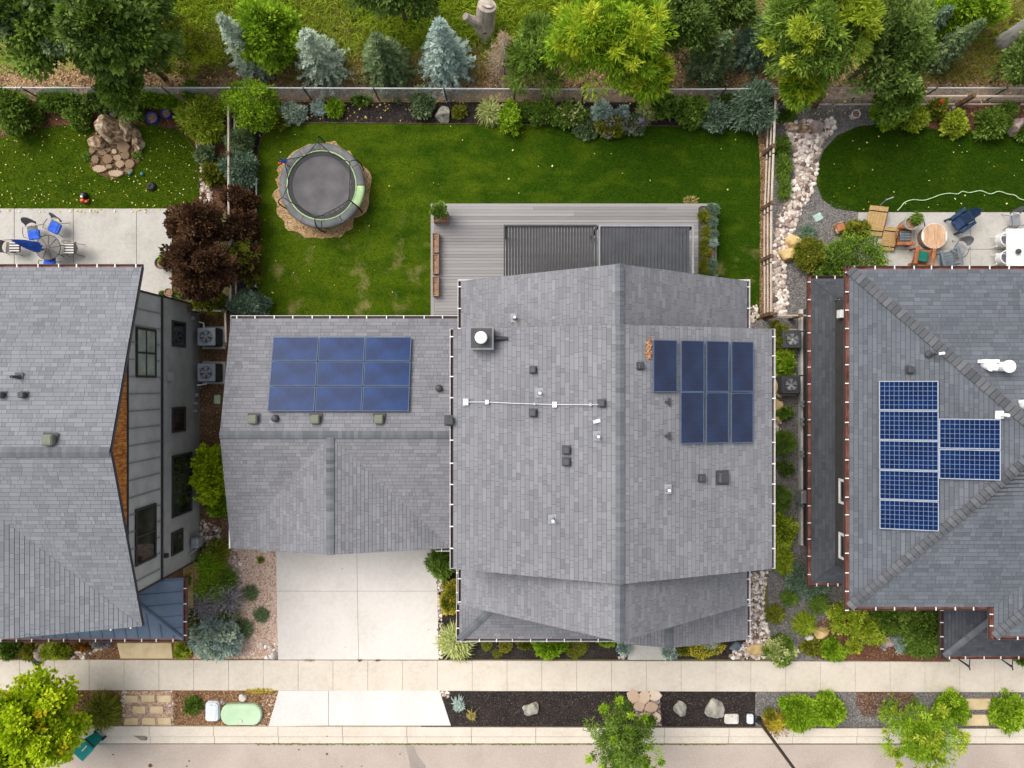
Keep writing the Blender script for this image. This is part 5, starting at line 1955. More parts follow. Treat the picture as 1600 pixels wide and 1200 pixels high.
pt = thing('pergola', 'black louvred pergola over the deck, left half open, right half closed', 'pergola', (PX(930, 2.6), 4.9, zd))
zp = 2.62
M_beamg = mat('beam_grey', (.26, .26, .28), rough=.5)
px0, px1, pxm = PX(787, zp), PX(1084, zp), PX(934, zp)
pyt, pyb = PY(351, zp), 3.36
for (xa, xb, m_) in ((px0, pxm - .04, M_louv), (pxm + .04, px1, M_beamg)):
    for nm_, bx in (('beam', (xa, pyt - .07, zp - .14, xb, pyt, zp)), ('beam', (xa, pyb, zp - .14, xb, pyb + .07, zp)), ('beam', (xa, pyb + .07, zp - .14, xa + .06, pyt - .07, zp)), ('beam', (xb - .06, pyb + .07, zp - .14, xb, pyt - .07, zp))):
        MB().box(*bx).build(nm_, m_, pt, world=True)
x = px0 + .14
while x < pxm - .16:
    MB().cbox((x, (pyt + pyb) / 2, zp - .08), (.014, pyt - pyb - .15, .105), ry=.95).build('louvre', M_louv, pt, world=True)
    x += .118
x = pxm + .18
while x < px1 - .10:
    MB().cbox((x, (pyt + pyb) / 2, zp - .07), (.135, pyt - pyb - .15, .014), ry=-.42).build('louvre', M_louvl, pt, world=True)
    x += .143
for x, y in ((px0 + .06, pyt - .06), (pxm, pyt - .06), (px1 - .06, pyt - .06)):
    MB().box(x - .05, y - .05, zd, x + .05, y + .05, zp - .141).build('post', M_louv, pt, world=True)


def planter(px, py, z, w, l, h, label, rz=0, m=None, filled=True):
    x, y, _ = P(px, py, z + h)
    t = thing('planter_box', label, 'planter', (x, y, z), rz)
    mb = MB()
    e = .03
    mb.box(-w / 2, -l / 2, 0, w / 2, -l / 2 + e, h)
    mb.box(-w / 2, l / 2 - e, 0, w / 2, l / 2, h)
    mb.box(-w / 2, -l / 2 + e, 0, -w / 2 + e, l / 2 - e, h)
    mb.box(w / 2 - e, -l / 2 + e, 0, w / 2, l / 2 - e, h)
    mb.build('box', m or M_wood_pl, t)
    MB().box(-w / 2 + e, -l / 2 + e, .02, w / 2 - e, l / 2 - e, h - .07).build('soil', M_soilp, t)
    return t


planter(688.5, 338, zd, .62, .42, .55, 'square wooden planter with a leafy plant at the deck corner')
shrub(685, 328, 12, .7, 'mid', 'leafy green plant growing in the square wooden deck planter', name='potted_plant', cat='plant', base=zd + .5, leaf=.09)
for py, lb in ((379, 'uppermost of three long wooden trough planters on the deck edge'), (412, 'middle of three long wooden trough planters on the deck edge'), (447, 'lowest of three long wooden trough planters on the deck edge')):
    planter(680.5, py, zd, .27, .84, .32, lb)
planter(1106, 372, zd, .60, 2.75, .40, 'long dark planter full of small round shrubs at the right end of the deck', m=M_dkgrey)
for i, (px, py, r, pal, lb) in enumerate(((1101, 338, 9, 'olive', 'golden green ball shrub at the top of the long dark planter'), (1114, 327, 10, 'juniper', 'blue green bushy shrub at the top right corner of the long dark planter'), (1113, 347, 8.5, 'juniper', 'blue green ball shrub right side, second down in the long dark planter'),
        (1104, 361, 8, 'olive', 'golden green ball shrub, second golden one down in the long dark planter'), (1115, 366, 8, 'juniper', 'blue green ball shrub right side, third down in the long dark planter'), (1102, 378, 7, 'olive', 'golden green ball shrub, third golden one down in the long dark planter'),
        (1115, 378, 7, 'blue', 'pale blue ball shrub halfway down the right side of the dark planter'), (1102, 392, 8.5, 'olive', 'golden green ball shrub, fourth golden one down in the long dark planter'), (1101, 411, 8, 'olive', 'golden green ball shrub, fifth golden one down in the long dark planter'), (1112, 412, 8, 'juniper', 'blue green ball shrub near the lower end of the dark planter'), (1101, 423, 8, 'olive', 'lowest golden green ball shrub in the long dark planter'), (1113, 427, 8, 'sage', 'grey green ball shrub at the lower right end of the dark planter'))):
    shrub(px, py, r, .32, pal, lb, group='ball shrubs in the deck planter', base=zd + .36, leaf=.05, dens=1.4, lobes=.05)

# ================================================================ TRAMPOLINE
tx, ty, _ = P(503, 290, .85)
tp = thing('trampoline', 'round black trampoline with grey and lime padding on bare earth', 'trampoline', (tx, ty, 0))
mb = MB()
mb.lathe([(0, .84), (1.26, .84)], 48)
mb.build('jumping_mat', M_tmat, tp)
mb = MB()
mb.lathe([(1.25, .83), (1.26, .845), (1.52, .855), (1.52, .80)], 48)
mb.build('black_skirt', M_black, tp)
mb = MB()
for i in range(12):
    a0, a1 = 2 * PI * i / 12 + .01, 2 * PI * (i + 1) / 12 - .01
    lime = i == 11
    vs = []
    for k in range(5):
        a = a0 + (a1 - a0) * k / 4
        for r, z in ((1.47, .87), (1.54, .91), (1.74, .91), (1.81, .86), (1.82, .80)):
            vs.append((r * math.cos(a), r * math.sin(a), z))
    fs = [(k * 5 + j, k * 5 + j + 1, k * 5 + j + 6, k * 5 + j + 5) for k in range(4) for j in range(4)]
    q = MB().add(vs, fs)
    q.build('pad', M_lime if lime else M_pad, tp, smooth=True)
mb = MB()
mb.tube([(1.465 * math.cos(a), 1.465 * math.sin(a), .885) for a in np.linspace(0, 2 * PI, 49)], .028, 6)
mb.build('lime_trim', M_lime, tp)
MB().tube([(1.76 * math.cos(a), 1.76 * math.sin(a), .78) for a in np.linspace(0, 2 * PI, 49)], .03, 6).build('rim', M_steel, tp)
for i in range(6):
    a = .35 + i * PI / 3
    c, s = math.cos(a), math.sin(a)
    MB().tube([(1.74 * c, 1.74 * s, .78), (1.74 * c, 1.74 * s, .03), (1.55 * c - .2 * s, 1.55 * s + .2 * c, .0)], .028, 6).build('leg', M_steel, tp)
    b = a + .14
    c, s = math.cos(b), math.sin(b)
    MB().tube([(1.84 * c, 1.84 * s, .1), (1.90 * c, 1.90 * s, .9), (1.86 * c, 1.86 * s, 1.5), (1.72 * c, 1.72 * s, 1.72), (1.58 * c, 1.58 * s, 1.74)], [.03, .03, .028, .024, .02], 6).build('net_pole', M_black, tp)
# safety net: a rope sagging between the poles and the mesh hanging from it
top = []
for i in range(6):
    b0 = .35 + .14 + i * PI / 3
    for k in range(6):
        u = k / 6
        b = b0 + u * PI / 3
        r = 1.58 - .28 * math.sin(PI * u) - .02
        top.append(Vector((r * math.cos(b), r * math.sin(b), 1.72 - .42 * math.sin(PI * u))))
top.append(top[0])
MB().tube(top, .016, 5).build('net_rope', M_black, tp)
V = []
nn_ = len(top) - 1
low = []
for i in range(nn_ + 1):
    b = math.atan2(top[i].y, top[i].x)
    low.append(Vector((1.42 * math.cos(b), 1.42 * math.sin(b), .87)))
sub = 5
for i in range(nn_):
    for k in range(sub):
        u = k / sub
        for du in (0.4, -0.4):
            a = low[i].lerp(low[i + 1], u)
            uu = min(1, max(0, u + du))
            b = top[i].lerp(top[i + 1], uu)
            t_ = (low[i + 1] - low[i]).normalized() * .0035
            V.append([tuple(a - t_), tuple(a + t_), tuple(b + t_), tuple(b - t_)])
for j in range(1, 7):
    for i in range(nn_):
        a, b = low[i].lerp(top[i], j / 7), low[i + 1].lerp(top[i + 1], j / 7)
        d_ = Vector((0, 0, .0035))
        V.append([tuple(a - d_), tuple(b - d_), tuple(b + d_), tuple(a + d_)])
quads('safety_net', np.array(V), M_black, None, tp, kind='stuff')


# ================================================================ GARDEN FURNITURE
def adirondack(px, py, rz, m, label):
    x, y, _ = P(px, py, .45)
    t = thing('garden_chair', label, 'chair', (x, y, .07), rz)
    for i in range(5):
        yy = -.30 + i * .12
        MB().cbox((0, yy, .40 - i * .025), (.56, .105, .022), rx=-.1).build('seat_slat', m, t)
    for i in range(5):
        a = (i - 2) * .05
        L_ = .78 - abs(i - 2) * .07
        M_ = Matrix.Translation((a * 2.0, .26, .28)) @ Matrix.Rotation(-a * 1.2, 4, 'Y') @ Matrix.Rotation(-.45, 4, 'X')
        mb = MB()
        mb.box(-.052, -.012, 0, .052, .012, L_, M=M_)
        mb.build('back_slat', m, t)
    for s in (-1, 1):
        MB().bevbox((s * .36, -.04, .60), (.15, .78, .028), .02).build('armrest', m, t)
        MB().box(s * .36 - .04, -.38, 0, s * .36 + .04, -.33, .585).build('leg', m, t)
        mb = MB()
        mb.box(s * .30 - .015, -.45, 0, s * .30 + .015, .45, .1, M=Matrix.Translation((0, 0, .22)) @ Matrix.Rotation(-.30, 4, 'X'))
        mb.build('side_rail', m, t)
        MB().box(s * .36 - .02, .24, 0, s * .36 + .02, .30, .585).build('leg', m, t)
    return t


def cushion(px, py, z, rz, m, label, w=.46, l=.46, stripes=None, tilt=0, back=None):
    x, y, _ = P(px, py, z)
    t = thing('seat_cushion', label, 'cushion', (x, y, z), rz)
    MB().bevbox((0, 0, .03), (w, l, .075), .035, rx=tilt).build('pad', m, t)
    if back:
        MB().bevbox((0, l * .62, .24), (w, .07, .5), .03, rx=-.4).build('back_pad', m, t)
    if stripes:
        for i in range(4):
            MB().cbox((-w / 2 + w * (i + .5) / 4 , 0, .070), (w / 10, l * .92, .006), rx=tilt).build('stripe', stripes, t)
    return t


adirondack(1411, 369, PI / 2, M_wood_or, 'orange wooden garden chair left of the round table')
cushion(1414, 370, .50, PI / 2, M_slate, 'slate blue cushion on the orange chair left of the round table', stripes=M_dkgrey)
adirondack(1502, 345, -PI / 4 - .15, M_navy, 'navy blue slatted garden chair above right of the round table')
cushion(1497, 349, .50, -PI / 4 - .15, M_navy, 'dark blue cushion on the navy garden chair', back=True)
adirondack(1441, 403, PI - .15, M_wood_or, 'orange wooden garden chair below the round table, at the roof gutter')
cushion(1441, 401, .52, PI - .15, M_greenpad, 'dark green cushion on the lower orange garden chair')
adirondack(1483, 406, -PI + .25, M_slate, 'grey slatted garden chair at the gutter right of the green cushioned chair')

x, y, _ = P(1459, 369, .5)
t = thing('round_table', 'round wooden fire table with a planked top on the right patio', 'table', (x, y, .07))
mb = MB()
mb.lathe([(.47, 0), (.50, .25), (.50, .44), (.47, .46)], 30)
mb.build('drum', M_wood_pl, t, smooth=False)
for i in range(7):
    xx = -.48 + .96 * (i + .5) / 7
    hw = .96 / 14 - .005
    def yy(v):
        return math.sqrt(max(0.0, .53 ** 2 - v * v))
    a, b = xx - hw, xx + hw
    p_ = [(a, -yy(a)), (xx, -yy(xx)), (b, -yy(b)), (b, yy(b)), (xx, yy(xx)), (a, yy(a))]
    mb = MB()
    mb.prism(p_, .462, .50)
    mb.build('plank', mat('table_plank', [(.42, .24, .13), (.66, .44, .28)], 3 + i * .3, rough=.7, stretch=(4, 1, 1)) if i == 0 else bpy.data.materials['table_plank'], t)
mb = MB()
mb.lathe([(.50, .43), (.545, .43), (.545, .49), (.50, .49)], 30)
mb.build('rim', M_pvc, t)


def metal_chair(px, py, rz, label, m=None, group=None, seatm=None):
    """wire mesh armchair, sits facing local -y"""
    m = m or M_chairmesh
    x, y, _ = P(px, py, .45)
    t = thing('patio_chair', label, 'chair', (x, y, .07), rz, group)
    MB().bevbox((0, -.02, .42), (.46, .46, .02), .01).build('seat', seatm or m, t)
    mb = MB()
    n = 10
    vs = []
    for i in range(n + 1):
        a = PI * (.12 + .76 * i / n)
        xx, yy_ = .26 * math.cos(a), .12 + .22 * math.sin(a)
        hh = .46 + .42 * math.sin(PI * i / n) ** .7
        vs += [(xx, yy_, .47), (xx * 1.08, yy_ + .12, hh + .05)]
    mb.add(vs, [(2 * i, 2 * i + 1, 2 * i + 3, 2 * i + 2) for i in range(n)])
    mb.build('backrest', seatm or m, t)
    mb = MB()
    mb.tube([vs[2 * i + 1] for i in range(n + 1)], .012, 5)
    mb.build('back_frame', M_dkgrey, t)
    for s in (-1, 1):
        MB().tube([(s * .27, .16, .62), (s * .30, -.1, .64), (s * .29, -.26, .62), (s * .27, -.28, .4)], .014, 5).build('armrest', M_dkgrey, t)
        MB().tube([(s * .22, -.22, .42), (s * .27, -.32, 0)], .012, 5).build('leg', M_dkgrey, t)
        MB().tube([(s * .22, .2, .42), (s * .26, .36, 0)], .012, 5).build('leg', M_dkgrey, t)
    return t


# left patio: metal mesh table, five chairs, closed blue umbrella
x, y, _ = P(76, 387, .72)
t = thing('patio_table', 'round metal mesh patio table with a closed blue umbrella in its centre', 'table', (x, y, .07))
mb = MB()
mb.lathe([(.05, .70), (.52, .70), (.53, .69), (.53, .67), (.51, .67), (.5, .69), (.05, .69)], 28)
mb.build('table_top', M_chairmesh, t)
mb = MB()
for i in range(9):
    a = 2 * PI * i / 9
    mb.tube([(.05 * math.cos(a), .05 * math.sin(a), .708), (.5 * math.cos(a + .1), .5 * math.sin(a + .1), .708)], .008, 4)
mb.tube([(.53 * math.cos(a), .53 * math.sin(a), .70) for a in np.linspace(0, 2 * PI, 25)], .016, 5)
mb.build('table_frame', M_dkgrey, t)
for i in range(4):
    a = .7 + i * PI / 2
    MB().tube([(.1 * math.cos(a), .1 * math.sin(a), .68), (.35 * math.cos(a), .35 * math.sin(a), 0)], .018, 5).build('leg', M_dkgrey, t)
x, y, _ = P(67, 389, .8)
t = thing('umbrella', 'closed royal blue patio umbrella standing through the mesh table', 'umbrella', (x, y, .07))
MB().tube([(0, 0, 0), (0, 0, 2.62)], .022, 8).build('pole', M_chairmesh, t)
mb = MB()
n = 16
rings = [(1.05, .17), (1.4, .15), (1.9, .12), (2.3, .07), (2.55, .03)]
vs = []
for z, r in rings:
    for j in range(n):
        a = 2 * PI * j / n
        rr = r * (1 + .35 * (j % 2))
        vs.append((rr * math.cos(a), rr * math.sin(a), z))
fs = [(i * n + j, i * n + (j + 1) % n, (i + 1) * n + (j + 1) % n, (i + 1) * n + j) for i in range(len(rings) - 1) for j in range(n)]
mb.add(vs, fs + [tuple(range(n)), tuple(range((len(rings) - 1) * n, len(rings) * n))])
mb.build('canopy', M_blue, t)
MB().lathe([(.02, 2.55), (.03, 2.6), (.02, 2.66), (0, 2.68)], 8).build('finial', M_dkgrey, t)
ch_grp = 'mesh patio chairs round the left patio table'
metal_chair(52, 361, .15, 'mesh patio chair with blue cushion, above the umbrella on the left patio', group=ch_grp)
metal_chair(86, 353, -.45, 'mesh patio chair with blue cushion, upper right one at the mesh table', group=ch_grp)
metal_chair(18, 387, PI / 2 - .1, 'mesh patio chair with striped cushion at the left of the umbrella', group=ch_grp)
metal_chair(111, 389, -PI / 2, 'mesh patio chair with striped cushion right of the mesh table', group=ch_grp)
metal_chair(77, 418, PI, 'mesh patio chair half hidden under the roof gutter below the table', group=ch_grp)
cushion(54, 367, .53, .1, M_blue, 'royal blue seat cushion just above the closed umbrella', w=.5, l=.42)
cushion(86, 356, .53, -.45, M_blue, 'royal blue seat cushion on the upper right patio chair', w=.5, l=.46)
cushion(24, 386, .53, PI / 2, M_dkgrey, 'black and white striped cushion on the far left patio chair', stripes=M_stripe)
cushion(109, 389, .53, -PI / 2, M_dkgrey, 'black and white striped cushion right of the mesh table', stripes=M_stripe)
cushion(78, 409, .53, PI, M_blue, 'royal blue seat cushion partly under the gutter of the left house', w=.5, l=.4)

# right patio: white dining table and its chairs
zt0 = .75
x0_, x1_, y0_, y1_ = PX(1573, zt0), PX(1640, zt0), PY(420, zt0), PY(357, zt0)
t = thing('dining_table', 'long white slatted dining table at the right edge of the right patio', 'table', ((x0_ + x1_) / 2, (y0_ + y1_) / 2, .07))
k = 12
for i in range(k):
    a, b = x0_ + (x1_ - x0_) * i / k, x0_ + (x1_ - x0_) * (i + 1) / k - .008
    MB().box(a, y0_, .70, b, y1_, .73).build('table_slat', M_white, t, world=True)
mb = MB()
mb.box(x0_ + .1, y0_ + .1, .62, x1_ - .1, y1_ - .1, .69)
mb.build('table_frame', M_white, t, world=True)
for a in (x0_ + .12, x1_ - .12):
    for b in (y0_ + .12, y1_ - .12):
        MB().box(a - .04, b - .04, 0, a + .04, b + .04, .62).build('leg', M_white, t, world=True)
x, y, _ = P(1590, 393, .8)
mb = MB()
mb.lathe([(.02, 0), (.10, .02), (.11, .05), (.06, .07), (0, .08)], 14, sx=1.2)
o = mb.build('centrepiece', M_dkgrey)
o.location = (x, y, .81)
tag(o, 'small dark dish on the white dining table', 'dish')
for py, lb in ((377, 'upper of two white dining chairs left of the white table'), (405, 'lower of two white dining chairs left of the white table')):
    x, y, _ = P(1564, py, .45)
    t = thing('dining_chair', lb, 'chair', (x, y, .07), PI / 2, 'white chairs at the white table')
    MB().bevbox((0, 0, .42), (.5, .48, .04), .02).build('seat', M_white, t)
    MB().bevbox((0, 0, .465), (.40, .36, .045), .02).build('seat_pad', mat('lilac_pad', (.20, .20, .27), rough=.9) if py == 377 else bpy.data.materials['lilac_pad'], t)
    mb = MB()
    mb.add([(r_ * math.cos(a), .05 + r_ * math.sin(a), z) for a in np.linspace(.1, PI - .1, 9) for r_, z in ((.25, .44), (.29, .86))], [(2 * i, 2 * i + 1, 2 * i + 3, 2 * i + 2) for i in range(8)])
    mb.tube([(.29 * math.cos(a), .05 + .29 * math.sin(a), .86) for a in np.linspace(.1, PI - .1, 9)], .022, 5)
    mb.build('backrest', M_white, t)
    for sx in (-1, 1):
        for sy in (-1, 1):
            MB().tube([(sx * .2, sy * .19, .4), (sx * .24, sy * .23, 0)], .016, 5).build('leg', M_white, t)
metal_chair(1585, 344, .1, 'grey metal mesh chair above the white dining table', m=M_grey)
metal_chair(1498, 389, -.5, 'small grey wire chair right of the round wooden table', m=M_grey, seatm=M_grey)


# wooden sling-like boards with black battens
def board(px, py, w, l, rz, tilt, label):
    x, y, _ = P(px, py, .4)
    t = thing('wooden_gate_panel', label, 'wooden panel', (x, y, .38), 0)
    t.rotation_euler = (tilt, 0, rz)
    k = 6
    for i in range(k):
        xa = -w / 2 + w * i / k
        MB().box(xa + .004, -l / 2, -.015, xa + w / k - .004, l / 2, .015).build('plank', M_wood_lt, t)
    for yy_ in (-l * .33, l * .33):
        MB().cbox((0, yy_, .025), (w, .035, .02), rz=.0).build('batten', M_black, t)
    MB().cbox((w / 2 + .01, 0, 0), (.02, l, .04)).build('edge_strip', M_black, t)
    return t


board(1369, 345, .80, 1.25, -.10, .30, 'tan plank panel with black bars standing on the right patio, upper one')
board(1390, 373, .62, 1.00, -.10, .35, 'tan plank panel with black bars half under the large bush, lower one')
MB_ = MB()
MB_.tube([P(1376, 320, .5), P(1385, 312, .9), P(1396, 308, 1.0)], .03, 6)
MB_.tube([P(1376, 320, .5), P(1374, 325, .02)], .03, 6)
tag(MB_.build('metal_stake', M_grey), 'bent grey metal stake at the lawn edge above the plank panel', 'stake')

# garden hose on the lawn
q = [(1400, 330), (1406, 324), (1412, 317), (1425, 313), (1440, 314), (1452, 311), (1468, 305), (1482, 303), (1494, 304), (1502, 300), (1512, 302), (1530, 299), (1545, 304), (1558, 300), (1572, 304), (1583, 306), (1590, 311), (1600, 314), (1625, 318)]
pts = [Vector((*P(a, b)[:2], .10)) for a, b in q]
sm = []
for i in range(len(pts) - 1):
    p0_, p1_, p2_, p3_ = pts[max(i - 1, 0)], pts[i], pts[i + 1], pts[min(i + 2, len(pts) - 1)]
    for k in range(5):
        u = k / 5
        sm.append(.5 * ((2 * p1_) + (p2_ - p0_) * u + (2 * p0_ - 5 * p1_ + 4 * p2_ - p3_) * u * u + (3 * p1_ - p0_ - 3 * p2_ + p3_) * u ** 3))
sm.append(pts[-1])
tag(MB().tube(sm, .022, 6).build('garden_hose', M_hose, smooth=True), 'pale green garden hose snaking over the right lawn', 'hose')


def pot(px, py, r, h, m, label, z=.07, name='flower_pot', soil=True):
    x, y, _ = P(px, py, h)
    t = thing(name, label, 'pot', (x, y, z))
    MB().lathe([(r * .7, 0), (r, h * .8), (r * 1.08, h * .86), (r * 1.08, h), (r * .93, h), (r * .9, h * .8)], 20).build('pot_body', m, t, smooth=False)
    MB().lathe([(r * .9, h * .86), (0, h * .9)], 16).build('soil', M_soilp, t)
    return t


pot(252, 411, .25, .45, M_dkgrey, 'dark round pot with green plant on the left patio')
shrub(257, 404, 9, .4, 'bright', 'bright green plant in the dark pot on the left patio', name='potted_plant', cat='plant', base=.45, leaf=.08)
pot(264, 457, .17, .3, M_wood_pl, 'brown ceramic pot beside the left house corner')
grass(253, 460, 7, .4, 'mid', 'small green plant left of the brown ceramic pot', n=150)
grass(281, 459, 8, .4, 'mid', 'green tuft under the purple bush by the wall corner', n=200)
pot(1423, 349, .27, .75, M_rockgrey, 'tall stone grey pot with a fern on the right patio')
grass(1433, 341, 11, .35, 'mid', 'fern spilling from the tall stone grey pot', base=.75, n=380, wid=.02)
MB_ = MB().tube([P(1440, 339, .1), P(1444, 347, .1), P(1446, 356, .1)], .02, 5)
tag(MB_.build('cable', M_dkgrey), 'short dark cable from the fern pot to the round table', 'cable')
pot(1338, 178, .17, .4, M_stripe, 'small pale round pot on the grey gravel', z=.02)
pot(237, 184, .24, .35, M_bluepot, 'left of two cobalt blue glazed pots behind the left lawn', z=.02)
pot(259, 177, .20, .35, M_bluepot, 'right of two cobalt blue glazed pots behind the left lawn', z=.02)
for px, py, lb in ((162.5, 176, 'leftmost of three grey stone cubes above the boulders'), (175, 177, 'middle of three grey stone cubes above the boulders'), (191, 184, 'rightmost of three grey stone cubes above the boulders')):
    o = MB().bevbox((0, 0, .1), (.22, .22, .2), .03).build('stone_cube', M_rockgrey)
    o.location = P(px, py, .2)[:2] + (.02,)
    o.rotation_euler = (0, 0, .4 + px)
    tag(o, lb, 'stone cube')
x, y, _ = P(312, 228, .1)
o = MB().lathe([(.16, 0), (.17, .05), (.15, .08), (0, .09)], 20).build('stepping_stone', M_rockwhite)
o.location = (x, y, .05)
tag(o, 'round white stone disc at the right edge of the left lawn', 'stone')
# garden toys and tools on the left lawn
x, y, _ = P(132, 306, .15)
t = thing('leaf_blower', 'red and black garden blower lying on the left lawn', 'garden tool', (x, y, .07), .4)
MB().bevbox((0, .02, .14), (.26, .24, .24), .06).build('motor', M_black, t)
MB().bevbox((-.14, -.16, .1), (.2, .16, .16), .04).build('fuel_tank', M_red, t)
MB().bevbox((-.02, -.26, .08), (.16, .12, .12), .03).build('nozzle', M_red, t)
MB().bevbox((-.05, -.06, .25), (.1, .1, .06), .02).build('cap', M_white, t)
x, y, _ = P(236, 291, .15)
o = MB().lathe([(.19, 0), (.20, .06), (.14, .14), (.10, .15), (0, .11)], 20).build('lawn_speaker', M_black)
o.location = (x, y, .05)
tag(o, 'low round black garden speaker on the left lawn', 'speaker')
for px, py, lb in ((203, 271, 'small teal glass float left at the foot of the waterfall rocks'), (222, 272, 'small teal glass float right at the foot of the waterfall rocks')):
    o = MB().lathe([(0, 0), (.07, .03), (.08, .08), (.05, .13), (0, .14)], 12).build('glass_float', mat('teal_glass', (.08, .3, .34), rough=.2) if px == 203 else bpy.data.materials['teal_glass'], smooth=True)
    o.location = P(px, py, .1)[:2] + (.05,)
    tag(o, lb, 'glass float')
# small coloured toys by the trampoline
o = MB().bevbox((0, 0, .04), (.35, .12, .06), .03).build('toy', M_blue)
o.location = P(444, 251, .1)[:2] + (.06,)
tag(o, 'small blue toy on the dirt left of the trampoline', 'toy')
o = MB().bevbox((0, 0, .04), (.16, .10, .06), .03).build('toy', M_red)
o.location = P(437, 255, .1)[:2] + (.06,)
tag(o, 'small red toy on the dirt left of the trampoline', 'toy')
o = MB().lathe([(.09, 0), (.10, .05), (.05, .1), (0, .1)], 12).build('garden_light', M_red)
o.location = P(1472, 158, .8)[:2] + (.75,)
tag(o, 'small red solar ornament above the mulch bed at the right back fence', 'ornament')
MB().tube([(0, 0, -.75), (0, 0, 0)], .012, 5).build('stake', M_dkgrey, o)


# ================================================================ AIR CONDITIONERS
def ac_unit(px, py, label, body, topm, w=.78, h=.82, group=None):
    x, y, _ = P(px, py, h)
    t = thing('air_conditioner', label, 'air conditioner', (x, y, 0), 0, group)
    MB().box(-w / 2 - .1, -w / 2 - .1, 0, w / 2 + .12, w / 2 + .1, .07).build('concrete_pad', M_conc, t)
    MB().bevbox((0, 0, .07 + (h - .07) / 2), (w, w, h - .07), .05).build('cabinet', body, t)
    mb = MB()
    for i in range(9):
        z = .16 + i * .065
        mb.box(w / 2 + .001, -w / 2 + .07, z, w / 2 + .015, w / 2 - .07, z + .03)
        mb.box(-w / 2 + .07, -w / 2 - .015, z, w / 2 - .07, -w / 2 - .001, z + .03)
    mb.build('louvres', M_dkgrey, t)
    mb = MB()
    mb.bevbox((0, 0, h + .015), (w * .98, w * .98, .03), .03)
    mb.build('top_panel', topm, t)
    MB().lathe([(w * .37, h + .032), (w * .37, h + .05), (w * .345, h + .05), (w * .345, h + .033)], 28).build('fan_ring', M_grey if topm is not M_dkgrey else M_black, t)
    MB().lathe([(w * .343, h + .034), (0, h + .033)], 28).build('fan_well', M_black, t)
    mb = MB()
    for i in range(5):
        a = 2 * PI * i / 5
        c, s = math.cos(a), math.sin(a)
        c2, s2 = math.cos(a + .75), math.sin(a + .75)
        r = w * .32
        mb.add([(0, 0, h + .04), (r * c, r * s, h + .038), (r * c2, r * s2, h + .047)], [(0, 1, 2)])
    mb.lathe([(w * .08, h + .036), (w * .08, h + .052), (0, h + .055)], 12)
    mb.build('fan', M_grey, t)
    mb = MB()
    for r in (.12, .2, .28, .34):
        mb.tube([(w * r * math.cos(a), w * r * math.sin(a), h + .06) for a in np.linspace(0, 2 * PI, 25)], .005, 4)
    for i in range(12):
        a = 2 * PI * i / 12
        mb.tube([(0, 0, h + .06), (w * .35 * math.cos(a), w * .35 * math.sin(a), h + .055)], .004, 3)
    mb.build('fan_guard', M_steel, t)
    return t


M_actop = mat('ac_top', (.26, .31, .36), rough=.5)
ac_unit(322.5, 526, 'upper of two air conditioners with blue grey top beside the left house', M_black, M_actop)
ac_unit(322.5, 582, 'lower of two air conditioners with blue grey top beside the left house', M_black, M_actop)
ac_unit(1238, 530, 'upper of two black air conditioners in the right side passage', M_dkgrey, M_dkgrey)
ac_unit(1236, 601, 'lower of two black air conditioners in the right side passage', M_dkgrey, M_dkgrey)
for i, (a, b, c, lb) in enumerate((((311, 503), (318, 505), (319, 512), 'white refrigerant pipe curling to the upper left air conditioner'), ((308, 602), (322, 600), (324, 593), 'white refrigerant pipe running to the lower left air conditioner'))):
    tag(MB().tube([P(*a, .5), P(*b, .5), P(*c, .5), (P(*c, .5)[0], P(*c, .5)[1], .1)], .03, 6).build('refrigerant_pipe', M_pvc), lb, 'pipe')
for y_, lb in ((517, 'dark cable from the side wall to the upper black air conditioner'), (586, 'dark cable from the side wall to the lower black air conditioner')):
    tag(MB().tube([P(1262, y_, .8), P(1250, y_ + 1, .7), P(1240, y_ + 6, .6)], .03, 6).build('cable', M_black), lb, 'cable')
o = MB().bevbox((0, 0, .04), (.28, .40, .08), .04).build('valve_box', M_green)
o.location = P(340, 624)[:2] + (.01,)
tag(o, 'small green irrigation valve lid in the soil beside the left house', 'valve box')

# ================================================================ STREET SIDE
def lid(px, py, w, l, h, m, label, b=.05, name='utility_box', cat='utility box', rz=0):
    x, y, _ = P(px, py, h)
    t = thing(name, label, cat, (x, y, .02), rz)
    MB().bevbox((0, 0, h / 2), (w, l, h), b).build('body', m, t)
    MB().bevbox((0, 0, h + .01), (w * .88, l * .90, .02), b * .8).build('lid', m, t)
    MB().cbox((0, l * .36, h + .022), (w * .1, .03, .01)).build('latch', M_dkgrey, t)
    return t


M_ubox = mat('utility_white', (.66, .71, .76), rough=.6)
lid(331, 1112.5, .60, .86, .22, M_ubox, 'pale blue-white rectangular utility box in the bark mulch', .10)
lid(1143.5, 1124, .62, .42, .10, M_rockwhite, 'wide white meter lid in the dark mulch by the kerb', .05)
lid(1172.5, 1124, .29, .42, .10, M_ubox, 'small white meter lid beside the street lamp', .05)
x, y, _ = P(376, 1117.5, .25)
t = thing('utility_vault', 'large pale green oval utility vault lid in the bark mulch', 'utility vault', (x, y, .02))
def oval(hw, hl, n=9):
    r = hl
    pts_ = []
    for i in range(n):
        a = -PI / 2 + PI * i / (n - 1)
        pts_.append((hw - r * .8 + r * .8 * math.cos(a), r * math.sin(a)))
    for i in range(n):
        a = PI / 2 + PI * i / (n - 1)
        pts_.append((-hw + r * .8 + r * .8 * math.cos(a), r * math.sin(a)))
    return pts_
MB().prism(oval(.89, .45), 0, .18).build('body', M_green, t)
MB().prism(oval(.86, .42), .181, .215).build('lid', M_green, t)
MB().bevbox((-.0, -.27, .235), (.14, .14, .04), .02).build('latch', M_rockwhite, t)

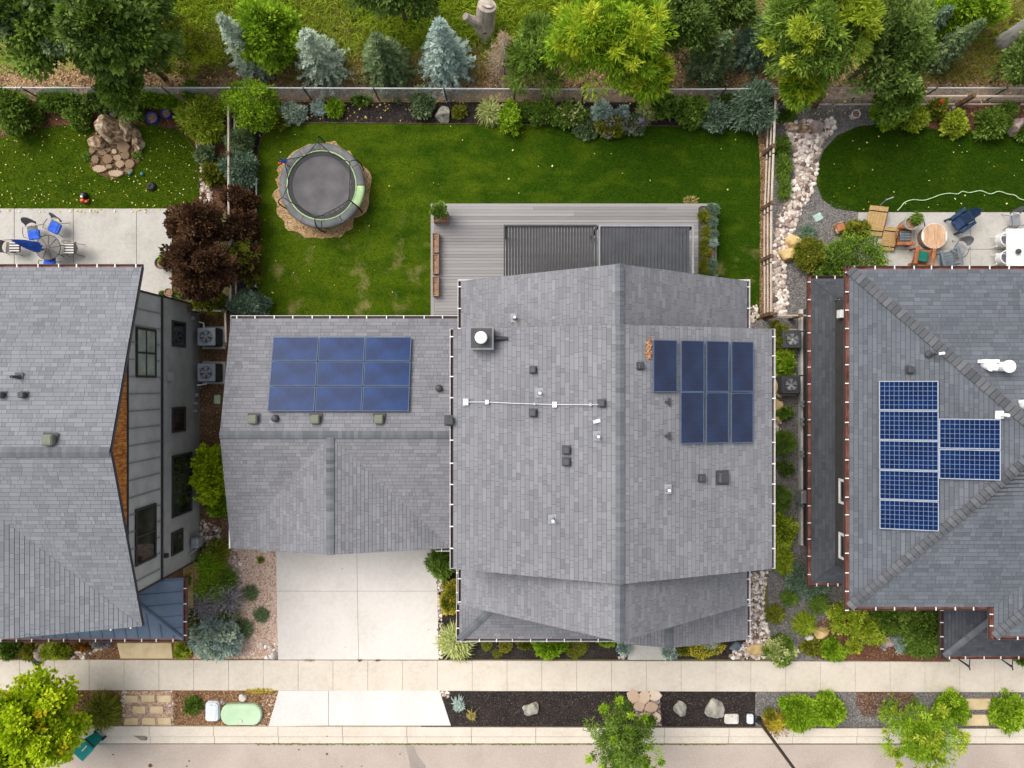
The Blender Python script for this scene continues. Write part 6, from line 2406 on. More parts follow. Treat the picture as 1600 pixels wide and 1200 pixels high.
# street lamp
x, y, _ = P(1183.5, 1123)
t = thing('street_lamp', 'tall dark street lamp rising from the mulch strip by the kerb', 'street lamp', (x, y, 0))
mb = MB()
mb.lathe([(.16, 0), (.16, .08), (.11, .12), (.10, .35)], 14)
mb.build('base', M_black, t)
MB().tube([(0, 0, .3), (0, 0, 7.6)], [.075, .05], 10).build('pole', mat('lamp_brown', (.05, .035, .03), rough=.5), t)
mb = MB()
mb.tube([(0, 0, 7.5), (0, -.4, 7.7), (0, -1.1, 7.75)], .035, 8)
mb.build('arm', M_black, t)
MB().bevbox((0, -1.3, 7.72), (.3, .5, .14), .05).build('lamp_head', M_black, t)

# wheeled bin lying in the gutter beside the lime tree
x, y, _ = P(145, 1165, .5)
t = thing('wheelie_bin', 'teal wheeled rubbish bin standing in the gutter by the yellow green tree', 'bin', (P(153, 1152)[0], P(153, 1152)[1], .03), -.75)
mb = MB()
vs = []
for z, a, b in ((.0, .20, .24), (1.0, .29, .33)):
    vs += [(-a, -b, z), (a, -b, z), (a, b, z), (-a, b, z)]
mb.add(vs, [(0, 3, 2, 1), (0, 1, 5, 4), (1, 2, 6, 5), (2, 3, 7, 6), (3, 0, 4, 7), (4, 5, 6, 7)])
mb.build('body', M_teal, t)
MB().bevbox((0, -.01, 1.05), (.64, .74, .09), .05).build('lid', M_teal, t)
MB().tube([(-.25, .40, 1.02), (.25, .40, 1.02)], .025, 6).build('handle', M_black, t)
for s in (-1, 1):
    MB().tube([(s * .2, .27, .12), (s * .27, .27, .12)], .12, 14).build('wheel', M_black, t)
MB().cbox((.0, .12, 1.10), (.05, .30, .012)).build('lid_stripe', M_stripe, t)

# black handrails by the right house steps
for x0_, lb in ((1495, 'left of two black metal handrails at the right house entry steps'), (1562, 'right of two black metal handrails at the right house entry steps')):
    t = thing('handrail', lb, 'handrail', P(x0_ + 22, 1040))
    a, b, c = P(x0_, 1028, 1.3), P(x0_ + 20, 1043, .95), P(x0_ + 23, 1026, .95)
    MB().tube([a, b], .028, 6).build('rail', M_black, t, world=True)
    MB().tube([b, (b[0] + .05, b[1] - .12, .9)], .028, 6).build('rail_end', M_black, t, world=True)
    MB().tube([(b[0], b[1] + .05, .95), (b[0], b[1] + .08, .02)], .024, 6).build('post', M_black, t, world=True)
    MB().tube([(b[0], b[1] + .05, .93), (b[0] + .05, b[1] + .62, .93), (b[0] + .05, b[1] + .64, .02)], .022, 6).build('post', M_black, t, world=True)

# pavers in the strip and flagstones
for i, (px, py, w_) in enumerate(((206, 1091, 21), (232.5, 1090.5, 21), (258, 1091, 21), (218.5, 1108, 20), (246, 1108, 21), (206.5, 1126, 21), (233.5, 1126, 21), (258, 1125.5, 21))):
    pass
root = bpy.data.objects.new('paver_path', None)
COL.objects.link(root)
root['kind'] = 'structure'
for i, (px, py, w_) in enumerate(((206, 1091, 21), (232.5, 1090.5, 21), (258, 1091, 21), (218.5, 1108, 20), (246, 1108, 21), (206.5, 1126, 21), (233.5, 1126, 21), (258, 1125.5, 21))):
    x, y, _ = P(px, py)
    MB().bevbox((x, y, .03), (w_ * .0277, .30, .10), .012, rz=random.uniform(-.03, .03)).build('paver', M_paver, root)
for i, (px, py, w_, l_) in enumerate(((1526, 1099, 40, 17), (1524, 1124, 38, 17))):
    x, y, _ = P(px, py)
    MB().bevbox((x, y, .04), (w_ * .028, l_ * .028, .12), .015).build('paver', M_paver, root)


def flat_stone(root, px, py, rx, ry, m, tone, z=.0, h=.07, k=7, rz=0):
    x, y, _ = P(px, py)
    a0 = random.random() * 6
    pts_ = []
    for j in range(k):
        a = a0 + 2 * PI * j / k
        r = random.uniform(.80, 1.16)
        pts_.append((x + rx * r * math.cos(a), y + ry * r * math.sin(a)))
    mb = MB()
    n = len(pts_)
    ins = [(x + (p[0] - x) * .9, y + (p[1] - y) * .9) for p in pts_]
    mb.add([(p[0], p[1], z) for p in pts_] + [(p[0], p[1], z + h * .8) for p in pts_] + [(p[0], p[1], z + h) for p in ins], [(i, (i + 1) % n, n + (i + 1) % n, n + i) for i in range(n)] + [(n + i, n + (i + 1) % n, 2 * n + (i + 1) % n, 2 * n + i) for i in range(n)] + [tuple(range(2 * n, 3 * n))], 0, tone)
    return mb.build('flagstone', m, root, world=root.get('category') is not None)


root = bpy.data.objects.new('flagstone_path', None)
COL.objects.link(root)
root['kind'] = 'structure'
M_peach = mat('peach_flagstone', [(.40, .26, .16), (.60, .44, .31), (.72, .60, .48)], 3, tone=True, rough=.9, bump=.3, bscale=12, var=.4)
sheet('flagstone_bed', [(980, 1079), (1030, 1079), (1034, 1134), (1000, 1134)], M_rockpink, .02)
for px, py, rx, ry in ((990, 1087, .26, .26), (1007, 1088, .25, .28), (1024, 1086, .26, .24), (998, 1103, .26, .2), (1017, 1104, .28, .22), (1008, 1119, .26, .2), (1026, 1120, .2, .22), (1012, 1131, .24, .1)):
    flat_stone(root, px, py, rx * 1.12, ry * 1.12, M_peach, random.uniform(.3, 1.0), h=.09)

# waterfall rocks on the left lawn
wf = thing('rock_waterfall', 'tan boulder waterfall with a round flagstone basin on the left lawn', 'rock feature', P(184, 232))
sheet('waterfall_gravel', [(140, 215), (160, 195), (205, 192), (222, 225), (222, 250), (205, 270), (180, 281), (158, 274), (142, 258)], M_soil, .075)
def wrock(px, py, rx, ry, h, m, rz, seed, z=.05):
    mb = rock_mb(rx, ry, h, seed, 2)
    x, y, _ = P(px, py, h * .5)
    o = mb.build('boulder', m, wf)
    o.location = Vector((x, y, z)) - wf.location
    o.rotation_euler = (0, 0, rz)
wrock(171, 200, .46, .60, 1.0, M_rocktan, .5, 3)
wrock(184, 206, .26, .36, .8, M_rocktan, .9, 8)
wrock(197, 203, .30, .50, .8, M_rocktan, .25, 4)
wrock(153, 222, .42, .28, .4, M_rocktan, .4, 5)
wrock(163, 213, .25, .2, .45, M_rocktan, .1, 9)
wrock(214, 222, .26, .50, .4, M_rocktan, .3, 6)
wrock(211, 208, .2, .25, .4, M_rocktan, .3, 16)
for px, py, rx, ry in ((178, 222, .25, .16), (194, 230, .30, .30), (163, 239, .20, .18), (171, 250, .26, .22), (186, 248, .18, .16), (198, 244, .2, .18), (152, 250, .18, .2), (190, 258, .22, .16), (158, 266, .32, .17), (184, 272, .34, .15), (206, 258, .22, .20), (216, 240, .14, .2), (203, 268, .2, .12), (172, 236, .14, .12), (147, 236, .14, .16), (181, 238, .14, .12), (173, 262, .16, .1)):
    flat_stone(wf, px, py, rx * 1.02, ry * 1.02, M_flag, random.uniform(.2, .9), z=.06, h=.10)
grass(136, 244, 8, .3, 'mid', 'small fern at the left side of the waterfall basin', n=260, wid=.02)
grass(215, 242, 8, .3, 'mid', 'small fern at the right side of the waterfall basin', n=260, wid=.02)

# ================================================================ ROCKS
RK = [
 ('boulder', 692, 178, .34, .36, .45, M_rockgrey, 'square pale boulder in the dark mulch behind the lawn', .1, 11),
 ('boulder', 473, 170, .20, .16, .25, M_rockpink, 'small pinkish rock beside the silver shrub in the back bed', .2, 12),
 ('boulder', 830, 1108.5, .38, .27, .30, M_rockgrey, 'tan grey boulder alone in the dark mulch strip', .3, 13),
 ('boulder', 1064, 1108, .27, .36, .32, M_rockgrey, 'grey and orange wedge rock right of the flagstone path', .5, 14),
 ('boulder', 1118, 1108, .42, .44, .22, M_rockgrey, 'flat grey green boulder above the white meter lids', .7, 15),
 ('boulder', 1241, 378, .30, .34, .35, M_rockbuff, 'upper of two buff boulders left of the round bush', .9, 17),
 ('boulder', 1230, 398, .36, .34, .40, M_rockbuff, 'lower of two buff boulders left of the round bush', .4, 18),
 ('boulder', 1221, 568, .17, .40, .35, M_rockbuff, 'uppermost of the buff rocks edging the right side passage', .0, 19),
 ('boulder', 1217, 607, .17, .36, .35, M_rockbuff, 'second buff rock down along the right side passage', .1, 20),
 ('boulder', 1217, 634, .18, .30, .32, M_rockbuff, 'third buff rock down along the right side passage', .1, 21),
 ('boulder', 1217, 654, .15, .20, .25, M_rockbuff, 'small lowest buff rock above the round shrub in the passage', .1, 22),
 ('boulder', 1284, 991, .34, .30, .32, M_rockbuff, 'pale buff boulder beside the grass at the red mulch', .3, 23),
 ('boulder', 1264, 997, .2, .15, .2, M_rockwhite, 'small white rock left of the buff boulder', .3, 24),
 ('boulder', 1388, 1004, .32, .22, .3, M_rockpink, 'pinkish rock beside the small blue shrub', .3, 25),
 ('boulder', 1183, 1017, .38, .26, .25, M_rockbuff, 'flat buff boulder at the foot of the pink pebble strip', .2, 26),
 ('boulder', 1150, 1011, .26, .2, .3, M_slate, 'blue grey rock beside the yellow flowers', .3, 27),
 ('boulder', 1588, 198, .26, .42, .5, M_rockpink, 'tall pinkish boulder at the far right of the back bed', -.3, 28),
 ('boulder', 24, 186, .22, .17, .25, M_rockpink, 'pale pink rock in the left back bed', .3, 29),
 ('boulder', 28, 193, .14, .11, .2, M_rockpink, 'small pink rock below the larger pink one in the left back bed', .3, 30),
 ('boulder', 379, 1091, .15, .17, .2, M_rockwhite, 'small white rock above the oval green vault lid', .3, 31),
 ('boulder', 348, 1096, .12, .12, .15, M_rockpink, 'tiny pink rock right of the white utility box', .3, 32),
 ('boulder', 426, 1024, .16, .18, .25, M_rockwhite, 'white rock at the lower left corner of the driveway', .3, 33),
 ('boulder', 414, 861, .13, .10, .15, M_rockwhite, 'pale rock by the garage corner in the pink gravel', .3, 34),
 ('boulder', 62, 1020, .32, .38, .3, M_rockpink, 'brown squarish rock in the left front bed', .4, 35),
 ('boulder', 21, 1018, .2, .18, .2, M_rockgrey, 'dark grey rock in the left front bed', .4, 36),
 ('boulder', 1218, 660, .1, .1, .15, M_rockwhite, 'small white stone below the buff rocks in the passage', .4, 37),
 ('boulder', 950, 168, .2, .2, .25, M_rockgrey, 'grey stone half hidden in the back border', .4, 38),
]
for r_ in RK:
    name, px, py, rx, ry, h, m, lb, rz, sd = r_
    rock(name, px, py, rx, ry, h, m, lb, rz, sd)
# stepping stones and logs in the right yard
x, y, _ = P(1278, 340)
o = MB().bevbox((0, 0, .03), (.38, .34, .07), .04, rz=.5).build('stepping_stone', mat('teal_stone', (.38, .52, .47), rough=.8))
o.location = (x, y, .02)
tag(o, 'pale teal square stepping stone on the grey gravel', 'stepping stone')
x, y, _ = P(1310, 357)
t = thing('tree_slice', 'square cut reddish stump between the gravel and the patio', 'stump', (x, y, .02), .35)
MB().bevbox((0, 0, .12), (.50, .46, .24), .05).build('stump_body', M_rocktan, t)
MB().bevbox((0, 0, .25), (.40, .36, .02), .04).build('stump_top', M_orange, t)
p = P(1250, 200, .2)
t = thing('log', 'short brown log lying across the top of the pebble bed', 'log', (p[0], p[1], .02))
MB().tube([(-.5, .03, .13), (.0, .0, .15), (.48, -.03, .14)], [.15, .16, .14], 10).build('log_body', M_rocktan, t, smooth=False)
rock('boulder', 1276, 199, .34, .26, .34, M_rockpink, 'brownish rock at the right end of the short log', .2, 41)
for px, py, lb in ((1204, 1, ''),):
    pass
# small sprinklers and lights
for px, py, lb in ((1381, 1014, 'small grey garden light in the red mulch by the blue shrub'), (1489, 169, 'white tipped garden light in the red mulch at the back right'), (395, 1119, '')):
    if lb:
        o = MB().lathe([(.06, 0), (.02, .02), (.02, .2), (.09, .22), (.05, .28), (0, .29)], 10).build('garden_light', M_grey)
        o.location = P(px, py, .2)[:2] + (.03,)
        tag(o, lb, 'garden light')
# bench beside the left house wall
t = thing('bench', 'pale wooden bench with a small pot beside the left house', 'bench', P(299, 928))
for i, (a, b) in enumerate(((286, 302), (303.5, 311))):
    mb = MB()
    x0_, y0_ = P(a, 951 if i == 0 else 925, .5)[:2]
    x1_, y1_ = P(b, 880, .5)[:2]
    mb.box(x0_, y0_, .44, x1_, y1_, .5)
    mb.build('plank', M_wood_lt, t, world=True)
for yy_ in (900, 945):
    MB().box(PX(287, .5), PY(yy_, .5), 0, PX(300, .5), PY(yy_, .5) + .08, .439).build('leg', M_wood_pl, t, world=True)
shrub(292, 908, 6, .3, 'mid', 'small potted green plant on the pale bench', name='potted_plant', cat='plant', base=.5, leaf=.06)
# stump log and grey trunk beyond the fence
t = thing('stump', 'tall sawn grey tree stump with a side stub beyond the fence', 'stump', P(757, 53))
mb = MB()
M_palebark = mat('pale_bark', [(.26, .215, .18), (.42, .36, .31), (.58, .52, .46)], 4, bump=.9, bscale=18, stretch=(1, 1, .25))
mb.tube([(0, 0, -.05), (.02, .0, .3), (.08, .22, 1.0), (.16, .42, 1.55), (.18, .46, 1.62)], [.50, .44, .40, .40, .28], 16)
mb.build('trunk', M_palebark, t, smooth=False)
MB().tube([(-.2, 0, .9), (-.62, .0, 1.3), (-.75, .0, 1.5)], [.22, .18, .15], 10).build('side_stub', M_palebark, t)
mb = MB()
mb.lathe([(.02, 0), (.10, .01), (.08, .05), (.02, .06)], 10, (.05, -.43, 1.0), M=Matrix.Rotation(PI / 2, 3, 'X'))
mb.build('knot', M_bark, t)
t = thing('tree', 'thick pale grey trunk at the top right corner', 'tree', P(1566, 70))
MB().tube([(0, 0, -.1), (.0, .0, .5), (.1, .1, 3), (.2, .25, 6)], [.50, .40, .34, .28], 16).build('trunk', M_greybark, t, smooth=True)
V, tn, cc = crown(.6, 1.2, 7.5, 2.4, 2.2, 1.6, 60, 80, .5, .17, .09, rgen())
quads('crown', V, LEAF['mid'], tn, t)
# fallen leaf heap at the edge of the main roof panels
pp_ = on_roof(1012, 545, zroof)
V = []
TT = []
rg = rgen()
for i in range(75):
    a = rg.rand() * 6
    c = pp_ + Vector((rg.randn() * .05 + .03, rg.uniform(-.32, .32), 0))
    c.z = zroof(c.x, c.y) + .05 + .05 * rg.rand()
    d = Vector((math.cos(a), math.sin(a), rg.randn() * .3)) * .05
    s_ = Vector((-math.sin(a), math.cos(a), rg.randn() * .3)) * .025
    V.append([tuple(c - d), tuple(c - s_), tuple(c + d), tuple(c + s_)])
    TT.append(rg.rand() * .5)
o = quads('leaf_heap', np.array(V), M_leafor, TT, None)
tag(o, 'small heap of orange dry leaves at the top left corner of the main roof panels', 'dry leaves')

# ================================================================ TREES BEYOND THE FENCE
tree(60, 22, 104, 7.0, 'mid', 'large dark leafed tree at the top left corner', zmid=4.2, clumps=260, per=110, cr=.45, L=.20, W=.11, accent=('sage', .12), ry=84)
tree(178, 52, 86, 6.6, 'dark', 'broad green tree right of the corner tree, beside the yellowish bush', zmid=4.0, clumps=240, per=110, cr=.42, L=.20, W=.11, accent=('mid', .35), ry=70)
tree(190, 140, 32, 3.2, 'mid', 'small green tree overhanging the fence above the boulder waterfall', zmid=2.1, clumps=60, per=90, cr=.32, L=.15, W=.08, trunk_r=.05, ry=42)
shrub(288, 72, 50, 2.2, 'yellow', 'yellowish green feathery bush at the top left beyond the fence', leaf=.14, dens=.8, lobes=.3, aspect=.25, ry=42, accent=('olive', .5))
tree(418, 48, 50, 3.4, 'bright', 'vivid green bushy tree between the two leftmost spruces', zmid=1.9, clumps=170, per=110, cr=.36, L=.16, W=.10, trunk_r=.07, ry=58)
tree(620, -14, 85, 4.5, 'dark', 'dark green tree along the top edge above the dark green spruce', zmid=2.6, clumps=120, per=90, cr=.42, L=.17, W=.09, ry=32)
tree(955, 52, 98, 6.2, 'bright', 'bright yellow green willow overhanging the chain link fence, centre right', zmid=3.7, clumps=330, per=95, cr=.38, L=.24, W=.055, accent=('yellow', .14), lobes=.45, ry=84, flat=.4, bend=(-.3, -.6))
tree(835, 88, 45, 3.6, 'mid', 'loose green willow shoots left of the bright willow', zmid=2.0, clumps=90, per=80, cr=.36, L=.22, W=.06, trunk_r=.06, lobes=.4, ry=62, inner=.3)
tree(1010, 122, 32, 4.0, 'bright', 'low yellow green branch hanging over the chain link fence', zmid=2.6, clumps=60, per=80, cr=.32, L=.24, W=.07, trunk_r=.05, accent=('yellow', .4), lobes=.4)
tree(1065, 25, 62, 4.5, 'dark', 'dark green tree between the bright willow and the top edge', zmid=2.6, clumps=130, per=90, cr=.42, L=.18, W=.08)
tree(1270, 50, 80, 6.6, 'mid', 'tall bright green willow above the right fence corner', zmid=3.9, clumps=280, per=90, cr=.38, L=.24, W=.06, accent=('lime', .28), lobes=.45, bend=(-.3, -.5), flat=.4)
tree(1250, 132, 30, 3.6, 'bright', 'yellow green willow branch over the fence corner beside the gravel', zmid=2.4, clumps=50, per=80, cr=.32, L=.24, W=.07, trunk_r=.05, accent=('yellow', .35))
tree(1388, 70, 78, 5.4, 'dark', 'dark green loose tree right of the tall bright willow', zmid=3.2, clumps=170, per=90, cr=.38, L=.19, W=.09, lobes=.45, ry=80)
tree(1398, 150, 30, 3.2, 'mid', 'green sapling growing through the back fence of the right yard', zmid=1.9, clumps=46, per=80, cr=.3, L=.18, W=.08, trunk_r=.04, ry=38)
tree(1500, 18, 70, 3.0, 'bright', 'bright low thicket at the top right beyond the fence', zmid=1.4, clumps=110, per=80, cr=.34, L=.18, W=.07, trunk_r=.05, ry=30)
tree(1600, 95, 36, 3.5, 'dark', 'dark green branches at the right edge below the grey trunk', zmid=2.1, clumps=60, per=70, cr=.3, L=.16, W=.08, trunk_r=.05)
spruce(404, 102, .95, 4.2, 'silver', 'narrow blue grey spruce left of the vivid green tree')
spruce(512, 112, 1.12, 3.6, 'silver', 'pale silver green spruce right of the vivid green tree', droop=.05)
spruce(609, 114, 1.18, 3.4, 'sage', 'round dark green spruce in the middle of the row')
spruce(701, 112, 1.18, 4.3, 'blue', 'bright blue spruce right of the dark green spruce', sprig=.26)
spruce(788, 112, .95, 3.3, 'dead', 'dead brown bare conifer beside the tall stump', bare=1)
spruce(1102, 112, 1.05, 3.4, 'sage', 'grey green fir between the two willows, near the fence')
spruce(1168, 84, 1.1, 3.2, 'juniper', 'dark blue green fir left of the tall bright willow')
spruce(1456, 96, .80, 3.4, 'sage', 'slender grey green fir on the tan ground at the top right')
spruce(1430, 60, .7, 2.6, 'juniper', 'small dark fir beside the slender grey green fir')
tree(215, 8, 60, 5.5, 'dark', 'dark green tree at the top edge left of the yellowish bush', zmid=3.4, clumps=100, per=90, cr=.42, L=.17, W=.09)
tree(1135, 5, 50, 3.8, 'dark', 'dark leafy thicket at the top edge above the grey green fir', zmid=2.2, clumps=80, per=80, cr=.38, L=.17, W=.08)

# ================================================================ STREET TREES
tree(42, 1134, 84, 5.2, 'maple', 'large lime green maple with orange tints on the street side at the left', zmid=3.1, clumps=330, per=110, cr=.38, L=.15, W=.12, accent=('orange', .01), lobes=.35, ry=80, flat=.5)
tree(974, 1156, 64, 4.6, 'mid', 'green street tree beside the flagstone path, crown over the kerb', zmid=2.8, clumps=190, per=75, cr=.22, L=.14, W=.04, lobes=.8, ry=66, accent=('bright', .10), flat=.3, inner=.25)
tree(1436, 1146, 62, 4.2, 'bright', 'light green street tree at the lower right, crown over the kerb', zmid=2.6, clumps=150, per=65, cr=.24, L=.14, W=.045, lobes=.8, ry=55, inner=.3, accent=('lime', .3), flat=.35)

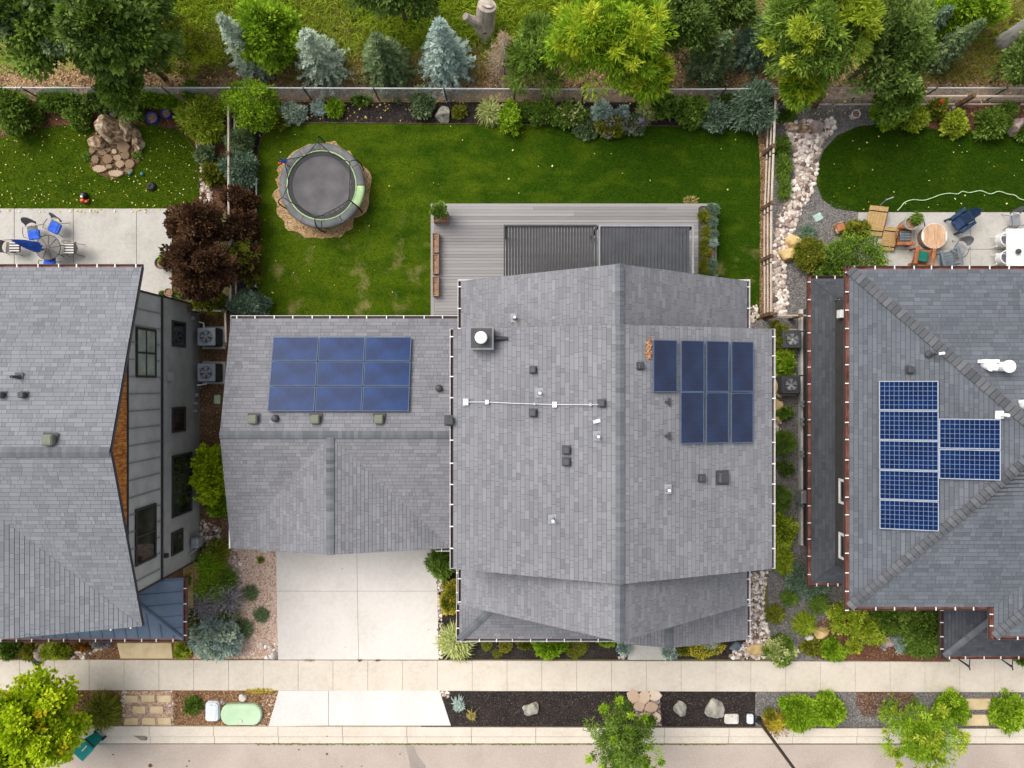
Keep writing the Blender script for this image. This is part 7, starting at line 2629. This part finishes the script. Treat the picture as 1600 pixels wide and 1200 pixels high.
# ================================================================ LEFT YARD PLANTS
tree(308, 352, 44, 3.4, 'maroon', 'upper of two dark purple leafed trees beside the left patio', zmid=2.1, clumps=170, per=110, cr=.30, L=.13, W=.09, trunk_r=.06, ry=36)
tree(312, 418, 52, 3.8, 'maroon', 'lower, larger dark purple leafed tree beside the left patio', zmid=2.3, clumps=230, per=110, cr=.30, L=.13, W=.09, trunk_r=.06, ry=56)
shrub(326, 474, 30, 1.6, 'olive', 'olive tinged shrub below the purple trees at the wall corner', leaf=.10, ry=16)
SH = [
 # px, py, r, h, palette, label, kwargs
 (390, 160, 41, 2.1, 'bright', 'large bright green round shrub at the back left corner of the central lawn', dict(ry=42, leaf=.11, dens=1.2)),
 (312, 184, 36, 1.2, 'lime', 'loose yellow green shrub between the left yard bed and the fence', dict(ry=34, lobes=.3, aspect=.3)),
 (320, 240, 14, .8, 'sage', 'small grey green shrub below the loose yellow green one', dict()),
 (332, 270, 16, .7, 'olive', 'low olive shrub at the right edge of the left lawn', dict()),
 (372, 218, 19, 1.2, 'sage', 'grey blue juniper at the top of the dark hedge beside the lawn', dict(leaf=.12, aspect=.25)),
 (371, 262, 24, 1.3, 'juniper', 'blue green juniper second down in the hedge beside the lawn', dict(leaf=.14, aspect=.25, ry=28)),
 (370, 312, 27, 1.5, 'maroon', 'purple brown shrub third down in the hedge beside the lawn', dict(ry=24)),
 (380, 352, 24, 1.5, 'maroon', 'purple brown shrub in the middle of the hedge beside the lawn', dict(ry=28)),
 (378, 402, 24, 1.4, 'maroon', 'brownish purple shrub near the lower end of the hedge', dict(ry=28, accent=('olive', .35))),
 (386, 478, 34, 1.4, 'juniper', 'blue green shrub at the upper left corner of the garage roof', dict(ry=22, leaf=.13, aspect=.3)),
 (390, 432, 12, .8, 'olive', 'small olive shrub above the blue green corner shrub', dict()),
 (16, 172, 24, 1.6, 'mid', 'green conifer like shrub at the left edge of the left back bed', dict(ry=34)),
 (90, 155, 42, .8, 'mid', 'low spreading green shrub under the fence at the left', dict(ry=14, lobes=.3)),
 (50, 178, 14, .7, 'mid', 'small green shrub beside the pink rocks', dict()),
 (120, 182, 18, .8, 'mid', 'dark green shrub left of the stone cubes', dict()),
 (150, 158, 22, .8, 'dark', 'dark low shrub under the fence left of the overhanging tree', dict(ry=14)),
 (234, 152, 24, .9, 'bright', 'bright green shrub behind the cobalt blue pots', dict(ry=12)),
 (212, 172, 14, .7, 'mid', 'small green shrub left of the cobalt blue pots', dict()),
 (262, 158, 14, .7, 'bright', 'small bright shrub right behind the blue pots', dict(ry=9)),
 (296, 142, 9, 1.0, 'mid', 'thin green sapling at the chain link fence near the left fence corner', dict(ry=14)),
 (328, 742, 25, 1.3, 'maple', 'vivid lime green shrub between the left house wall and the garage', dict(ry=48, leaf=.13, dens=1.5, aspect=.8)),
 (340, 792, 13, .7, 'bright', 'small vivid green shoot below the lime green side shrub', dict(ry=16)),
 # back border of the central lawn
 (454, 176, 20, .7, 'silver', 'silvery low shrub right of the big round green shrub', dict(ry=15)),
 (438, 185, 13, .5, 'olive', 'olive green low shrub between the round shrub and the silvery one', dict()),
 (497, 167, 12, .5, 'blue', 'small round blue spruce shrub in the back bed', dict(leaf=.08, aspect=.3)),
 (522, 168, 12, .5, 'bright', 'small bright green shrub right of the small blue one', dict()),
 (563, 155, 15, .4, 'mid', 'thin green shrub under the chain link fence', dict(ry=6, dens=.5)),
 (659, 160, 14, .8, 'sage', 'upright grey green shrub left of the square boulder', dict(ry=22, lobes=.3)),
 (717, 175, 10, .35, 'olive', 'small mossy green mound right of the square boulder', dict()),
 (796, 182, 15, 1.0, 'bright', 'green columnar shrub right of the striped grass', dict(ry=26)),
 (822, 172, 12, .6, 'mid', 'small green shrub right of the green columnar shrub', dict()),
 (855, 175, 26, .9, 'mid', 'broad leafy green shrub in the back border', dict(ry=18)),
 (893, 178, 24, .8, 'mid', 'green shrub with pale flowers in the back border', dict(ry=18, accent=('pale', .06))),
 (915, 202, 18, .5, 'sage', 'sage coloured shrub spilling onto the lawn edge', dict(ry=12)),
 (941, 174, 13, .6, 'blue', 'pale blue round shrub in the back border', dict(ry=14, leaf=.14, aspect=.8)),
 (972, 176, 8, .5, 'blue', 'tiny pale blue shrub right of the pale blue round one', dict()),
 (955, 198, 22, .6, 'olive', 'olive brown perennial at the lawn edge in the back border', dict(ry=13, accent=('lav', .1))),
 (990, 195, 20, .6, 'sage', 'grey flowered perennial at the lawn edge right of the olive one', dict(ry=13, accent=('lav', .2))),
 (1040, 165, 20, .9, 'mid', 'green shrub below the overhanging willow branch, right', dict(ry=15)),
 (1082, 172, 24, 1.0, 'mid', 'green shrub with one orange flower in the back border', dict(ry=22)),
 (1118, 180, 20, .9, 'juniper', 'blue green shrub left of the big juniper', dict(ry=24)),
 (1136, 158, 14, .8, 'dark', 'dark shrub under the fence left of the big juniper', dict()),
 (1180, 163, 32, 1.6, 'juniper', 'large blue green juniper at the right back corner of the lawn', dict(ry=34, leaf=.2, aspect=.22)),
 # right yard
 (1392, 172, 24, 1.1, 'bright', 'bright green shrub by the back fence of the right yard', dict(ry=22)),
 (1430, 184, 17, .8, 'lime', 'first round yellow green shrub on the upper lawn edge of the right yard', dict(dens=1.3)),
 (1467, 166, 14, .8, 'olive', 'yellow green shrub under the red ornament', dict()),
 (1494, 191, 18, .8, 'lime', 'round yellow green shrub near the garden light, second along the lawn edge', dict(dens=1.3)),
 (1552, 192, 25, .9, 'mid', 'wide dark green boxwood left of the tall pinkish boulder', dict(ry=20, dens=1.4)),
 (1598, 207, 10, .5, 'mid', 'green shrub at the right edge below the pinkish boulder', dict()),
 (1575, 172, 14, .5, 'mid', 'low green plant behind the wide boxwood', dict(ry=8)),
 (1231, 180, 13, .3, 'mid', 'small green tuft above the log', dict(ry=8)),
 (1268, 397, 26, 1.0, 'olive', 'round olive green bush left of the large patio bush', dict(ry=26, dens=1.4, leaf=.08)),
 (1340, 398, 58, 1.7, 'mid', 'large dark green bush spreading over the edge of the right patio', dict(ry=36, leaf=.11, dens=1.2, accent=('bright', .05))),
 (1340, 360, 18, .8, 'olive', 'brownish green shrub at the top of the large patio bush', dict(ry=14)),
 (1300, 422, 24, 1.0, 'mid', 'green shrub at the foot of the large patio bush by the roof corner', dict(ry=16)),
 (1222, 230, 10, .5, 'mid', 'small green plant between fence and pebbles, upper', dict(ry=14)),
 (1228, 568, 12, .8, 'bright', 'bright green shrub left of the black air conditioners', dict(ry=30)),
 (1224, 530, 12, .8, 'olive', 'yellow green shrub above the bright shrub in the passage', dict(ry=24)),
 (1227, 693, 19, .9, 'mid', 'clipped round green shrub, upper one in the right side passage', dict(ry=22, dens=1.6, leaf=.06)),
 (1222, 780, 17, .8, 'mid', 'clipped round green shrub, lower one in the right side passage', dict(ry=21, dens=1.6, leaf=.06)),
 (1226, 645, 11, .5, 'mid', 'small green shrub right of the buff rocks in the passage', dict(ry=9)),
 (1228, 732, 10, .4, 'dark', 'tiny dark shrub between the two clipped round shrubs', dict()),
 (1226, 832, 20, .8, 'lime', 'yellow green shrub below the clipped round shrubs', dict(ry=28)),
 (1222, 878, 19, .7, 'lime', 'yellow green shrub at the lower end of the side passage', dict(ry=17)),
 (1262, 908, 34, .9, 'juniper', 'blue spreading juniper at the corner of the right house skirt roof', dict(ry=26, leaf=.16, aspect=.22)),
 # front right beds
 (1325, 967, 27, 1.1, 'lime', 'yellow green shrub below the front gutter of the right house, leftmost', dict(ry=24, leaf=.10)),
 (1362, 986, 26, 1.0, 'lime', 'yellow green shrub second along the front of the right house', dict(ry=22, leaf=.10)),
 (1395, 970, 32, 1.2, 'mid', 'mid green shrub third along the front of the right house', dict(ry=22)),
 (1447, 990, 34, 1.3, 'mid', 'large dark green shrub left of the right house porch', dict(ry=38)),
 (1410, 1005, 14, .5, 'blue', 'small blue spruce shrub between pinkish rock and dark shrub', dict(leaf=.09, aspect=.3)),
 (1303, 1017, 15, .6, 'bright', 'small round bright green shrub in the red mulch', dict(dens=1.4, ry=13)),
 (1334, 1010, 10, .5, 'lime', 'tiny yellow green shrub in the middle of the red mulch', dict(accent=('gold', .1))),
 (1270, 1012, 17, .4, 'olive', 'low yellow green shrub left of the small round bright one', dict(ry=10)),
 (1219, 1017, 22, .8, 'mid', 'round green shrub with pale flowers at the pavement beside the pebbles', dict(ry=23, accent=('pale', .4))),
 (1250, 1113, 27, .9, 'bright', 'first round bright green shrub in the right kerb strip', dict(dens=1.3)),
 (1297, 1112, 24, .8, 'bright', 'second bright green shrub in the right kerb strip', dict(dens=1.2)),
 (1490, 1108, 24, .9, 'bright', 'third bright green shrub in the right kerb strip, left of the pale pavers', dict(dens=1.2)),
 (1576, 1115, 28, .9, 'bright', 'bright green shrub right of the pale pavers in the kerb strip', dict(dens=1.2)),
 (1597, 1030, 8, .5, 'mid', 'small green shrub at the right edge by the pavement', dict()),
 # front of the central house
 (690, 880, 20, .9, 'mid', 'dark green shrub at the top right corner of the driveway', dict(ry=26, leaf=.12, aspect=.3)),
 (703, 935, 14, .6, 'gold', 'golden shrub beside the driveway below the dark green one', dict(ry=26, accent=('olive', .5), aspect=.3)),
 (857, 1009, 23, .7, 'bright', 'leafy light green shrub in front of the porch gutter', dict(ry=16, leaf=.16, aspect=.8)),
 (820, 1006, 9, .3, 'olive', 'small olive plant left of the leafy light green shrub', dict(ry=7)),
 (948, 1003, 12, .3, 'bright', 'small light green plant at the gutter left of the entry walk', dict(ry=5, leaf=.1)),
 (974, 1012, 9, .5, 'blue', 'blue green plant left of the entry walk', dict(ry=11)),
 (1046, 1019, 9, .4, 'blue', 'blue green round plant right of the entry walk', dict(ry=9)),
 # left front
 (337, 998, 36, 1.0, 'blue', 'large pale blue round juniper at the pavement beside the pink gravel', dict(ry=31, leaf=.15, aspect=.4, dens=1.3, accent=('silver', .6))),
 (300, 1104, 11, .4, 'mid', 'small round dark green shrub in the bark mulch left of the white box', dict(dens=1.4)),
 (85, 1018, 22, .6, 'lime', 'yellow green perennial left of the pale stones in the left front bed', dict(ry=12)),
 (12, 1016, 14, .5, 'mid', 'green plant at the left edge of the left front bed', dict(ry=11)),
 (130, 1008, 12, .4, 'rust', 'rust coloured perennial under the blue porch roof gutter', dict(ry=8)),
 (156, 1004, 14, .4, 'lav', 'pink purple perennial under the blue porch roof', dict(ry=6)),
 (285, 1016, 10, .5, 'lime', 'yellow green tuft left of the big blue juniper', dict(ry=10)),
 (296, 998, 8, .6, 'olive', 'olive tuft beside the porch corner', dict(ry=9)),
 (300, 965, 14, .6, 'olive', 'brown green grasses between porch corner and lavender', dict(ry=16)),
 (45, 1020, 12, .4, 'olive', 'olive perennial left of the brown squarish rock', dict(ry=10)),
 (1065, 1016, 8, .3, 'olive', 'tiny olive plant right of the entry walk', dict()),
]
for px, py, r, h, pal, lb, kw in SH:
    shrub(px, py, r, h, pal, lb, **kw)

mat_plant(900, 1013, 18, 16, 'olive', 'flat olive green mat of ground cover in front of the porch', h=.15, n=2600, leaf=.05)
mat_plant(1100, 1015, 32, 14, 'olive', 'olive green ground cover with yellow flowers right of the entry walk', h=.25, n=3200, leaf=.06, accent=('gold', .10))
mat_plant(1110, 1009, 14, 8, 'blue', 'blue green clump among the yellow flowers', h=.3, n=700, leaf=.07)
mat_plant(760, 1010, 8, 8, 'olive', 'small rosette plant nearest the striped grass in the porch bed', h=.15, n=500, leaf=.06)
mat_plant(790, 1011, 10, 9, 'rust', 'small reddish rosette plant in the porch bed', h=.15, n=600, leaf=.06, accent=('olive', .4))
mat_plant(777, 1022, 8, 6, 'olive', 'third small rosette, nearest the pavement in the porch bed', h=.12, n=400, leaf=.05)
mat_plant(1012, 172, 14, 12, 'pale', 'white edged variegated plant in the back border', h=.45, n=260, leaf=.22)
mat_plant(1080, 313, 9, 6, 'straw', 'pale twiggy weed at the upper right edge of the deck', h=.15, n=120, leaf=.12)
mat_plant(405, 1080, 24, 3, 'gold', 'yellow dry weeds along the pavement left of the apron', h=.15, n=260, leaf=.08)
mat_plant(1365, 355, 10, 14, 'rust', 'reddish low plant at the left edge of the right patio', h=.2, n=300, leaf=.08)

GR = [
 (766, 174, 21, .8, 'pale', 'striped pale yellow ornamental grass in the back border', dict(wid=.022)),
 (713, 1003, 29, .8, 'pale', 'large pale yellow grass clump at the lower right corner of the driveway', dict(wid=.024, n=1100)),
 (328, 885, 26, .9, 'bright', 'green grass clump in the upper part of the left side bed', dict(ry=1.1, pal2='olive')),
 (352, 905, 20, .8, 'mid', 'green grass right of the two large clumps, touching the pink gravel', dict()),
 (318, 920, 20, .8, 'bright', 'green grass clump against the pale bench beside the left house', dict()),
 (340, 862, 22, .7, 'olive', 'olive grass tuft nearest the gas meter', dict()),
 (334, 915, 32, .9, 'bright', 'large green grass clump below the upper one in the left side bed', dict()),
 (325, 945, 26, .8, 'lav', 'lavender coloured grass above the big blue juniper, left', dict(pal2='lav')),
 (355, 935, 26, .8, 'lav', 'lavender coloured grass above the big blue juniper, right', dict(pal2='lav')),
 (352, 960, 20, .7, 'mid', 'green tuft squeezed between lavender and the blue juniper', dict(pal2='lav')),
 (391, 927, 13, .35, 'sage', 'blue fescue tuft, uppermost on the pink gravel', dict(wid=.014)),
 (408, 961, 13, .35, 'sage', 'blue fescue tuft, rightmost on the pink gravel', dict(wid=.014)),
 (380, 983, 16, .45, 'sage', 'larger fescue tuft touching the blue juniper', dict(wid=.014)),
 (407, 875, 7, .2, 'olive', 'small dry tuft on the pink gravel near the garage', dict(n=120)),
 (160, 1112, 30, .7, 'olive', 'round green grass mound right of the lime maple', dict(n=1300)),
 (717, 1100, 12, .3, 'blue', 'pale blue agave like tuft in the dark mulch strip', dict(n=150, wid=.03)),
 (737, 1118, 9, .25, 'straw', 'small straw coloured tuft below the pale blue tuft', dict(n=110, wid=.025)),
 (1210, 1128, 18, .6, 'gold', 'golden ended grass behind the street lamp', dict(pal2='rust', n=500)),
 (1204, 1118, 12, .6, 'olive', 'olive green half of the golden grass at the lamp', dict()),
 (1212, 960, 17, .6, 'olive', 'olive grass mound left in the grey gravel bed', dict()),
 (1234, 934, 16, .6, 'mid', 'dark green grass mound under the spreading juniper', dict()),
 (1258, 975, 20, .7, 'lime', 'yellow green grass mound beside the buff boulder', dict(n=800)),
 (1280, 943, 18, .6, 'mid', 'dark grass mound below the juniper, beside the skirt roof', dict()),
 (1262, 365, 15, .5, 'juniper', 'fine green grass tuft above the round olive bush', dict()),
 (1225, 262, 14, .7, 'mid', 'upper long green grass between the fence and the pebble bed', dict(ry=1.8, n=700)),
 (1226, 295, 12, .7, 'mid', 'lower long green grass between the fence and the pebble bed', dict(ry=1.8, n=500)),
 (58, 1034, 10, .3, 'sage', 'grey green grass spilling onto the pavement at the left', dict(n=200)),
 (1212, 508, 9, .4, 'olive', 'yellowish grass at the rail fence end by the main roof corner', dict(n=200)),
]
for px, py, r, h, pal, lb, kw in GR:
    grass(px, py, r, h, pal, lb, **kw)
